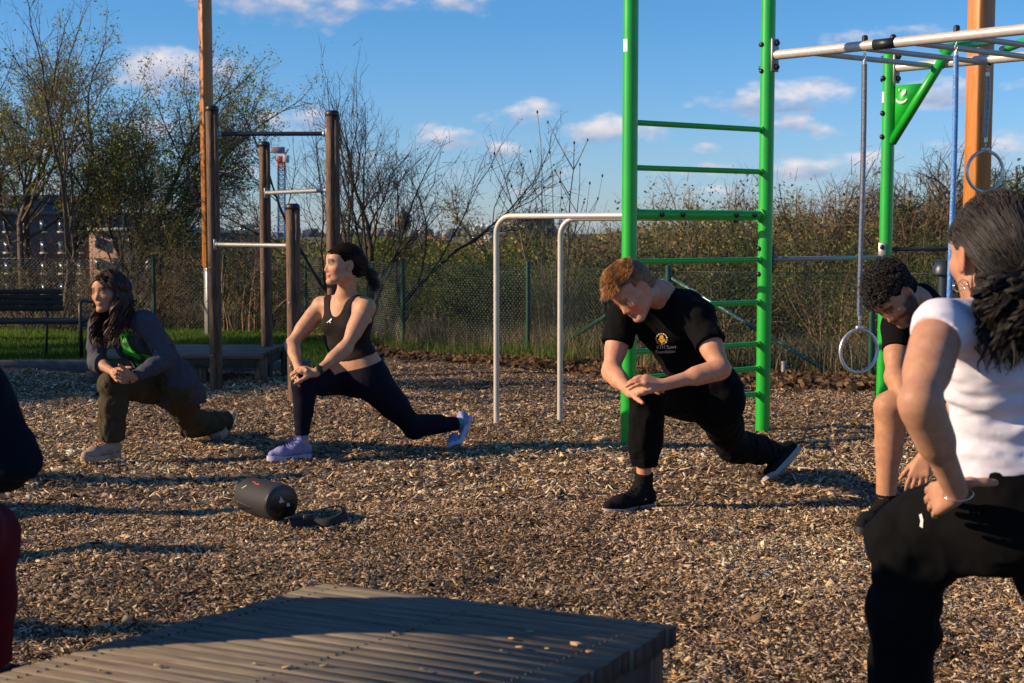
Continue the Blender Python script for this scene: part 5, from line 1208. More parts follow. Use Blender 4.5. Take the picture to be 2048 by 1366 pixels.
def body_groups(J, P):
    "J joints, P proportions; returns named groups of primitives"
    m = P['male']; w = P.get('w', 1.0); G_ = {}
    pel, nk = J['pel'], J['nk']; up = nrm(nk-pel); T_ = np.linalg.norm(nk-pel)
    rs = nrm(J['sR']-J['sL']); rs = nrm(rs-up*np.dot(rs, up)); fs = np.cross(up, rs); 
    rh = nrm(J['hR']-J['hL']); fh = nrm(np.cross(up, rh)); J['_rs'], J['_fs'], J['_up'], J['_rh'], J['_fh'] = rs, fs, up, rh, fh
    mid = J.get('mid', pel+up*.45*T_-fs*.012); J['mid'] = mid; ch = pel*.26+nk*.74+(mid-(pel+nk)/2)*.5; J['ch'] = ch
    if m: dpt = (.112, .098, .108, .085); lat = (1.42, 1.38, 1.42, 1.5)
    else: dpt = (.106, .080, .088, .066); lat = (1.42, 1.34, 1.36, 1.5)
    dpt = [q*w for q in dpt]; up1 = nrm(mid-pel); up2 = nrm(ch-mid)
    G_['torso'] = [cone(pel+up1*.03, mid, dpt[0]*.9, dpt[1], .05, (rh+rs)/2, lat[1]), cone(mid, ch, dpt[1], dpt[2], .05, rs, lat[2]), cone(ch, ch+(nk-ch)*.45, dpt[2], dpt[3], .05, rs, lat[3])]
    G_['pelvis'] = [cone(pel-up1*.02, pel+up1*.05, dpt[0], dpt[0]*.96, .05, rh, lat[0])]
    gl = P.get('glute', 1.0)
    for q, h in ((1, 'hR'), (-1, 'hL')): G_['pelvis'].append(ell(J[h]*.72+pel*.28-fh*.045-up1*.015, (.082*gl*w, .082*gl*w, .088*gl*w), None, .05))
    if not m:
        b = P.get('bust', 1.0)
        for q in (1, -1): G_['torso'].append(ell(ch+fs*.058*w+rs*q*.062*w-up2*.012, (.056*b, .056*b, .056*b), None, .03))
    else:
        for q in (1, -1): G_['torso'].append(ell(ch+fs*.055*w+rs*q*.070*w+up2*.02, (.07, .05, .055), frame(rs, fs, up), .04))
        for q in (1, -1): G_['torso'].append(ell(ch-fs*.045*w+rs*q*.10*w, (.055, .06, .10), frame(rs, fs, up), .04))
    sr = (.056 if m else .043)*w; G_['shoulder'] = []
    for q in ('sL', 'sR'):
        G_['shoulder'] += [cone(nk-up*.012+(J[q]-nk)*.18, J[q]+(nk-J[q])*.12, .040*w if m else .031*w, sr*.86, .035), cone(ch+(nk-ch)*.35, J[q], sr*1.15, sr, .04)]
    G_['neckbase'] = [cone(nk-up*.03, nk, .055*w, .045*w, .035)]
    ua, el, fo, wr = ((.054, .043, .045, .0275) if m else (.041, .0325, .034, .0215)); aw = P.get('aw', 1.0)*w
    for sd in 'LR':
        S_, E_, W_ = J['s'+sd], J['e'+sd], J['w'+sd]; d = nrm(E_-S_); fd = nrm(W_-E_)
        G_['uarm'+sd] = [cone(S_, E_, sr*.97, el*aw, .02), cone(S_+(E_-S_)*.25, S_+(E_-S_)*.6, ua*aw*.97, ua*aw*.93, .03)]
        G_['farm'+sd] = [cone(E_, W_, el*aw*.97, wr*aw, .02), cone(E_+(W_-E_)*.12, E_+(W_-E_)*.42, fo*aw*.98, fo*aw*.92, .03), ell(E_-nrm(nrm(S_-E_)+nrm(W_-E_))*.006, (.020*aw, .020*aw, .020*aw), None, .02)]
    th, kn, ca, an = ((.088, .060, .058, .040) if m else (.084, .053, .052, .033)); lw = P.get('lw', 1.0)*w
    for sd in 'LR':
        H_, K_, A_ = J['h'+sd], J['k'+sd], J['a'+sd]; bk = nrm(nrm(H_-K_)+nrm(A_-K_))
        ax = nrm(A_-K_); cb = bk-ax*np.dot(bk, ax); cb = nrm(cb)
        G_['thigh'+sd] = [cone(H_, K_, th*lw, kn*lw, .035), cone(H_+(K_-H_)*.15, H_+(K_-H_)*.55, th*lw*1.0, (th*.86)*lw, .04)]
        G_['shin'+sd] = [cone(K_, A_, kn*lw*.95, an*lw, .025), cone(K_+(A_-K_)*.16+cb*.016, K_+(A_-K_)*.48+cb*.014, ca*lw*.98, ca*lw*.84, .03), ell(K_-bk*.012, (.045*lw,)*3, None, .03)]
        G_['foot'+sd] = [cone(A_, J.get('b'+sd, A_+V(0, 0, -.06)), .034, .028, .02)]
    return G_
def shoe(parent, heel, ball, toe, ankle, upm, solem, name, W_=1.0, lacem=None, L_=None, accent=None, hsole=.026, collar=True, upv=None):
    heel, ball, toe, ankle = [np.array(q, float) for q in (heel, ball, toe, ankle)]
    f1 = nrm(ball-heel); right = nrm(np.cross(f1, ankle-heel)) if upv is None else nrm(np.cross(f1, upv)); up = nrm(np.cross(right, f1)); f2 = nrm(toe-ball); f2 = nrm(f2-right*np.dot(f2, right)); up2 = np.cross(right, f2)
    hs = hsole; r = .034*W_
    pr = [cone(heel+up*(hs+.022)+f1*.02, heel+f1*.5*np.linalg.norm(ball-heel)+up*(hs+.030), r*.92, r*.98, .02), cone(heel+f1*.5*np.linalg.norm(ball-heel)+up*(hs+.030), ball+up*(hs+.018), r*.98, r*.95, .02, right, 1.12),
          cone(ball+up*(hs+.018), toe+up2*(hs+.008)-f2*.026, r*.95, r*.62, .02, right, 1.22), cone(heel+up*(hs+.04)+f1*.028, ankle+up*.002, r*1.02, r*1.02, .02), cone(heel+f1*.095+up*(hs+.035), ankle+f1*.012, r*.9, r*.85, .03)]
    def cutsole(P, d):
        a = (P-heel)@up-hs*.7; b = (P-ball)@up2-hs*.7; infront = (P-ball)@f1 > 0; s = np.where(infront, b, a); return np.maximum(d, -s)
    tr = [(ankle+up*.022, nrm(ankle-heel)*.8+up*.6, .12)] if collar else []
    o = skin_mesh(name, polygonise(pr, .0038, tr, noise=[(.0012, (55, 55, 55))], extra=cutsole), upm, parent)
    # sole: outline swept along the bent line of the foot
    st = [(0, .002, .020), (0, .012, .030), (0, .05, .031), (0, .5, .030), (0, .8, .040), (1, 0, .045), (1, .35, .044), (1, .7, .034), (1, .93, .018), (1, 1, .006)]
    LB = np.linalg.norm(ball-heel); L2 = np.linalg.norm(toe-ball); top, bot = [], []
    for sg, t, hw in st:
        if sg == 0: c = heel+f1*(LB*t if t > .06 else t*1.0-.004); u = up if t < .8 else nrm(up+up2)
        else: c = ball+f2*(L2*t); u = up2 if t > 0 else nrm(up+up2)
        hw = hw*W_; nar = 1.0
        for lst, hh, k in ((bot, 0.0, .93), (top, hs, 1.0)):
            lst.append((c-right*hw*k+u*hh, c+right*hw*k+u*hh))
    n = len(st); v = [p for q in bot for p in q]+[p for q in top for p in q]; f = []
    for i in range(n-1):
        a = 2*i; f += [(a, a+2, a+3, a+1), (2*n+a, 2*n+a+1, 2*n+a+3, 2*n+a+2), (a, 2*n+a, 2*n+a+2, a+2), (a+1, a+3, 2*n+a+3, 2*n+a+1)]
    f += [(0, 1, 2*n+1, 2*n), (2*n-2, 4*n-2, 4*n-1, 2*n-1)]
    MB().add(np.array(v), f).build('sole', solem, o, smooth=True, sharp=40)
    if lacem:
        lc = MB(); 
        for k in range(5):
            c = ball*(1-k/5.2)+(heel+f1*.085)*(k/5.2)+up*(hs+.018+r*.93+k*.0052); 
            hw = .016; lc.add(*tube_vf([c-right*hw+f1*.006, c+up*.004, c+right*hw-f1*.006], .0028, 5))
        c = heel+f1*.09+up*(hs+.052+r*.9)
        for s in (-1, 1): 
            a = np.linspace(0, 6.0, 10); lc.add(*tube_vf([c+right*s*(.006+.016*(1-math.cos(t)))+up*(.012*math.sin(t))-f1*(-.010*math.sin(t*.5)) for t in a], .0024, 5))
            lc.add(*tube_vf([c, c+right*s*.014+f1*.018-up*.004, c+right*s*.022+f1*.030-up*.020], .0022, 5))
        lc.build('lace', lacem, o)
    return o
# --- hair
def strands(name, m, parent, paths, r=.0013, sides=3):
    mb = MB()
    for p in paths:
        n = len(p); rr = np.full(n, r)*np.concatenate([np.linspace(.8, 1, n//2), np.linspace(1, .35, n-n//2)]); mb.add(*tube_vf(p, rr, sides, cap=False))
    return mb.build(name, m, parent, smooth=True)
def clumps(rng, guides, per, rad, tip=.35):
    "strands gathered round guide curves, tighter at both ends"
    out = []
    for g in guides:
        n = len(g); env = np.interp(np.linspace(0, 1, n), [0, .25, .7, 1], [.35, 1, .9, tip])[:, None]; a0 = rng.random()*6.28
        for k in range(per):
            th = rng.random()*6.28; r_ = rad*math.sqrt(rng.random()); tw = th+1.5*np.linspace(0, 1, n); off = np.stack([np.cos(tw), np.sin(tw), .6*np.sin(tw+1)], 1)*r_
            m_ = int(n*(.82+.18*rng.random())); out.append((np.asarray(g)+off*env)[:max(4, m_)])
    return out
def catmull(P, n):
    P = np.array(P, float); P = np.vstack([2*P[0]-P[1], P, 2*P[-1]-P[-2]]); out = []
    k = len(P)-3; T_ = np.linspace(0, k, n)
    for t in T_:
        i = min(int(t), k-1); u = t-i; a, b, c, d = P[i:i+4]
        out.append(.5*((2*b)+(-a+c)*u+(2*a-5*b+4*c-d)*u*u+(-a+3*b-3*c+d)*u**3))
    return np.array(out)
M['skin'] = mat('skin', (.6, .4, .3), .54, attr=True, sss=.03, spec=.24, noise=(34, (.80, .70, .66), .35, .75), bump=(170, .25, .0016))
def hairm(nm, c, c2, r=.5): return mat(nm, c, r, noise=(38, c2, .35, .65, (1, 1, .25)), spec=.45)
M['hair_dark'] = hairm('hair_dark', (.018, .010, .007), (.042, .020, .011))
M['hair_brown'] = hairm('hair_brown', (.030, .015, .009), (.075, .035, .018))
M['hair_black'] = hairm('hair_black', (.007, .005, .005), (.014, .009, .007), .6)
M['hair_blond'] = hairm('hair_blond', (.46, .23, .075), (.22, .10, .033))
M['hair_base'] = mat('hair_base', (.008, .005, .004), .95, spec=.08)
def cloth(nm, c, c2=None, rough=.92, sheen=.0, bs=(400, .25, .001)): return mat(nm, c, rough, noise=(14, c2 or tuple(q*.8 for q in c), .35, .65), sheen=sheen, bump=bs, spec=.12)
M['leggings'] = cloth('navy_leggings', (.006, .006, .017), rough=.8)
M['tank'] = cloth('charcoal_top', (.024, .017, .017), rough=.85)
M['hoodie'] = cloth('grey_blue_knit', (.070, .070, .088))
M['cargo'] = cloth('olive_trousers', (.062, .050, .027), rough=.8)
M['blacktee'] = cloth('black_cotton', (.0038, .0038, .0042))
M['blackpants'] = cloth('black_trousers', (.0033, .0033, .0037))
M['whitetee'] = cloth('white_ribbed_cotton', (.66, .65, .73), (.58, .57, .66))
M['navyjacket'] = cloth('navy_jacket', (.004, .006, .013))
M['redpants'] = cloth('dark_red_trousers', (.085, .006, .014))
M['shoe_lilac'] = cloth('lilac_knit', (.20, .20, .38), (.28, .28, .47), rough=.8); M['sole_lilac'] = mat('lilac_foam', (.46, .42, .58), .6)
M['lace_lilac'] = cloth('lilac_lace', (.15, .15, .40)); M['shoe_black'] = cloth('black_mesh', (.010, .010, .011)); M['sole_pale'] = mat('pale_rubber', (.40, .35, .29), .6)
M['sole_black'] = mat('black_rubber', (.02, .02, .02), .6); M['shoe_beige'] = cloth('beige_suede', (.40, .31, .23), (.30, .22, .17)); M['sole_beige'] = mat('beige_rubber', (.42, .34, .27), .65, noise=(20, (.28, .2, .15), .4, .6))
M['lace_red'] = cloth('orange_lace', (.45, .13, .06)); M['black'] = mat('black_plastic', (.012, .012, .013), .4); M['sock_teal'] = cloth('teal_sock', (.16, .33, .33)); M['silver'] = mat('silver', (.75, .74, .72), .2, .95)
M['sock_black'] = cloth('black_sock', (.011, .011, .012))
def JW(d):
    return {k: np.array(W(*v)) if len(v) == 3 else np.array(v[:3], float) for k, v in d.items()}
def cap_hair(c, R, s, face_back=.045, puff=.010, low=-.06, k=.02, crown=0.0, hairline=.046):
    "hair volume hugging the skull, open at the face and ears"
    H = lambda *p: hp(c, R, s, p)
    pr = [ell(H(0, -.020, .034+crown), (np.array([.073, .091, .083])+puff)*s, R, .01), ell(H(0, -.052, -.02), (np.array([.058, .055, .060])+puff*.8)*s, R, .02)]
    pr.append(ell(H(0, .043, .037), (np.array([.059, .046, .046])+puff*.75)*s, R, .02))
    def ex(P, d):
        L_ = ((P-np.asarray(c))@R)/s; x, y, z = L_[:, 0], L_[:, 1], L_[:, 2]
        line = hairline+.010*np.cos(x*40)-.0; fr = smin(y-.026, line-z, .035)+.004*np.sin(z*160+x*90)   # in front of the ears and below the hairline
        ear = np.maximum(np.maximum(-(np.abs(x)-.055), y-.028), np.maximum(-(y+.030), z-.016)); ear = -np.maximum(.055-np.abs(x), (np.sqrt(((y+.006)/.027)**2+((z+.010)/.034)**2)-1)*.028)
        d = np.maximum(d, fr); d = np.maximum(d, ear); d = np.maximum(d, (low-z)); return d + .0016*np.sin(90*x/1.0+4*vnoise(P*20))
    return polygonise(pr, .004, extra=ex)
def scalp_roots(rng, n, c, R, s, cond, puff=.006):
    out = []
    while len(out) < n:
        d = nrm(rng.normal(0, 1, 3)); p = np.array([0, -.020, .034])+d*(np.array([.073, .091, .083])+puff)
        r1 = np.array([.073, .091, .083])+puff; dn = nrm(p-np.array([0, -.020, .034])); t1 = 1/np.linalg.norm(dn/r1)
        r2 = np.array([.058, .045, .045])+puff; o2 = (np.array([0, -.020, .034])-np.array([0, .045, .035]))/r2; d2 = dn/r2; A_ = d2@d2; B_ = o2@d2; C_ = o2@o2-1; q_ = B_*B_-A_*C_
        t1 = max(t1, (-B_+math.sqrt(q_))/A_) if q_ > 0 else t1; p = np.array([0, -.020, .034])+dn*t1; d = nrm(dn)
        if d[2] < -.35 and p[1] > -.03: continue
        if cond(p): out.append((p, d))
    return out
def logo(parent, name, pieces):
    for nm, v, f, m in pieces: pass
def slick(p): return (p[2] > .050 if p[1] > .03 else (p[2] > .022 if p[1] > -.034 else p[2] > -.055))
# ======================================================== woman in the tank top
def person_root(foot, label, group=None): 
    return thing('person', label, 'person', (foot[0], foot[1], 0), group)
def tank_woman():
    J = JW(dict(pel=(718, 748, 7.93), nk=(692, 592, 7.86), sR=(642, 612, 7.95), sL=(733, 615, 7.79), eR=(583, 688, 7.88), wR=(597, 737, 7.68), eL=(692, 695, 7.70), wL=(632, 746, 7.60),
        hR=(692, 752, 8.00), hL=(738, 757, 7.86), kR=(607, 770, 7.64), aR=(604, 884, 7.67), kL=(829, 855, 8.02), aL=(926, 846, 8.22), mid=(695, 682, 7.92)))
    root = person_root(J['aR'], 'woman in a black tank top and navy leggings lunging with both hands on her knee')
    P = dict(male=False, w=1.09, glute=.94, aw=.96, lw=.93, bust=.80); G_ = body_groups(J, P)
    hc = np.array(W(686, 530, 7.80)); R = head_frame((-.85, -.50, .10), (-.10, .05, 1)); s = 1.02
    nk = J['nk']; pr = G_['torso']+G_['pelvis']+G_['shoulder']+G_['neckbase']+head_prims(hc, R, s, nk)
    for sd in 'LR': pr += G_['uarm'+sd]+G_['farm'+sd]
    for sd in 'LR': pr += inflate(G_['thigh'+sd]+G_['shin'+sd], -.004)+G_['foot'+sd]
    kn = J['kR']
    pr += hand_prims(J['wR'], (np.array(W(588, 757, 7.60))-J['wR']), (-.75, -.2, .5), (.3, -.8, .2), .95, (.35, .4, .3))
    pr += hand_prims(J['wL'], (np.array(W(597, 738, 7.60))-J['wL']), (.15, -.45, 1), (.4, -.8, .3), .95, (.30, .5, .35), spread=.09, thumb=(.6, .8, -.5))
    v, f = polygonise(pr, .0045); col = head_colors(v, hc, R, s, (.54, .295, .175), dict(lip=(.40, .12, .09), brow=(.05, .028, .018), blush=.5, iris=(.05, .03, .02)))
    skin_mesh('body', (v, f), M['skin'], root, col)
    # tank top: torso shell with a scooped neck, racer straps, bare midriff
    rs, fs, up, ch = J['_rs'], J['_fs'], J['_up'], J['ch']; mid = J['mid']; up1 = nrm(ch-mid)
    hem = mid+(J['pel']-mid)*.46
    def scoop(Pn, d):
        v = Pn-ch; x = v@rs; y = v@fs; z = v@up
        n1 = np.sqrt((x/.056)**2+((z-.145)/.105)**2)-1; n1 = np.where(y > -.02, n1*.06, 1)
        n2 = np.sqrt(((np.abs(x)-.178)/.085)**2+((z-.075)/.105)**2)-1; n2 = n2*.08
        nb = np.sqrt((x/.05)**2+((z-.16)/.07)**2)-1; nb = np.where(y <= -.02, nb*.05, 1)
        return np.maximum(d, -np.minimum(np.minimum(n1, n2), nb))
    tp = inflate(G_['torso']+G_['shoulder']+G_['pelvis'][:1], .005)
    skin_mesh('tank_top', polygonise(tp, .0045, [(hem, -up-rs*.12, (.3, .2)), (nk+up*.005, up, .1)], extra=scoop, folds=[(hem+fs*.05, up+rs*.5, .09, .0022, 80)], noise=[(.0012, (14, 14, 34))]), M['tank'], root)
    # small leaping mark on the chest
    lg = MB(); q = ch+fs*.128-rs*(-.036)+up*.028
    q = np.array(W(659, 641, 7.7)); dirn = nrm(np.array([0, 0, CAMH])-q)
    vv = np.array([(-6, 5), (-3, 3), (0, 0), (3, -3), (5, -3), (4, 0), (1, 3), (3, 6), (1, 6), (-1, 3), (-5, 6)])*.0016
    mark_on(root, 'emblem', [np.array(W(659+a*620, 640+b*620, 7.7)) for a, b in vv], M['white'], 'tank_top')
    pel = J['pel']; pw = inflate(G_['torso'][:1]+G_['pelvis']+sum([G_['thigh'+sd]+G_['shin'+sd] for sd in 'LR'], []), .0045)
    wl = mid+(pel-mid)*.74; tr = [(wl, up+rs*.14, (.28, .19))]+[(J['a'+sd]+(J['k'+sd]-J['a'+sd])*.14, J['a'+sd]-J['k'+sd], .12) for sd in 'LR']
    fo = [(J['kL'], J['kL']-J['hL'], .07, .0025, 70), (J['kR']+V(.06, .03, -.05), (0, .3, 1), .07, .0025, 80), (J['aR']+V(0, 0, .06), (0, 0, 1), .07, .002, 110), (pel+J['_fh']*.08-up*.05, J['_fh']+V(0, 0, .6), .09, .003, 75)]
    skin_mesh('leggings', polygonise(pw, .005, tr, fo, noise=[(.0012, (20, 20, 20))]), M['leggings'], root)
    mb = MB(); mb.add(*tube_vf([wl+0*up], .01, 4)) if 0 else None
    # hair: smooth cap, parted, tied low with a short ponytail
    rng = np.random.default_rng(3); H = lambda *p: hp(hc, R, s, p)
    hr = skin_mesh('hair', cap_hair(hc, R, s, puff=.005, low=-.055, hairline=.045), M['hair_base'], root)
    bun = np.array([0, -.122, -.030]); paths = []
    for p, d in scalp_roots(rng, 1100, hc, R, s, lambda p: slick(p), .008):
        q = p+d*.004; mm = (q*.45+bun*.55)+np.array([0, -.010, .004])+d*.020*(1 if p[1] > -.06 else .4); paths.append(catmull([H(*p), H(*(p*.78+bun*.22+d*.014)), H(*mm), H(*bun)], 9))
    for k in range(190):
        a = rng.normal(0, .011, 3); e = rng.normal(0, .020, 3); paths.append(catmull([H(*(bun+a*.6)), H(*(bun+[0, -.030, .004]+a)), H(*(bun+[.0, -.052, -.022]+a*1.3)), H(*(bun+[0, -.062, -.060]+e*.7)), H(*(bun+[0, -.070, -.085]+e))], 10))
    strands('hair_strands', M['hair_dark'], hr, paths, .0015)
    MB().add(*sphere_vf(H(*(bun+[0, .004, 0])), .022, 12, 8)).build('hair_knot', M['hair_dark'], hr, smooth=True)
    # watch
    wd = nrm(J['eL']-J['wL']); wc = J['wL']+wd*.022; b = MB(); b.add(*tube_vf([wc-wd*.010, wc+wd*.010], .0285, 20)); wt = b.build('watch', M['black'], root, smooth=True, sharp=40)
    fr_ = nrm(V(.1, -.75, .65)-wd*np.dot(V(.1, -.75, .65), wd)); MB().add(*box_vf(wc+fr_*.029, (.030, .034, .010), frame(wd, np.cross(fr_, wd), fr_), bev=.004)).build('watch_case', M['black'], wt)
    # shoes
    g = lambda x, y, z=0: np.array(G(x, y, z))
    fwd = nrm(V(-.86, -.46, 0)); h0 = np.array([J['aR'][0], J['aR'][1], .0])-fwd*.045
    shoe(root, h0+V(0, 0, .012), h0+fwd*.165+V(0, 0, .012), h0+fwd*.245+V(0, 0, .018), J['aR'], M['shoe_lilac'], M['sole_lilac'], 'shoe', .93, M['lace_lilac'])
    ball = np.array(W(919, 893, 8.10)); ball[2] = .014; fb = nrm(V(-.80, -.55, 0)); heel = np.array(W(944, 838, 8.27))
    shoe(root, heel, ball, ball+fb*.07, J['aL'], M['shoe_lilac'], M['sole_lilac'], 'shoe', .90, M['lace_lilac'])
    for sd, mt in (('R', M['shoe_lilac']), ('L', M['sock_teal'])):
        d = nrm(J['a'+sd]-J['k'+sd]); a = J['a'+sd]-d*.058; skin_mesh('sock', polygonise([cone(a, J['a'+sd], .034, .036)], .004), mt, root)
    return root
def mark_on(parent, name, pts, m, target, eps=.0015, tri=None):
    "lays a small flat printed shape onto the front of a garment: each corner is projected onto the cloth along the view line"
    tgt = [c for c in parent.children if c.name.split('.')[0] == target][0]; me = tgt.data; off = np.array(parent.location)
    co = np.empty(len(me.vertices)*3, np.float32); me.vertices.foreach_get('co', co); co = co.reshape(-1, 3)+off
    nn = np.empty(len(me.vertices)*3, np.float32); me.vertices.foreach_get('normal', nn); nn = nn.reshape(-1, 3)
    out = []; cam_ = np.array([0, 0, CAMH])
    for p in pts:
        d = nrm(p-cam_); t = (co-cam_)@d; r = np.linalg.norm(co-cam_-t[:, None]*d, axis=1); front = (nn@d) < -.05
        k = np.where(front & (r < .008))[0]
        if len(k) == 0: k = np.argsort(r)[:6]
        k = k[np.argsort(t[k])[:4]]; out.append(cam_+d*(t[k].mean()-eps))
    mb = MB()
    if tri is None: mb.add(np.array(out), [tuple(range(len(out)))])
    else: mb.add(np.array(out), tri)
    return mb.build(name, m, tgt)
# ======================================================== woman with long hair
def long_hair_woman():
    J = JW(dict(pel=(337, 768, 8.0), nk=(250, 637, 7.85), sR=(200, 648, 7.92), sL=(292, 644, 7.74), eR=(192, 722, 7.80), wR=(228, 745, 7.60), eL=(334, 716, 7.70), wL=(266, 757, 7.58),
        hR=(312, 770, 8.06), hL=(352, 775, 7.95), kR=(226, 770, 7.68), aR=(224, 884, 7.72), kL=(384, 850, 8.26), aL=(452, 843, 8.56), mid=(306, 708, 7.95)))
    root = person_root(J['aR'], 'woman with long dark hair, grey cardigan and olive trousers, lunging with clasped hands')
    P = dict(male=False, w=1.0, glute=1.0, aw=1.0, lw=.98, bust=.95); G_ = body_groups(J, P)
    hc = np.array(W(217, 583, 7.73)); R = head_frame((-.42, -.90, .02), (-.10, -.02, 1)); s = 1.0; nk = J['nk']
    pr = inflate(G_['torso'], -.008)+G_['shoulder']+G_['neckbase']+head_prims(hc, R, s, nk)
    for sd in 'LR': pr += inflate(G_['uarm'+sd]+G_['farm'+sd], -.002)
    for sd in 'LR': pr += inflate(G_['thigh'+sd]+G_['shin'+sd], -.004)+G_['foot'+sd]
    hcn = np.array(W(238, 752, 7.52))
    pr += hand_prims(J['wR'], (hcn+V(.01, 0, .005)-J['wR']), (-.7, -.5, .4), (0, -.1, 1), .92, (.75, .9, .6), thumb=(.5, .9, -.3))
    pr += hand_prims(J['wL'], (hcn+V(-.01, -.02, .0)-J['wL']), (.2, -1, -.1), (-.2, 0, 1), .92, (.55, .9, .6), thumb=(.55, .9, .1))
    v, f = polygonise(pr, .0045); col = head_colors(v, hc, R, s, (.46, .24, .14), dict(lip=(.34, .13, .10), brow=(.03, .018, .012), blush=.3))
    skin_mesh('body', (v, f), M['skin'], root, col)
    rs, fs, up, ch, mid, pel = J['_rs'], J['_fs'], J['_up'], J['ch'], J['mid'], J['pel']
    # green printed shirt, visible between the open fronts of the cardigan
    def neck(Pn, d):
        v = Pn-nk; q = np.linalg.norm(v+up*.0-fs*.015, axis=1)-.070; return np.maximum(d, -q)
    skin_mesh('shirt', polygonise(inflate(G_['torso'], .007), .005, [(nk-up*.0, up, .14)], extra=neck, noise=[(.003, (18, 18, 18))]), shirt_print(), root)
    tp = inflate(G_['torso']+G_['shoulder']+G_['pelvis'][:1], .016)+sum([inflate(G_['uarm'+sd]+G_['farm'+sd], .014) for sd in 'LR'], [])
    # the tail of the cardigan hangs behind
    tp += [cone(pel-fs*.03, pel-fs*.05-V(-.05, -.05, .10), .12, .11, .05, J['_rh'], 1.25)]
    def openf(Pn, d):
        v = Pn-ch; x = v@rs; y = v@fs; z = v@up; w = .065+.10*np.clip(-z+.04, 0, .4); o = np.maximum(np.abs(x+.012)-w, -(y-.03)); n1 = np.linalg.norm(Pn-nk-fs*.03, axis=1)-.075
        far = np.maximum(o, -(z+.36)); return np.maximum(d, -np.minimum(far, n1))
    tr = [(J['w'+sd]+(J['e'+sd]-J['w'+sd])*.10, J['w'+sd]-J['e'+sd], .055) for sd in 'LR']+[(pel-V(0, 0, .13)+V(.04, .03, 0), (.1, 0, -1), .30)]
    fo = [(J['e'+sd], J['w'+sd]-J['s'+sd], .09, .006, 75) for sd in 'LR']+[(J['s'+sd]-up*.05, (.5, 0, 1), .09, .004, 65) for sd in 'LR']+[(J['w'+sd], J['w'+sd]-J['e'+sd], .08, .003, 110) for sd in 'LR']+[(mid+V(.06, -.06, 0), (.6, 0, 1), .14, .005, 50)]
    skin_mesh('cardigan', polygonise(tp, .005, tr, fo, noise=[(.007, (14, 14, 9)), (.003, (34, 34, 28))], extra=openf), M['hoodie'], root)
    pw = inflate(G_['pelvis'], .008)+sum([inflate(G_['thigh'+sd], .012)+inflate(G_['shin'+sd], .020) for sd in 'LR'], [])
    for sd in 'LR':
        a, k = J['a'+sd], J['k'+sd]; pw += [cone(k+(a-k)*.3, a+(k-a)*.06, .066, .060, .03)]
    tr = [(mid+(pel-mid)*.7-J['_fh']*.07, up, (.3, .14))]+[(J['a'+sd]+(J['k'+sd]-J['a'+sd])*.03, J['a'+sd]-J['k'+sd], .13) for sd in 'LR']
    fo = [(J['kR']+V(.0, 0, -.08), (.15, 0, 1), .12, .005, 60), (J['kL'], J['aL']-J['hL'], .12, .006, 55), (J['aR']+V(0, 0, .1), (.3, .1, 1), .12, .006, 55), (J['aL']+(J['kL']-J['aL'])*.3, J['aL']-J['kL'], .12, .007, 60), (pel+V(-.1, -.1, -.03), (1, .2, .4), .15, .006, 50)]
    skin_mesh('trousers', polygonise(pw, .005, tr, fo, noise=[(.010, (16, 16, 6)), (.004, (34, 34, 22))]), M['cargo'], root)
    # hair
    rng = np.random.default_rng(5); H = lambda *p: hp(hc, R, s, p)
    hr = skin_mesh('hair', cap_hair(hc, R, s, puff=.006, low=-.09), M['hair_base'], root); paths = []
    for p, d in scalp_roots(rng, 500, hc, R, s, slick, .008):
        sd = 1 if p[0] > 0 else -1; e = np.array([sd*.088, p[1]*.6-.02, -.02]); paths.append(catmull([H(*p), H(*(p*.6+e*.4+d*.020)), H(*e), H(*(e+[0, -.01, -.07]))], 9))
    pre = paths; paths = []
    for i in range(190):
        sd = rng.choice([-1, 1]); a = rng.random(); 
        y0 = .050-.13*a; x0 = sd*(.010+.055*a*rng.random()); z0 = .034+.083*math.sqrt(max(0, 1-((y0+.02)/.095)**2-(x0/.085)**2)) if 1-((y0+.02)/.095)**2-(x0/.085)**2 > 0 else .05
        p0 = np.array([x0*.4, y0, z0+.008]); ww = .073+.014*rng.random(); yy = -.035-.05*a+.02*rng.random()+(.045*(1-a)*(sd < 0) if 1 else 0)
        p1 = np.array([sd*ww*.78, y0*.7-.005, .045+.02*rng.random()]); p2 = np.array([sd*ww, yy+.01, -.03]); 
        P_ = [H(*p0), H(*p1), H(*p2)]; base = H(*p2); ln = .13+.13*rng.random(); ph = rng.random()*6.28; wv = .012+.012*rng.random(); k = 7
        fwdk = -.10 if rng.random() < .55 else .12
        out = R[:, 0]*sd
        for j in range(1, k+1):
            t = j/k; q = base-V(0, 0, 1)*ln*t+out*(.012*math.sin(3*t)-.02*t)+fs*(.075*t*(1 if fwdk < 0 else -.9)+.01)+V(wv*math.sin(ph+9*t), wv*math.cos(ph+9*t), 0)
            P_.append(q)
        paths.append(catmull(P_, 18))
    paths = clumps(rng, paths, 14, .0075)+pre
    # keep the hair outside the chest: push strands off the torso
    strands('hair_strands', M['hair_brown'], hr, paths, .0020)
    # drawstring of the trousers and shoes
    lc = MB(); q = np.array(W(203, 752, 7.66)); lc.add(*tube_vf([np.array(W(203+3*math.sin(t*9), 752+t*130, 7.655)) for t in np.linspace(0, 1, 12)], .003, 5)); lc.build('drawcord', M['cargo'], root)
    fwd = nrm(V(-.62, -.78, 0)); h0 = np.array([J['aR'][0], J['aR'][1], 0])-fwd*.045
    shoe(root, h0+V(0, 0, .010), h0+fwd*.165+V(0, 0, .010), h0+fwd*.245+V(0, 0, .016), J['aR'], M['shoe_beige'], M['sole_beige'], 'shoe', .98, M['lace_red'])
    ball = np.array(W(444, 880, 8.40)); ball[2] = .012; fb = nrm(V(-.75, -.66, 0)); heel = np.array(W(470, 828, 8.62))
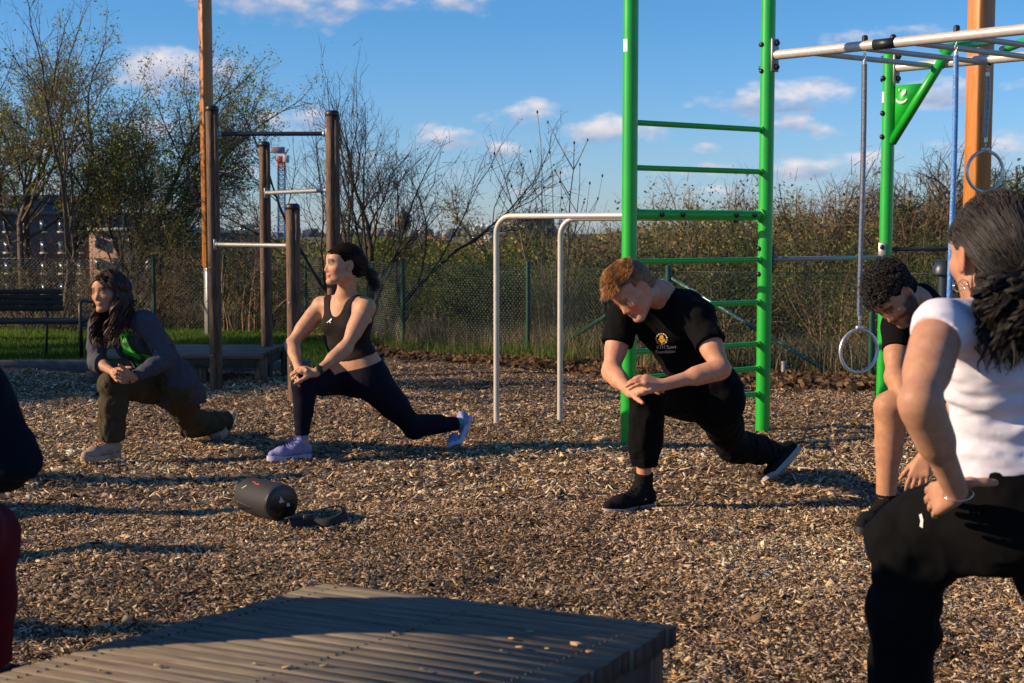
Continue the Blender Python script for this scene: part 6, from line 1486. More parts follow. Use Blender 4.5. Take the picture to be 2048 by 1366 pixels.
    shoe(root, heel, ball, ball+fb*.07, J['aL'], M['shoe_beige'], M['sole_beige'], 'shoe', .95, M['lace_red'])
def shirt_print():
    m = mat('printed_shirt', (.02, .02, .022), .8); nt = m.node_tree; N = nt.nodes; L = nt.links; tc = N.new('ShaderNodeTexCoord')
    vo = N.new('ShaderNodeTexVoronoi'); vo.inputs['Scale'].default_value = 13; L.new(tc.outputs['Object'], vo.inputs[0])
    n = N.new('ShaderNodeTexNoise'); n.inputs['Scale'].default_value = 26; n.inputs['Detail'].default_value = 5; L.new(tc.outputs['Object'], n.inputs[0])
    a = N.new('ShaderNodeMath'); a.operation = 'ADD'; L.new(n.outputs[0], a.inputs[0]); L.new(vo.outputs[0], a.inputs[1])
    cr = N.new('ShaderNodeValToRGB'); L.new(a.outputs[0], cr.inputs[0]); e = cr.color_ramp.elements
    e[0].position = .70; e[0].color = (.05, .62, .035, 1); e[1].position = 1.02; e[1].color = (.01, .05, .012, 1); x = e.new(.86); x.color = (.03, .33, .03, 1)
    L.new(cr.outputs[0], N['Principled BSDF'].inputs['Base Color']); return m
# ======================================================== blond man
def blond_man():
    J = JW(dict(pel=(1420, 792, 6.55), nk=(1322, 588, 6.38), sR=(1247, 632, 6.44), sL=(1397, 638, 6.26), eR=(1222, 742, 6.34), wR=(1262, 785, 6.13), eL=(1443, 738, 6.10), wL=(1325, 770, 6.02),
        hR=(1388, 800, 6.62), hL=(1430, 806, 6.47), kR=(1294, 787, 6.22), aR=(1287, 968, 6.30), kL=(1466, 893, 6.86), aL=(1556, 905, 7.20), mid=(1376, 700, 6.53)))
    root = person_root(J['aR'], 'red blond man in black printed t shirt and trousers, lunging, looking at his knee')
    P = dict(male=True, w=.97, glute=.98, aw=.95, lw=.94); G_ = body_groups(J, P)
    hc = np.array(W(1266, 580, 6.27)); R = head_frame((-.60, -.42, -.68), (-.62, -.12, .76)); s = 1.06; nk = J['nk']
    pr = inflate(G_['torso'], -.010)+G_['shoulder']+G_['neckbase']+head_prims(hc, R, s, nk, True)
    for sd in 'LR': pr += G_['uarm'+sd]+G_['farm'+sd]
    for sd in 'LR': pr += inflate(G_['thigh'+sd]+G_['shin'+sd], -.005)+G_['foot'+sd]
    pr += hand_prims(J['wR'], (np.array(W(1300, 772, 6.07))-J['wR']), (-.2, -.3, 1), (-.3, -.8, .2), 1.06, (.25, .35, .3))
    pr += hand_prims(J['wL'], (np.array(W(1276, 757, 5.99))-J['wL']), (.05, -.55, 1), (.25, -.9, -.2), 1.08, (.30, .42, .3), spread=.08, thumb=(.55, .85, -.2))
    v, f = polygonise(pr, .005); col = head_colors(v, hc, R, s, (.58, .29, .175), dict(lip=(.42, .15, .12), brow=(.20, .09, .04), blush=.85, browk=.6, eyew=.3))
    skin_mesh('body', (v, f), M['skin'], root, col)
    rs, fs, up, ch, mid, pel = J['_rs'], J['_fs'], J['_up'], J['ch'], J['mid'], J['pel']
    tp = inflate(G_['torso']+G_['shoulder'], .014)+inflate(G_['pelvis'], .020)+sum([[cone(J['s'+sd], J['s'+sd]+(J['e'+sd]-J['s'+sd])*.62, .071, .074, .03)] for sd in 'LR'], [])
    def neck(Pn, d):
        v = Pn-nk-fs*.012-up*.012; q = np.sqrt((v@rs/.072)**2+(v@fs/.074)**2+(v@up/.05)**2)-1; return np.maximum(d, -q*.05)
    tr = [(J['s'+sd]+(J['e'+sd]-J['s'+sd])*.52, J['e'+sd]-J['s'+sd], .13) for sd in 'LR']+[(pel+up*.0, -up, .26)]
    fo = [(mid+fs*.05, up+rs*.4, .15, .006, 42), (ch+rs*-.13, rs+up*.8, .10, .006, 50), (ch+rs*.13, rs*-1+up, .09, .006, 52), (J['sL']+(J['eL']-J['sL'])*.45, (1, 0, .3), .09, .005, 55), (mid-rs*.12, up, .12, .007, 45)]
    skin_mesh('t_shirt', polygonise(tp, .005, tr, fo, noise=[(.006, (9, 9, 13)), (.0025, (26, 26, 26))], extra=neck), M['blacktee'], root)
    pw = inflate(G_['pelvis'], .013)+sum([inflate(G_['thigh'+sd]+G_['shin'+sd], .013) for sd in 'LR'], [])
    for sd in 'LR':
        a, k = J['a'+sd], J['k'+sd]; pw += [cone(k, a+(k-a)*.42, .075, .066, .03), cone(k+(a-k)*.5, a+(k-a)*.24, .064, .050, .03)]
    tr = [(pel+up*.06-J['_fh']*.07, up, (.3, .15)), (J['aR']+(J['kR']-J['aR'])*.22, J['aR']-J['kR'], .14), (J['aL']+(J['kL']-J['aL'])*.10, J['aL']-J['kL'], .14)]
    fo = [(J['kR'], (0, .2, 1), .10, .005, 60), (J['kL'], J['aL']-J['hL'], .12, .006, 50), (J['aR']+V(0, 0, .14), (0.9, .1, .12), .10, .004, 130), (J['aL']+(J['kL']-J['aL'])*.35, J['aL']-J['kL'], .10, .005, 70), ((J['hR']+J['kR'])/2, (.3, .2, 1), .15, .005, 50)]
    skin_mesh('trousers', polygonise(pw, .005, tr, fo, noise=[(.007, (13, 13, 8)), (.003, (30, 30, 24))]), M['blackpants'], root)
    # hair: short sides, thick wavy top
    rng = np.random.default_rng(7); H = lambda *p: hp(hc, R, s, p)
    side = skin_mesh('hair', cap_hair(hc, R, s, puff=.003, low=-.045, hairline=.056), mat('hair_short', (.15, .065, .026), .8, noise=(60, (.26, .12, .06), .4, .6)), root); paths = []
    for p, d in scalp_roots(rng, 2300, hc, R, s, lambda p: p[2] > .066-.45*min(0, p[1]+.02) and abs(p[0]) < .068, .002):
        L_ = .020+.016*rng.random(); cl = .003*rng.random()+.0015; ph = rng.random()*6.28; fw = np.array([.35*math.sin(p[0]*90+p[1]*60)+.3*p[0]/.07, .95, -.05])
        P_ = [H(*p)]
        for j in range(1, 6):
            t = j/5; q = p+d*L_*(.55*t+.25*math.sin(t*2.5))+fw*L_*1.15*t*t+np.array([0, .0, -.012 if p[1] > .04 else 0])*t*t+cl*np.array([math.sin(ph+7*t), 0, math.cos(ph+7*t)])*t
            P_.append(H(*q))
        paths.append(catmull(P_, 9))
    strands('hair_strands', M['hair_blond'], side, paths, .0019)
    # chest print: round emblem and two lines of lettering
    mk = lambda c_: mat('print_%s' % c_[0], c_[1], .6)
    cx, cy, rad = 1323, 678, 12
    def disc(x, y, r, n=16, a0=0): return [np.array(W(x+r*math.cos(a0+2*math.pi*i/n)*.95, y+r*math.sin(a0+2*math.pi*i/n), 6.3)) for i in range(n)]
    wm = M['white']; gold = mat('print_gold', (.62, .33, .03), .6)
    for i in range(14):
        a = 2*math.pi*i/14; a2 = a+.30; P_ = [np.array(W(cx+r_*math.cos(t), cy+r_*math.sin(t), 6.3)) for r_, t in ((rad, a), (rad, a2), (rad*.80, a2), (rad*.80, a))]; mark_on(root, 'emblem_ring', P_, wm if i % 2 else gold, 't_shirt')
    for (dx, dy, r_) in ((0, -3.5, 4.6), (-4.5, 2.5, 3.4), (4.5, 2.5, 3.4), (0, 6, 3.4)): mark_on(root, 'emblem_leaf', disc(cx+dx, cy+dy, r_, 8), gold, 't_shirt', .0022)
    text_on(root, 't_shirt', 'KTH Sport', 1313, 698, 9.5, 6.3, wm); text_on(root, 't_shirt', 'Foundation', 1311, 707, 9.5, 6.3, wm)
    # small pale mark on the pocket
    mark_on(root, 'pocket_mark', [np.array(W(*q, 6.2)) for q in ((1411, 770), (1415, 769), (1421, 783), (1416, 785), (1411, 783))], wm, 'trousers')
    fwd = nrm(V(-.80, -.60, 0)); h0 = np.array([J['aR'][0], J['aR'][1], 0])-fwd*.050
    sh_ = shoe(root, h0+V(0, 0, .012), h0+fwd*.195+V(0, 0, .012), h0+fwd*.285+V(0, 0, .018), J['aR'], M['shoe_black'], M['sole_pale'], 'shoe', 1.08, M['sock_black'], hsole=.020)
    text_mesh(sh_, 'FILA', h0+fwd*.105-V(0, 0, -.058)+V(.035, -.030, 0), nrm(V(.80, .60, 0))*-1, .013, M['white'])
    ball = np.array(W(1549, 968, 6.99)); ball[2] = .014; fb = nrm(V(-.78, -.62, 0)); heel = np.array(W(1600, 903, 7.26))
    shoe(root, heel, ball, ball+fb*.08, J['aL'], M['shoe_black'], M['sole_pale'], 'shoe', 1.05, M['sock_black'], hsole=.020)
    for sd in 'LR':
        d = nrm(J['a'+sd]-J['k'+sd]); a = J['a'+sd]-d*(.055); skin_mesh('sock', polygonise([cone(a, J['a'+sd], .0425, .042)], .004, [(a, -d, .06)]), M['sock_black'], root)
FONT = {'K': 'l0006|l0343|l1346', 'T': 'l0646|l2026', 'H': 'l0006|l4046|l0343'}
def glyphs(txt):
    cu = bpy.data.curves.new('lettering', 'FONT'); cu.body = txt; cu.size = 1.0; cu.resolution_u = 2; ob = bpy.data.objects.new('lettering', cu); COL.objects.link(ob)
    bpy.context.view_layer.update(); dg = bpy.context.evaluated_depsgraph_get(); me = bpy.data.meshes.new_from_object(ob.evaluated_get(dg))
    v = np.array([q.co[:] for q in me.vertices]); f = [tuple(p.vertices) for p in me.polygons]; bpy.data.objects.remove(ob); bpy.data.curves.remove(cu); return v, f
def text_on(root, target, txt, px, py, size, Y_, m):
    v, f = glyphs(txt); tilt = -.03; pts = [np.array(W(px+q[0]*size*.92, py-(q[1])*size+q[0]*size*tilt, Y_)) for q in v]; mark_on(root, 'lettering', pts, m, target, .003, f)
def text_mesh(parent, txt, o, right, size, m):
    v, f = glyphs(txt); v = np.array(v); right = nrm(right); up = V(0, 0, 1); P_ = o+v[:, :1]*size*-right+v[:, 1:2]*size*up; MB().add(P_, f).build('lettering', m, parent)
# ======================================================== curly haired man
def curly_man():
    J = JW(dict(pel=(1985, 835, 6.45), nk=(1846, 606, 6.10), sR=(1797, 652, 6.12), sL=(1930, 655, 5.92), eR=(1790, 752, 5.98), wR=(1822, 815, 5.80), eL=(1925, 800, 5.74), wL=(1850, 912, 5.72),
        hR=(1945, 838, 6.42), hL=(1992, 842, 6.28), kR=(1779, 815, 5.90), aR=(1772, 1000, 5.92), kL=(2020, 955, 6.60), aL=(2100, 950, 6.95), mid=(1925, 725, 6.32)))
    root = person_root(J['aR'], 'curly haired bearded man in a black t shirt, looking down behind the foreground woman')
    P = dict(male=True, w=.98, aw=.98, lw=1.04); G_ = body_groups(J, P)
    hc = np.array(W(1787, 592, 5.98)); R = head_frame((-.48, -.42, -.77), (-.66, -.16, .66)); s = 1.05; nk = J['nk']
    pr = G_['torso']+G_['pelvis']+G_['shoulder']+G_['neckbase']+head_prims(hc, R, s, nk, True)
    for sd in 'LR': pr += G_['uarm'+sd]+G_['farm'+sd]+G_['thigh'+sd]+G_['shin'+sd]+G_['foot'+sd]
    pr += hand_prims(J['wR'], (.5, -.3, -.5), (-.5, -.6, .3), (.3, -.5, .5), 1.05, (.5, .6, .4))
    pr += hand_prims(J['wL'], np.array(W(1834, 965, 5.70))-J['wL'], (-.35, -.85, .1), (-1, .2, 0), 1.08, (.22, .35, .3), spread=.07, thumb=(.6, .9, -.4))
    v, f = polygonise(pr, .005); col = head_colors(v, hc, R, s, (.46, .235, .135), dict(lip=(.28, .11, .085), brow=(.012, .008, .007), blush=.3, beard=.88, beardc=(.028, .018, .014), eyew=.3))
    skin_mesh('body', (v, f), M['skin'], root, col)
    rs, fs, up, ch, mid, pel = J['_rs'], J['_fs'], J['_up'], J['ch'], J['mid'], J['pel']
    tp = inflate(G_['torso']+G_['shoulder']+G_['neckbase'], .014)+inflate(G_['pelvis'], .010)+[cone(nk-up*.02, nk+up*.03-fs*.012, .062, .060, .03)]+sum([[cone(J['s'+sd], J['s'+sd]+(J['e'+sd]-J['s'+sd])*.62, .064, .068, .03)] for sd in 'LR'], [])
    def neck(Pn, d):
        v = Pn-nk-fs*.022-up*.045; q = np.sqrt((v@rs/.060)**2+(v@fs/.066)**2+(v@up/.04)**2)-1; return np.maximum(d, -q*.05)
    tr = [(J['s'+sd]+(J['e'+sd]-J['s'+sd])*.50, J['e'+sd]-J['s'+sd], .13) for sd in 'LR']+[(pel+up*.03, -up, .26)]
    skin_mesh('t_shirt', polygonise(tp, .0055, tr, [(ch, up+rs, .15, .005, 45)], noise=[(.004, (10, 10, 16))], extra=neck), M['blacktee'], root)
    pw = inflate(G_['pelvis'], .014)+sum([[cone(J['h'+sd], J['h'+sd]+(J['k'+sd]-J['h'+sd])*.55, .10, .09, .03)] for sd in 'LR'], [])
    tr = [(pel+up*.06, up, (.3, .18))]
    skin_mesh('shorts', polygonise(pw, .006, tr, noise=[(.004, (12, 12, 12))]), M['blackpants'], root)
    rng = np.random.default_rng(9); H = lambda *p: hp(hc, R, s, p)
    hr = skin_mesh('hair', cap_hair(hc, R, s, puff=.008, low=-.05, hairline=.050), M['hair_base'], root); paths = []
    for p, d in scalp_roots(rng, 900, hc, R, s, lambda p: p[2] > .045-.55*min(0, p[1]+.02)*-1 or (p[1] < -.02 and p[2] > -.03), .006):
        top = np.clip((p[2]-.02)/.06, .15, 1); L_ = (.018+.020*rng.random())*top+.004; ph = rng.random()*6.28; u = nrm(np.cross(d, rng.normal(0, 1, 3))); w = np.cross(d, u); rr = .005+.003*rng.random(); P_ = []
        fw = np.array([0, .35, 0])*(p[1] > .02)
        for j in range(13):
            t = j/12; P_.append(H(*(p+(d+fw*t)*L_*t+rr*(u*math.cos(ph+11*t)+w*math.sin(ph+11*t))*min(1, t*4))))
        paths.append(P_)
    strands('hair_curls', M['hair_black'], hr, paths, .0021)
    fwd = nrm(V(-.66, -.75, 0)); h0 = np.array([J['aR'][0], J['aR'][1], 0])-fwd*.05
    shoe(root, h0+V(0, 0, .012), h0+fwd*.20+V(0, 0, .012), h0+fwd*.29+V(0, 0, .018), J['aR'], M['shoe_black'], M['sole_black'], 'shoe', 1.1, M['sock_black'])
    b_ = J['aL']+V(.02, -.02, 0); b_[2] = .014
    shoe(root, b_+V(.08, .06, .10), b_, b_+fwd*.08, J['aL'], M['shoe_black'], M['sole_black'], 'shoe', 1.05)
    d = nrm(J['aR']-J['kR']); a = J['aR']-d*.02; skin_mesh('sock', polygonise([cone(a, J['aR'], .043, .042)], .0045), M['sock_black'], root)
# ======================================================== woman in the foreground
def white_shirt_woman():
    Yb = 3.30
    J = JW(dict(pel=(2035, 985, 3.33), nk=(1995, 612, 3.28), sL=(1878, 655, 3.13), sR=(2105, 655, 3.36), eL=(1838, 802, 2.98), wL=(1912, 982, 3.10), eR=(2230, 820, 3.45), wR=(2150, 960, 3.62),
        hL=(1968, 1035, 3.36), hR=(2100, 1035, 3.40), kL=(1812, 1085, 3.42), aL=(1800, 1440, 3.46), kR=(2170, 1300, 3.25), aR=(2350, 1330, 3.1), mid=(2012, 820, 3.33)))
    root = person_root(J['aL'], 'woman seen from behind in a white shirt and black trousers, hand on her hip')
    P = dict(male=False, w=1.10, glute=1.25, aw=1.12, lw=1.10, bust=.95); G_ = body_groups(J, P)
    hc = np.array(W(1984, 505, 3.30)); R = head_frame((-.24, .97, -.04), (-.04, .02, 1)); s = 1.14; nk = J['nk']
    pr = inflate(G_['torso'], -.010)+G_['shoulder']+G_['neckbase']+head_prims(hc, R, s, nk)
    for sd in 'LR': pr += G_['uarm'+sd]+G_['farm'+sd]
    pr += inflate(G_['pelvis']+G_['thighL']+G_['shinL']+G_['thighR']+G_['shinR'], -.012)+G_['footL']+G_['footR']
    pr += hand_prims(J['wL'], (-.34, .85, -.38), (-.8, -.5, .3), (0, 0, 1), 1.0, (.25, .35, .25), spread=.03, thumb=(.12, -.50, -.90))
    pr += hand_prims(J['wR'], (-1, -.1, -.1), (.1, -1, .3), (0, 0, -1), 1.0)
    v, f = polygonise(pr, .0045); col = head_colors(v, hc, R, s, (.45, .24, .15), dict(lip=(.30, .11, .09), brow=(.02, .012, .01), blush=.3))
    skin_mesh('body', (v, f), M['skin'], root, col)
    rs, fs, up, ch, mid, pel = J['_rs'], J['_fs'], J['_up'], J['ch'], J['mid'], J['pel']
    tp = inflate(G_['torso']+G_['shoulder'], .007)+inflate(G_['pelvis'], .006)+sum([[cone(J['s'+sd], J['s'+sd]+(J['e'+sd]-J['s'+sd])*.35, .054, .058, .03)] for sd in 'LR'], [])
    def neck(Pn, d):
        v = Pn-nk-up*.02; q = np.sqrt((v@rs/.080)**2+(v@fs/.075)**2+(v@up/.05)**2)-1; return np.maximum(d, -q*.05)
    tr = [(J['s'+sd]+(J['e'+sd]-J['s'+sd])*.16, nrm(J['e'+sd]-J['s'+sd])+.45*nrm(J['s'+sd]-nk), .085) for sd in 'LR']+[(pel+up*.075, -up+.0*rs, (.32, .24))]
    fo = [(mid-fs*.06+rs*-.08, up+rs*.25, .13, .0045, 95), (mid-fs*.06+rs*.05, up-rs*.1, .13, .004, 85), (pel+up*.10-fs*.1, up, .12, .0035, 130), (J['sL']-up*.08-fs*.03, rs*.6+up, .09, .005, 60)]
    skin_mesh('shirt', polygonise(tp, .005, tr, fo, noise=[(.003, (7, 7, 34)), (.0015, (20, 20, 70))], extra=neck), M['whitetee'], root)
    pw = inflate(G_['pelvis'], .012)+sum([inflate(G_['thigh'+sd]+G_['shin'+sd], .014) for sd in 'LR'], [])+[cone(J['kL'], J['aL'], .080, .072, .04), cone(J['hL'], J['kL']+(J['hL']-J['kL'])*.1, .112, .090, .04)]
    tr = [(pel+up*.100, up, (.3, .22))]
    fo = [(J['kL'], (0.5, 0, 1), .16, .007, 38), (J['kL']-V(0, 0, .15), (.5, .2, 1), .16, .007, 35), ((J['hL']+J['kL'])/2, (1, 0, .3), .16, .006, 36)]
    skin_mesh('trousers', polygonise(pw, .006, tr, fo, noise=[(.011, (7, 7, 6)), (.004, (22, 22, 14))]), M['blackpants'], root)
    mark_on(root, 'pocket_mark', [np.array(W(*q, 3.1)) for q in ((1838, 1030), (1843, 1027), (1846, 1040), (1845, 1056), (1839, 1052), (1841, 1042))], M['white'], 'trousers')
    # hair: pulled back, gathered low, thick wavy tail falling over the shoulder blades
    rng = np.random.default_rng(13); H = lambda *p: hp(hc, R, s, p)
    hr = skin_mesh('hair', cap_hair(hc, R, s, puff=.007, low=-.060, hairline=.018), M['hair_base'], root); tie = np.array([.0, -.122, -.052]); paths = []
    for p, d in scalp_roots(rng, 4200, hc, R, s, lambda p: (p[2] > .022 if p[1] > .03 else (p[2] > .020 if p[1] > -.034 else p[2] > -.055)), .010):
        m1 = p*.62+tie*.38+d*.022; m2 = p*.28+tie*.72+d*.012; paths.append(catmull([H(*p), H(*m1), H(*m2), H(*tie)], 10))
    strands('hair_strands', M['hair_black'], hr, paths, .0012); paths = []
    for i in range(300):
        r0 = rng.normal(0, .012, 3); th = rng.random()*6.28; ra = .098*math.sqrt(rng.random())+.004; ph = rng.random()*6.28; L_ = .10+.14*rng.random(); P_ = [H(*(tie+[0, .02, 0]+r0*.5)), H(*(tie+[0, -.022, .012]+r0))]; b0 = H(*(tie+[0, -.035, .0]))+V(-.032, 0, .01)
        fl = 10+8*rng.random(); am = .010+.012*rng.random()
        for j in range(1, 10):
            t = j/9; env = math.sin(min(1, t*2.2)*math.pi/2); P_.append(b0+V(0, 0, -L_*t+.030*math.sin(3.1*t))+V(ra*math.cos(th)*env*1.1+.012*t, ra*math.sin(th)*env*.8-.015*t, 0)+am*env*V(math.sin(ph+fl*t), math.cos(ph+fl*t), .5*math.cos(ph+fl*t)))
        paths.append(catmull(P_, 24))
    paths = clumps(rng, paths, 17, .0075)
    for i in range(60):   # loose flyaway curls by the ear and nape
        p = np.array([-.05-.02*rng.random(), -.03-.05*rng.random(), -.03-.03*rng.random()]); ph = rng.random()*6.28; b0 = H(*p); L_ = .04+.09*rng.random()
        paths.append(catmull([b0+V(-.012*t*rng.random(), -.02*t, -L_*t)+.008*V(math.sin(ph+9*t), math.cos(ph+9*t), 0)*t for t in np.linspace(0, 1, 7)], 14))
    strands('ponytail', M['hair_black'], hr, paths, .0010)
    # hoop earrings, bracelet, small tattoo ink ring on the wrist
    ec = H(-.080, -.004, -.052)
    er = MB(); a = np.linspace(0, 2*math.pi, 25)[:-1]
    for (r_, dz, dy) in ((.011, -.012, 0), (.008, -.004, .010)): er.add(*tube_vf([ec+V(.2*r_*math.cos(t)+dy, -.9*r_*math.cos(t)*0-.003, dz+r_*math.sin(t)-.004)+V(r_*math.cos(t), 0, 0) for t in a], .0011, 6, closed=True))
    er.build('earring', M['silver'], root, smooth=True)
    wd = nrm(np.array(W(1985, 968, 3.15))-J['wL']); wc = J['wL']+wd*.010; u1 = nrm(np.cross(wd, V(0, 1, 0))); u2 = np.cross(wd, u1)
    u0 = nrm(J['wL']-J['eL']); u1 = nrm(np.cross(u0, V(0, 1, .2))); u2 = np.cross(u0, u1); wc = J['wL']+V(.004, 0, -.004)+u0*.004
    MB().add(*tube_vf([wc+(u1*math.cos(t)+u2*math.sin(t)*.8)*.031+u0*.012*math.cos(t) for t in a], .0013, 6, closed=True)).build('bracelet', M['silver'], root, smooth=True)
    fwd = nrm(V(-.8, .6, 0)); h0 = np.array([J['aL'][0], J['aL'][1], 0])-fwd*.05
    shoe(root, h0+V(0, 0, .012), h0+fwd*.17+V(0, 0, .012), h0+fwd*.25+V(0, 0, .018), J['aL'], M['shoe_black'], M['sole_black'], 'shoe', 1.0)
    bR = J['aR']+V(0, 0, 0); bR[2] = .014
    shoe(root, bR+V(.08, -.05, .10), bR, bR+fwd*.08, J['aR'], M['shoe_black'], M['sole_black'], 'shoe', 1.0)
# ======================================================== person cut by the left edge
def left_edge_person():
    J = JW(dict(pel=(-215, 1030, 3.10), nk=(-205, 600, 3.02), sR=(-105, 690, 3.02), sL=(-340, 690, 2.92), eR=(25, 905, 3.02), wR=(-40, 990, 3.22), eL=(-330, 900, 3.1), wL=(-150, 1000, 3.4),
        hR=(-150, 1050, 3.14), hL=(-270, 1050, 3.02), kR=(-32, 1070, 3.55), aR=(-34, 1340, 3.62), kL=(-330, 1400, 2.85), aL=(-420, 1420, 2.5), mid=(-225, 820, 3.09)))
    root = person_root(J['aR'], 'person cut off by the left edge in a navy jacket and dark red trousers')
    P = dict(male=True, w=1.0, aw=.95, lw=.95); G_ = body_groups(J, P); hc = np.array(W(-115, 490, 3.06)); R = head_frame((.25, .95, -.05), (.0, -.05, 1)); s = 1.05; nk = J['nk']
    pr = G_['torso']+G_['pelvis']+G_['shoulder']+G_['neckbase']+head_prims(hc, R, s, nk, True)
    for sd in 'LR': pr += inflate(G_['uarm'+sd], -.004)+G_['farm'+sd]+inflate(G_['thigh'+sd]+G_['shin'+sd], -.005)+G_['foot'+sd]
    pr += hand_prims(J['wR'], (-.6, .6, -.2), (.1, -.4, 1), (.5, .6, 0), 1.0); pr += hand_prims(J['wL'], (.7, .5, -.1), (.1, -.4, 1), (-.5, .6, 0), 1.0)
    v, f = polygonise(pr, .006); col = head_colors(v, hc, R, s, (.50, .30, .20), dict(lip=(.36, .13, .10), brow=(.05, .03, .02)))
    skin_mesh('body', (v, f), M['skin'], root, col)
    rs, fs, up, ch, mid, pel = J['_rs'], J['_fs'], J['_up'], J['ch'], J['mid'], J['pel']
    tp = inflate(G_['torso']+G_['shoulder']+G_['pelvis'], .02)+sum([inflate(G_['uarm'+sd], .012)+inflate(G_['farm'+sd], .012) for sd in 'LR'], [])
    tr = [(J['e'+sd]+(J['w'+sd]-J['e'+sd])*.62, J['w'+sd]-J['e'+sd], .12) for sd in 'LR']+[(nk+up*.02, up, .1)]
    fo = [(J['eR'], (0.3, 0, 1), .13, .007, 48), (J['sR']-V(0, 0, .1), (.5, 0, 1), .12, .006, 40)]
    skin_mesh('jacket', polygonise(tp, .006, tr, fo, noise=[(.016, (7, 7, 7)), (.006, (20, 20, 20))]), M['navyjacket'], root)
    pw = inflate(G_['pelvis'], .015)+sum([inflate(G_['thigh'+sd]+G_['shin'+sd], .018) for sd in 'LR'], [])+[cone(J['kR'], J['aR'], .078, .066, .03)]
    skin_mesh('trousers', polygonise(pw, .006, [(J['aR']+V(0, 0, .03), J['aR']-J['kR'], .12)], [(J['kR']-V(0, 0, .15), (0, .2, 1), .15, .006, 40)], noise=[(.004, (9, 9, 5))]), M['redpants'], root)
    side = skin_mesh('hair', cap_hair(hc, R, s, puff=.010, low=-.06), M['hair_dark'], root)
    fwd = nrm(V(.1, 1, 0)); h0 = np.array([J['aR'][0], J['aR'][1], 0])-fwd*.05
    shoe(root, h0+V(0, 0, .012), h0+fwd*.18+V(0, 0, .012), h0+fwd*.27+V(0, 0, .018), J['aR'], M['shoe_black'], M['sole_pale'], 'shoe', 1.05)
TW = tank_woman(); long_hair_woman(); blond_man(); curly_man(); white_shirt_woman(); left_edge_person()
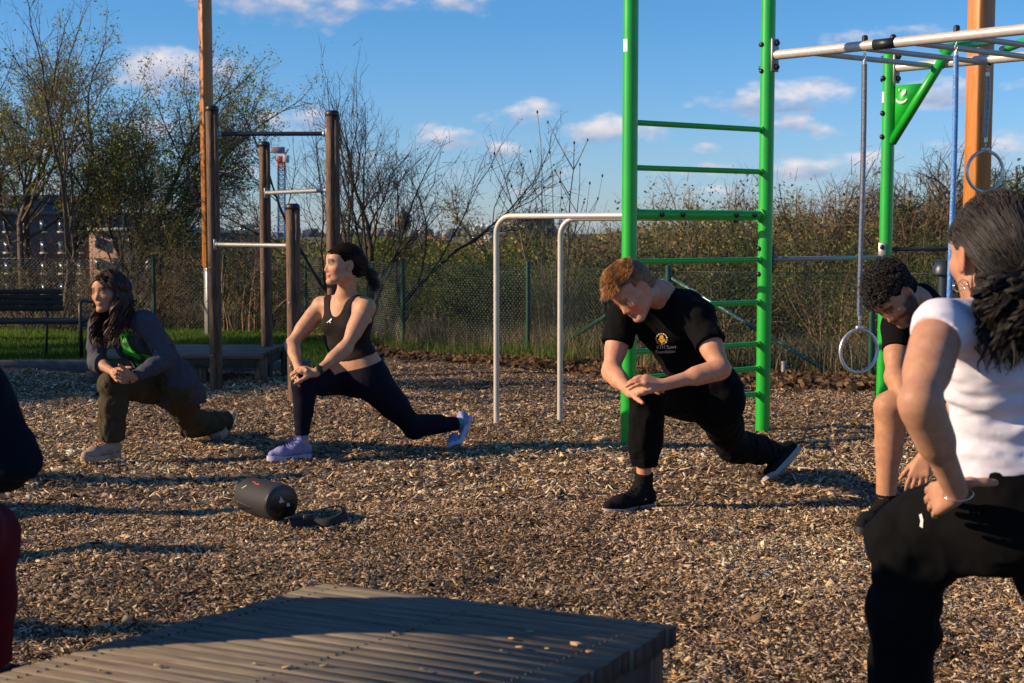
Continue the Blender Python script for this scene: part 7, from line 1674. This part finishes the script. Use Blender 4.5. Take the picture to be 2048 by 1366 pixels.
# ---------------------------------------------------------------- loudspeaker lying on the chips
def speaker():
    a = np.array(W(492, 1018, 6.45)); b = np.array(W(556, 1028, 6.22)); g0 = G(530, 1048); r = .079
    d = nrm(V(b[0]-a[0], b[1]-a[1], 0)); c = V(*G(524, 1042, .0)); c[2] = r+.010; c = c+V(.0, .05, 0); hl = .145
    t = thing('loudspeaker', 'black cylindrical loudspeaker with a shoulder strap lying on the wood chips', 'loudspeaker', (c[0], c[1], 0))
    d = nrm(V(.66, -.75, 0)); up = V(0, 0, 1); sd = np.cross(d, up)
    prof = [(-hl, r*.55), (-hl+.004, r*.80), (-hl+.018, r*.93), (-hl+.045, r), (0, r*1.02), (hl-.030, r*1.0), (hl-.012, r*.99)]
    body = MB().add(*tube_vf([c+d*z for z, _ in prof], [q for _, q in prof], 40)).build('cabinet', M['spk'], t, smooth=True, sharp=40)
    MB().add(*tube_vf([c+d*(hl-.012), c+d*(hl+.004), c+d*(hl+.006)], [r*1.01, r*1.01, r*.93], 40)).build('end_ring', M['black'], t, smooth=True, sharp=30)
    cone_ = MB(); a_ = np.linspace(0, 2*math.pi, 33)[:-1]
    cone_.add(*tube_vf([c+d*(hl+.0062), c+d*(hl+.010)], [r*.80, r*.62], 32)); cone_.build('bass_cone', M['spk_cone'], t, smooth=True, sharp=30)
    mk = MB(); n_ = d
    def P(u, v): return c+d*(hl+.0112)+sd*u+up*v
    mk.add([P(-.012, .008), P(-.004, .012), P(.012, .034), P(.020, .006), P(.012, .004)], [(0, 1, 2, 3, 4)]); mk.add([P(-.034, -.002), P(-.020, .002), P(-.018, -.014), P(-.034, -.016)], [(0, 1, 2, 3)]); mk.build('emblem', M['emb'], t)
    # grille ribs and red mark on the side facing the camera
    fa = nrm(-V(0, 1, 0)-d*np.dot(-V(0, 1, 0), d)); 
    rb = MB()
    for k in range(9):
        z = -.075+k*.0125; A0, A1 = -.62, -.12; pts = [c+d*(z-.02*(q-A0))+(fa*math.cos(q)+up*math.sin(q))*(r*1.03) for q in np.linspace(A0+.03*k, A1-.02*k, 5)]
        rb.add(*tube_vf(pts, .0034, 6))
    rb.build('grille_rib', M['spk_rib'], t, smooth=True)
    def onside(z, q, rr=1.028): return c+d*z+(fa*math.cos(q)+up*math.sin(q))*r*rr
    for (z0, z1, q0, q1, m_, nm) in ((-.035, -.010, 1.18, 1.10, 'red', 'badge'), (-.005, .030, 1.10, 1.0, 'red', 'badge')):
        MB().add([onside(z0, q0), onside(z1, q0-.0), onside(z1, q1), onside(z0, q1)], [(0, 1, 2, 3)]).build(nm, M['spk_red'], t)
    MB().add([onside(-.070, .60), onside(-.064, .57), onside(-.045, .80), onside(-.050, .83)], [(0, 1, 2, 3)]).build('badge', M['emb'], t)
    e = c+d*(hl-.01)+sd*.03
    pth = catmull([np.array(G(575, 1036, .05)), np.array(G(612, 1028, .045)), np.array(G(645, 1018, .065)), np.array(G(678, 1012, .07)), np.array(G(688, 1030, .04)), np.array(G(655, 1045, .02)), np.array(G(610, 1044, .02)), np.array(G(580, 1046, .03))], 34)
    MB().add(*tube_vf(pth, .0035, 8, flat=5.5, up0=V(1, 0, .2))).build('strap', M['strap'], t)
    q = np.array(G(618, 1034, .055)); MB().add(*box_vf(q, (.05, .03, .022), rotz(.2), bev=.004)).build('buckle', M['black'], t)
M['spk'] = mat('speaker_cloth', (.011, .010, .012), .75, bump=(700, .4, .001)); M['spk_cone'] = mat('speaker_cone', (.008, .007, .006), .25); M['emb'] = mat('silver_print', (.45, .42, .38), .5)
M['spk_rib'] = mat('speaker_rib', (.07, .065, .065), .5); M['spk_red'] = mat('red_print', (.50, .07, .03), .5); M['strap'] = mat('strap_web', (.018, .019, .018), .8, bump=(500, .5, .001))
speaker()

# further members of the exercise group just outside the left of the frame; their shadows cross the chips
for (x, y, lb) in ((-4.0, 6.70, 'woman exercising outside the left edge, farthest from the platform'), (-4.2, 5.80, 'woman exercising outside the left edge, level with the loudspeaker'), (-4.1, 4.90, 'woman exercising outside the left edge, between the loudspeaker and the platform'), (-3.7, 3.85, 'woman exercising outside the left edge, nearest the platform')):
    c = copy_tree(TW); c.location = (x, y, 0); c['label'] = lb; c['group'] = 'exercisers outside the left edge'
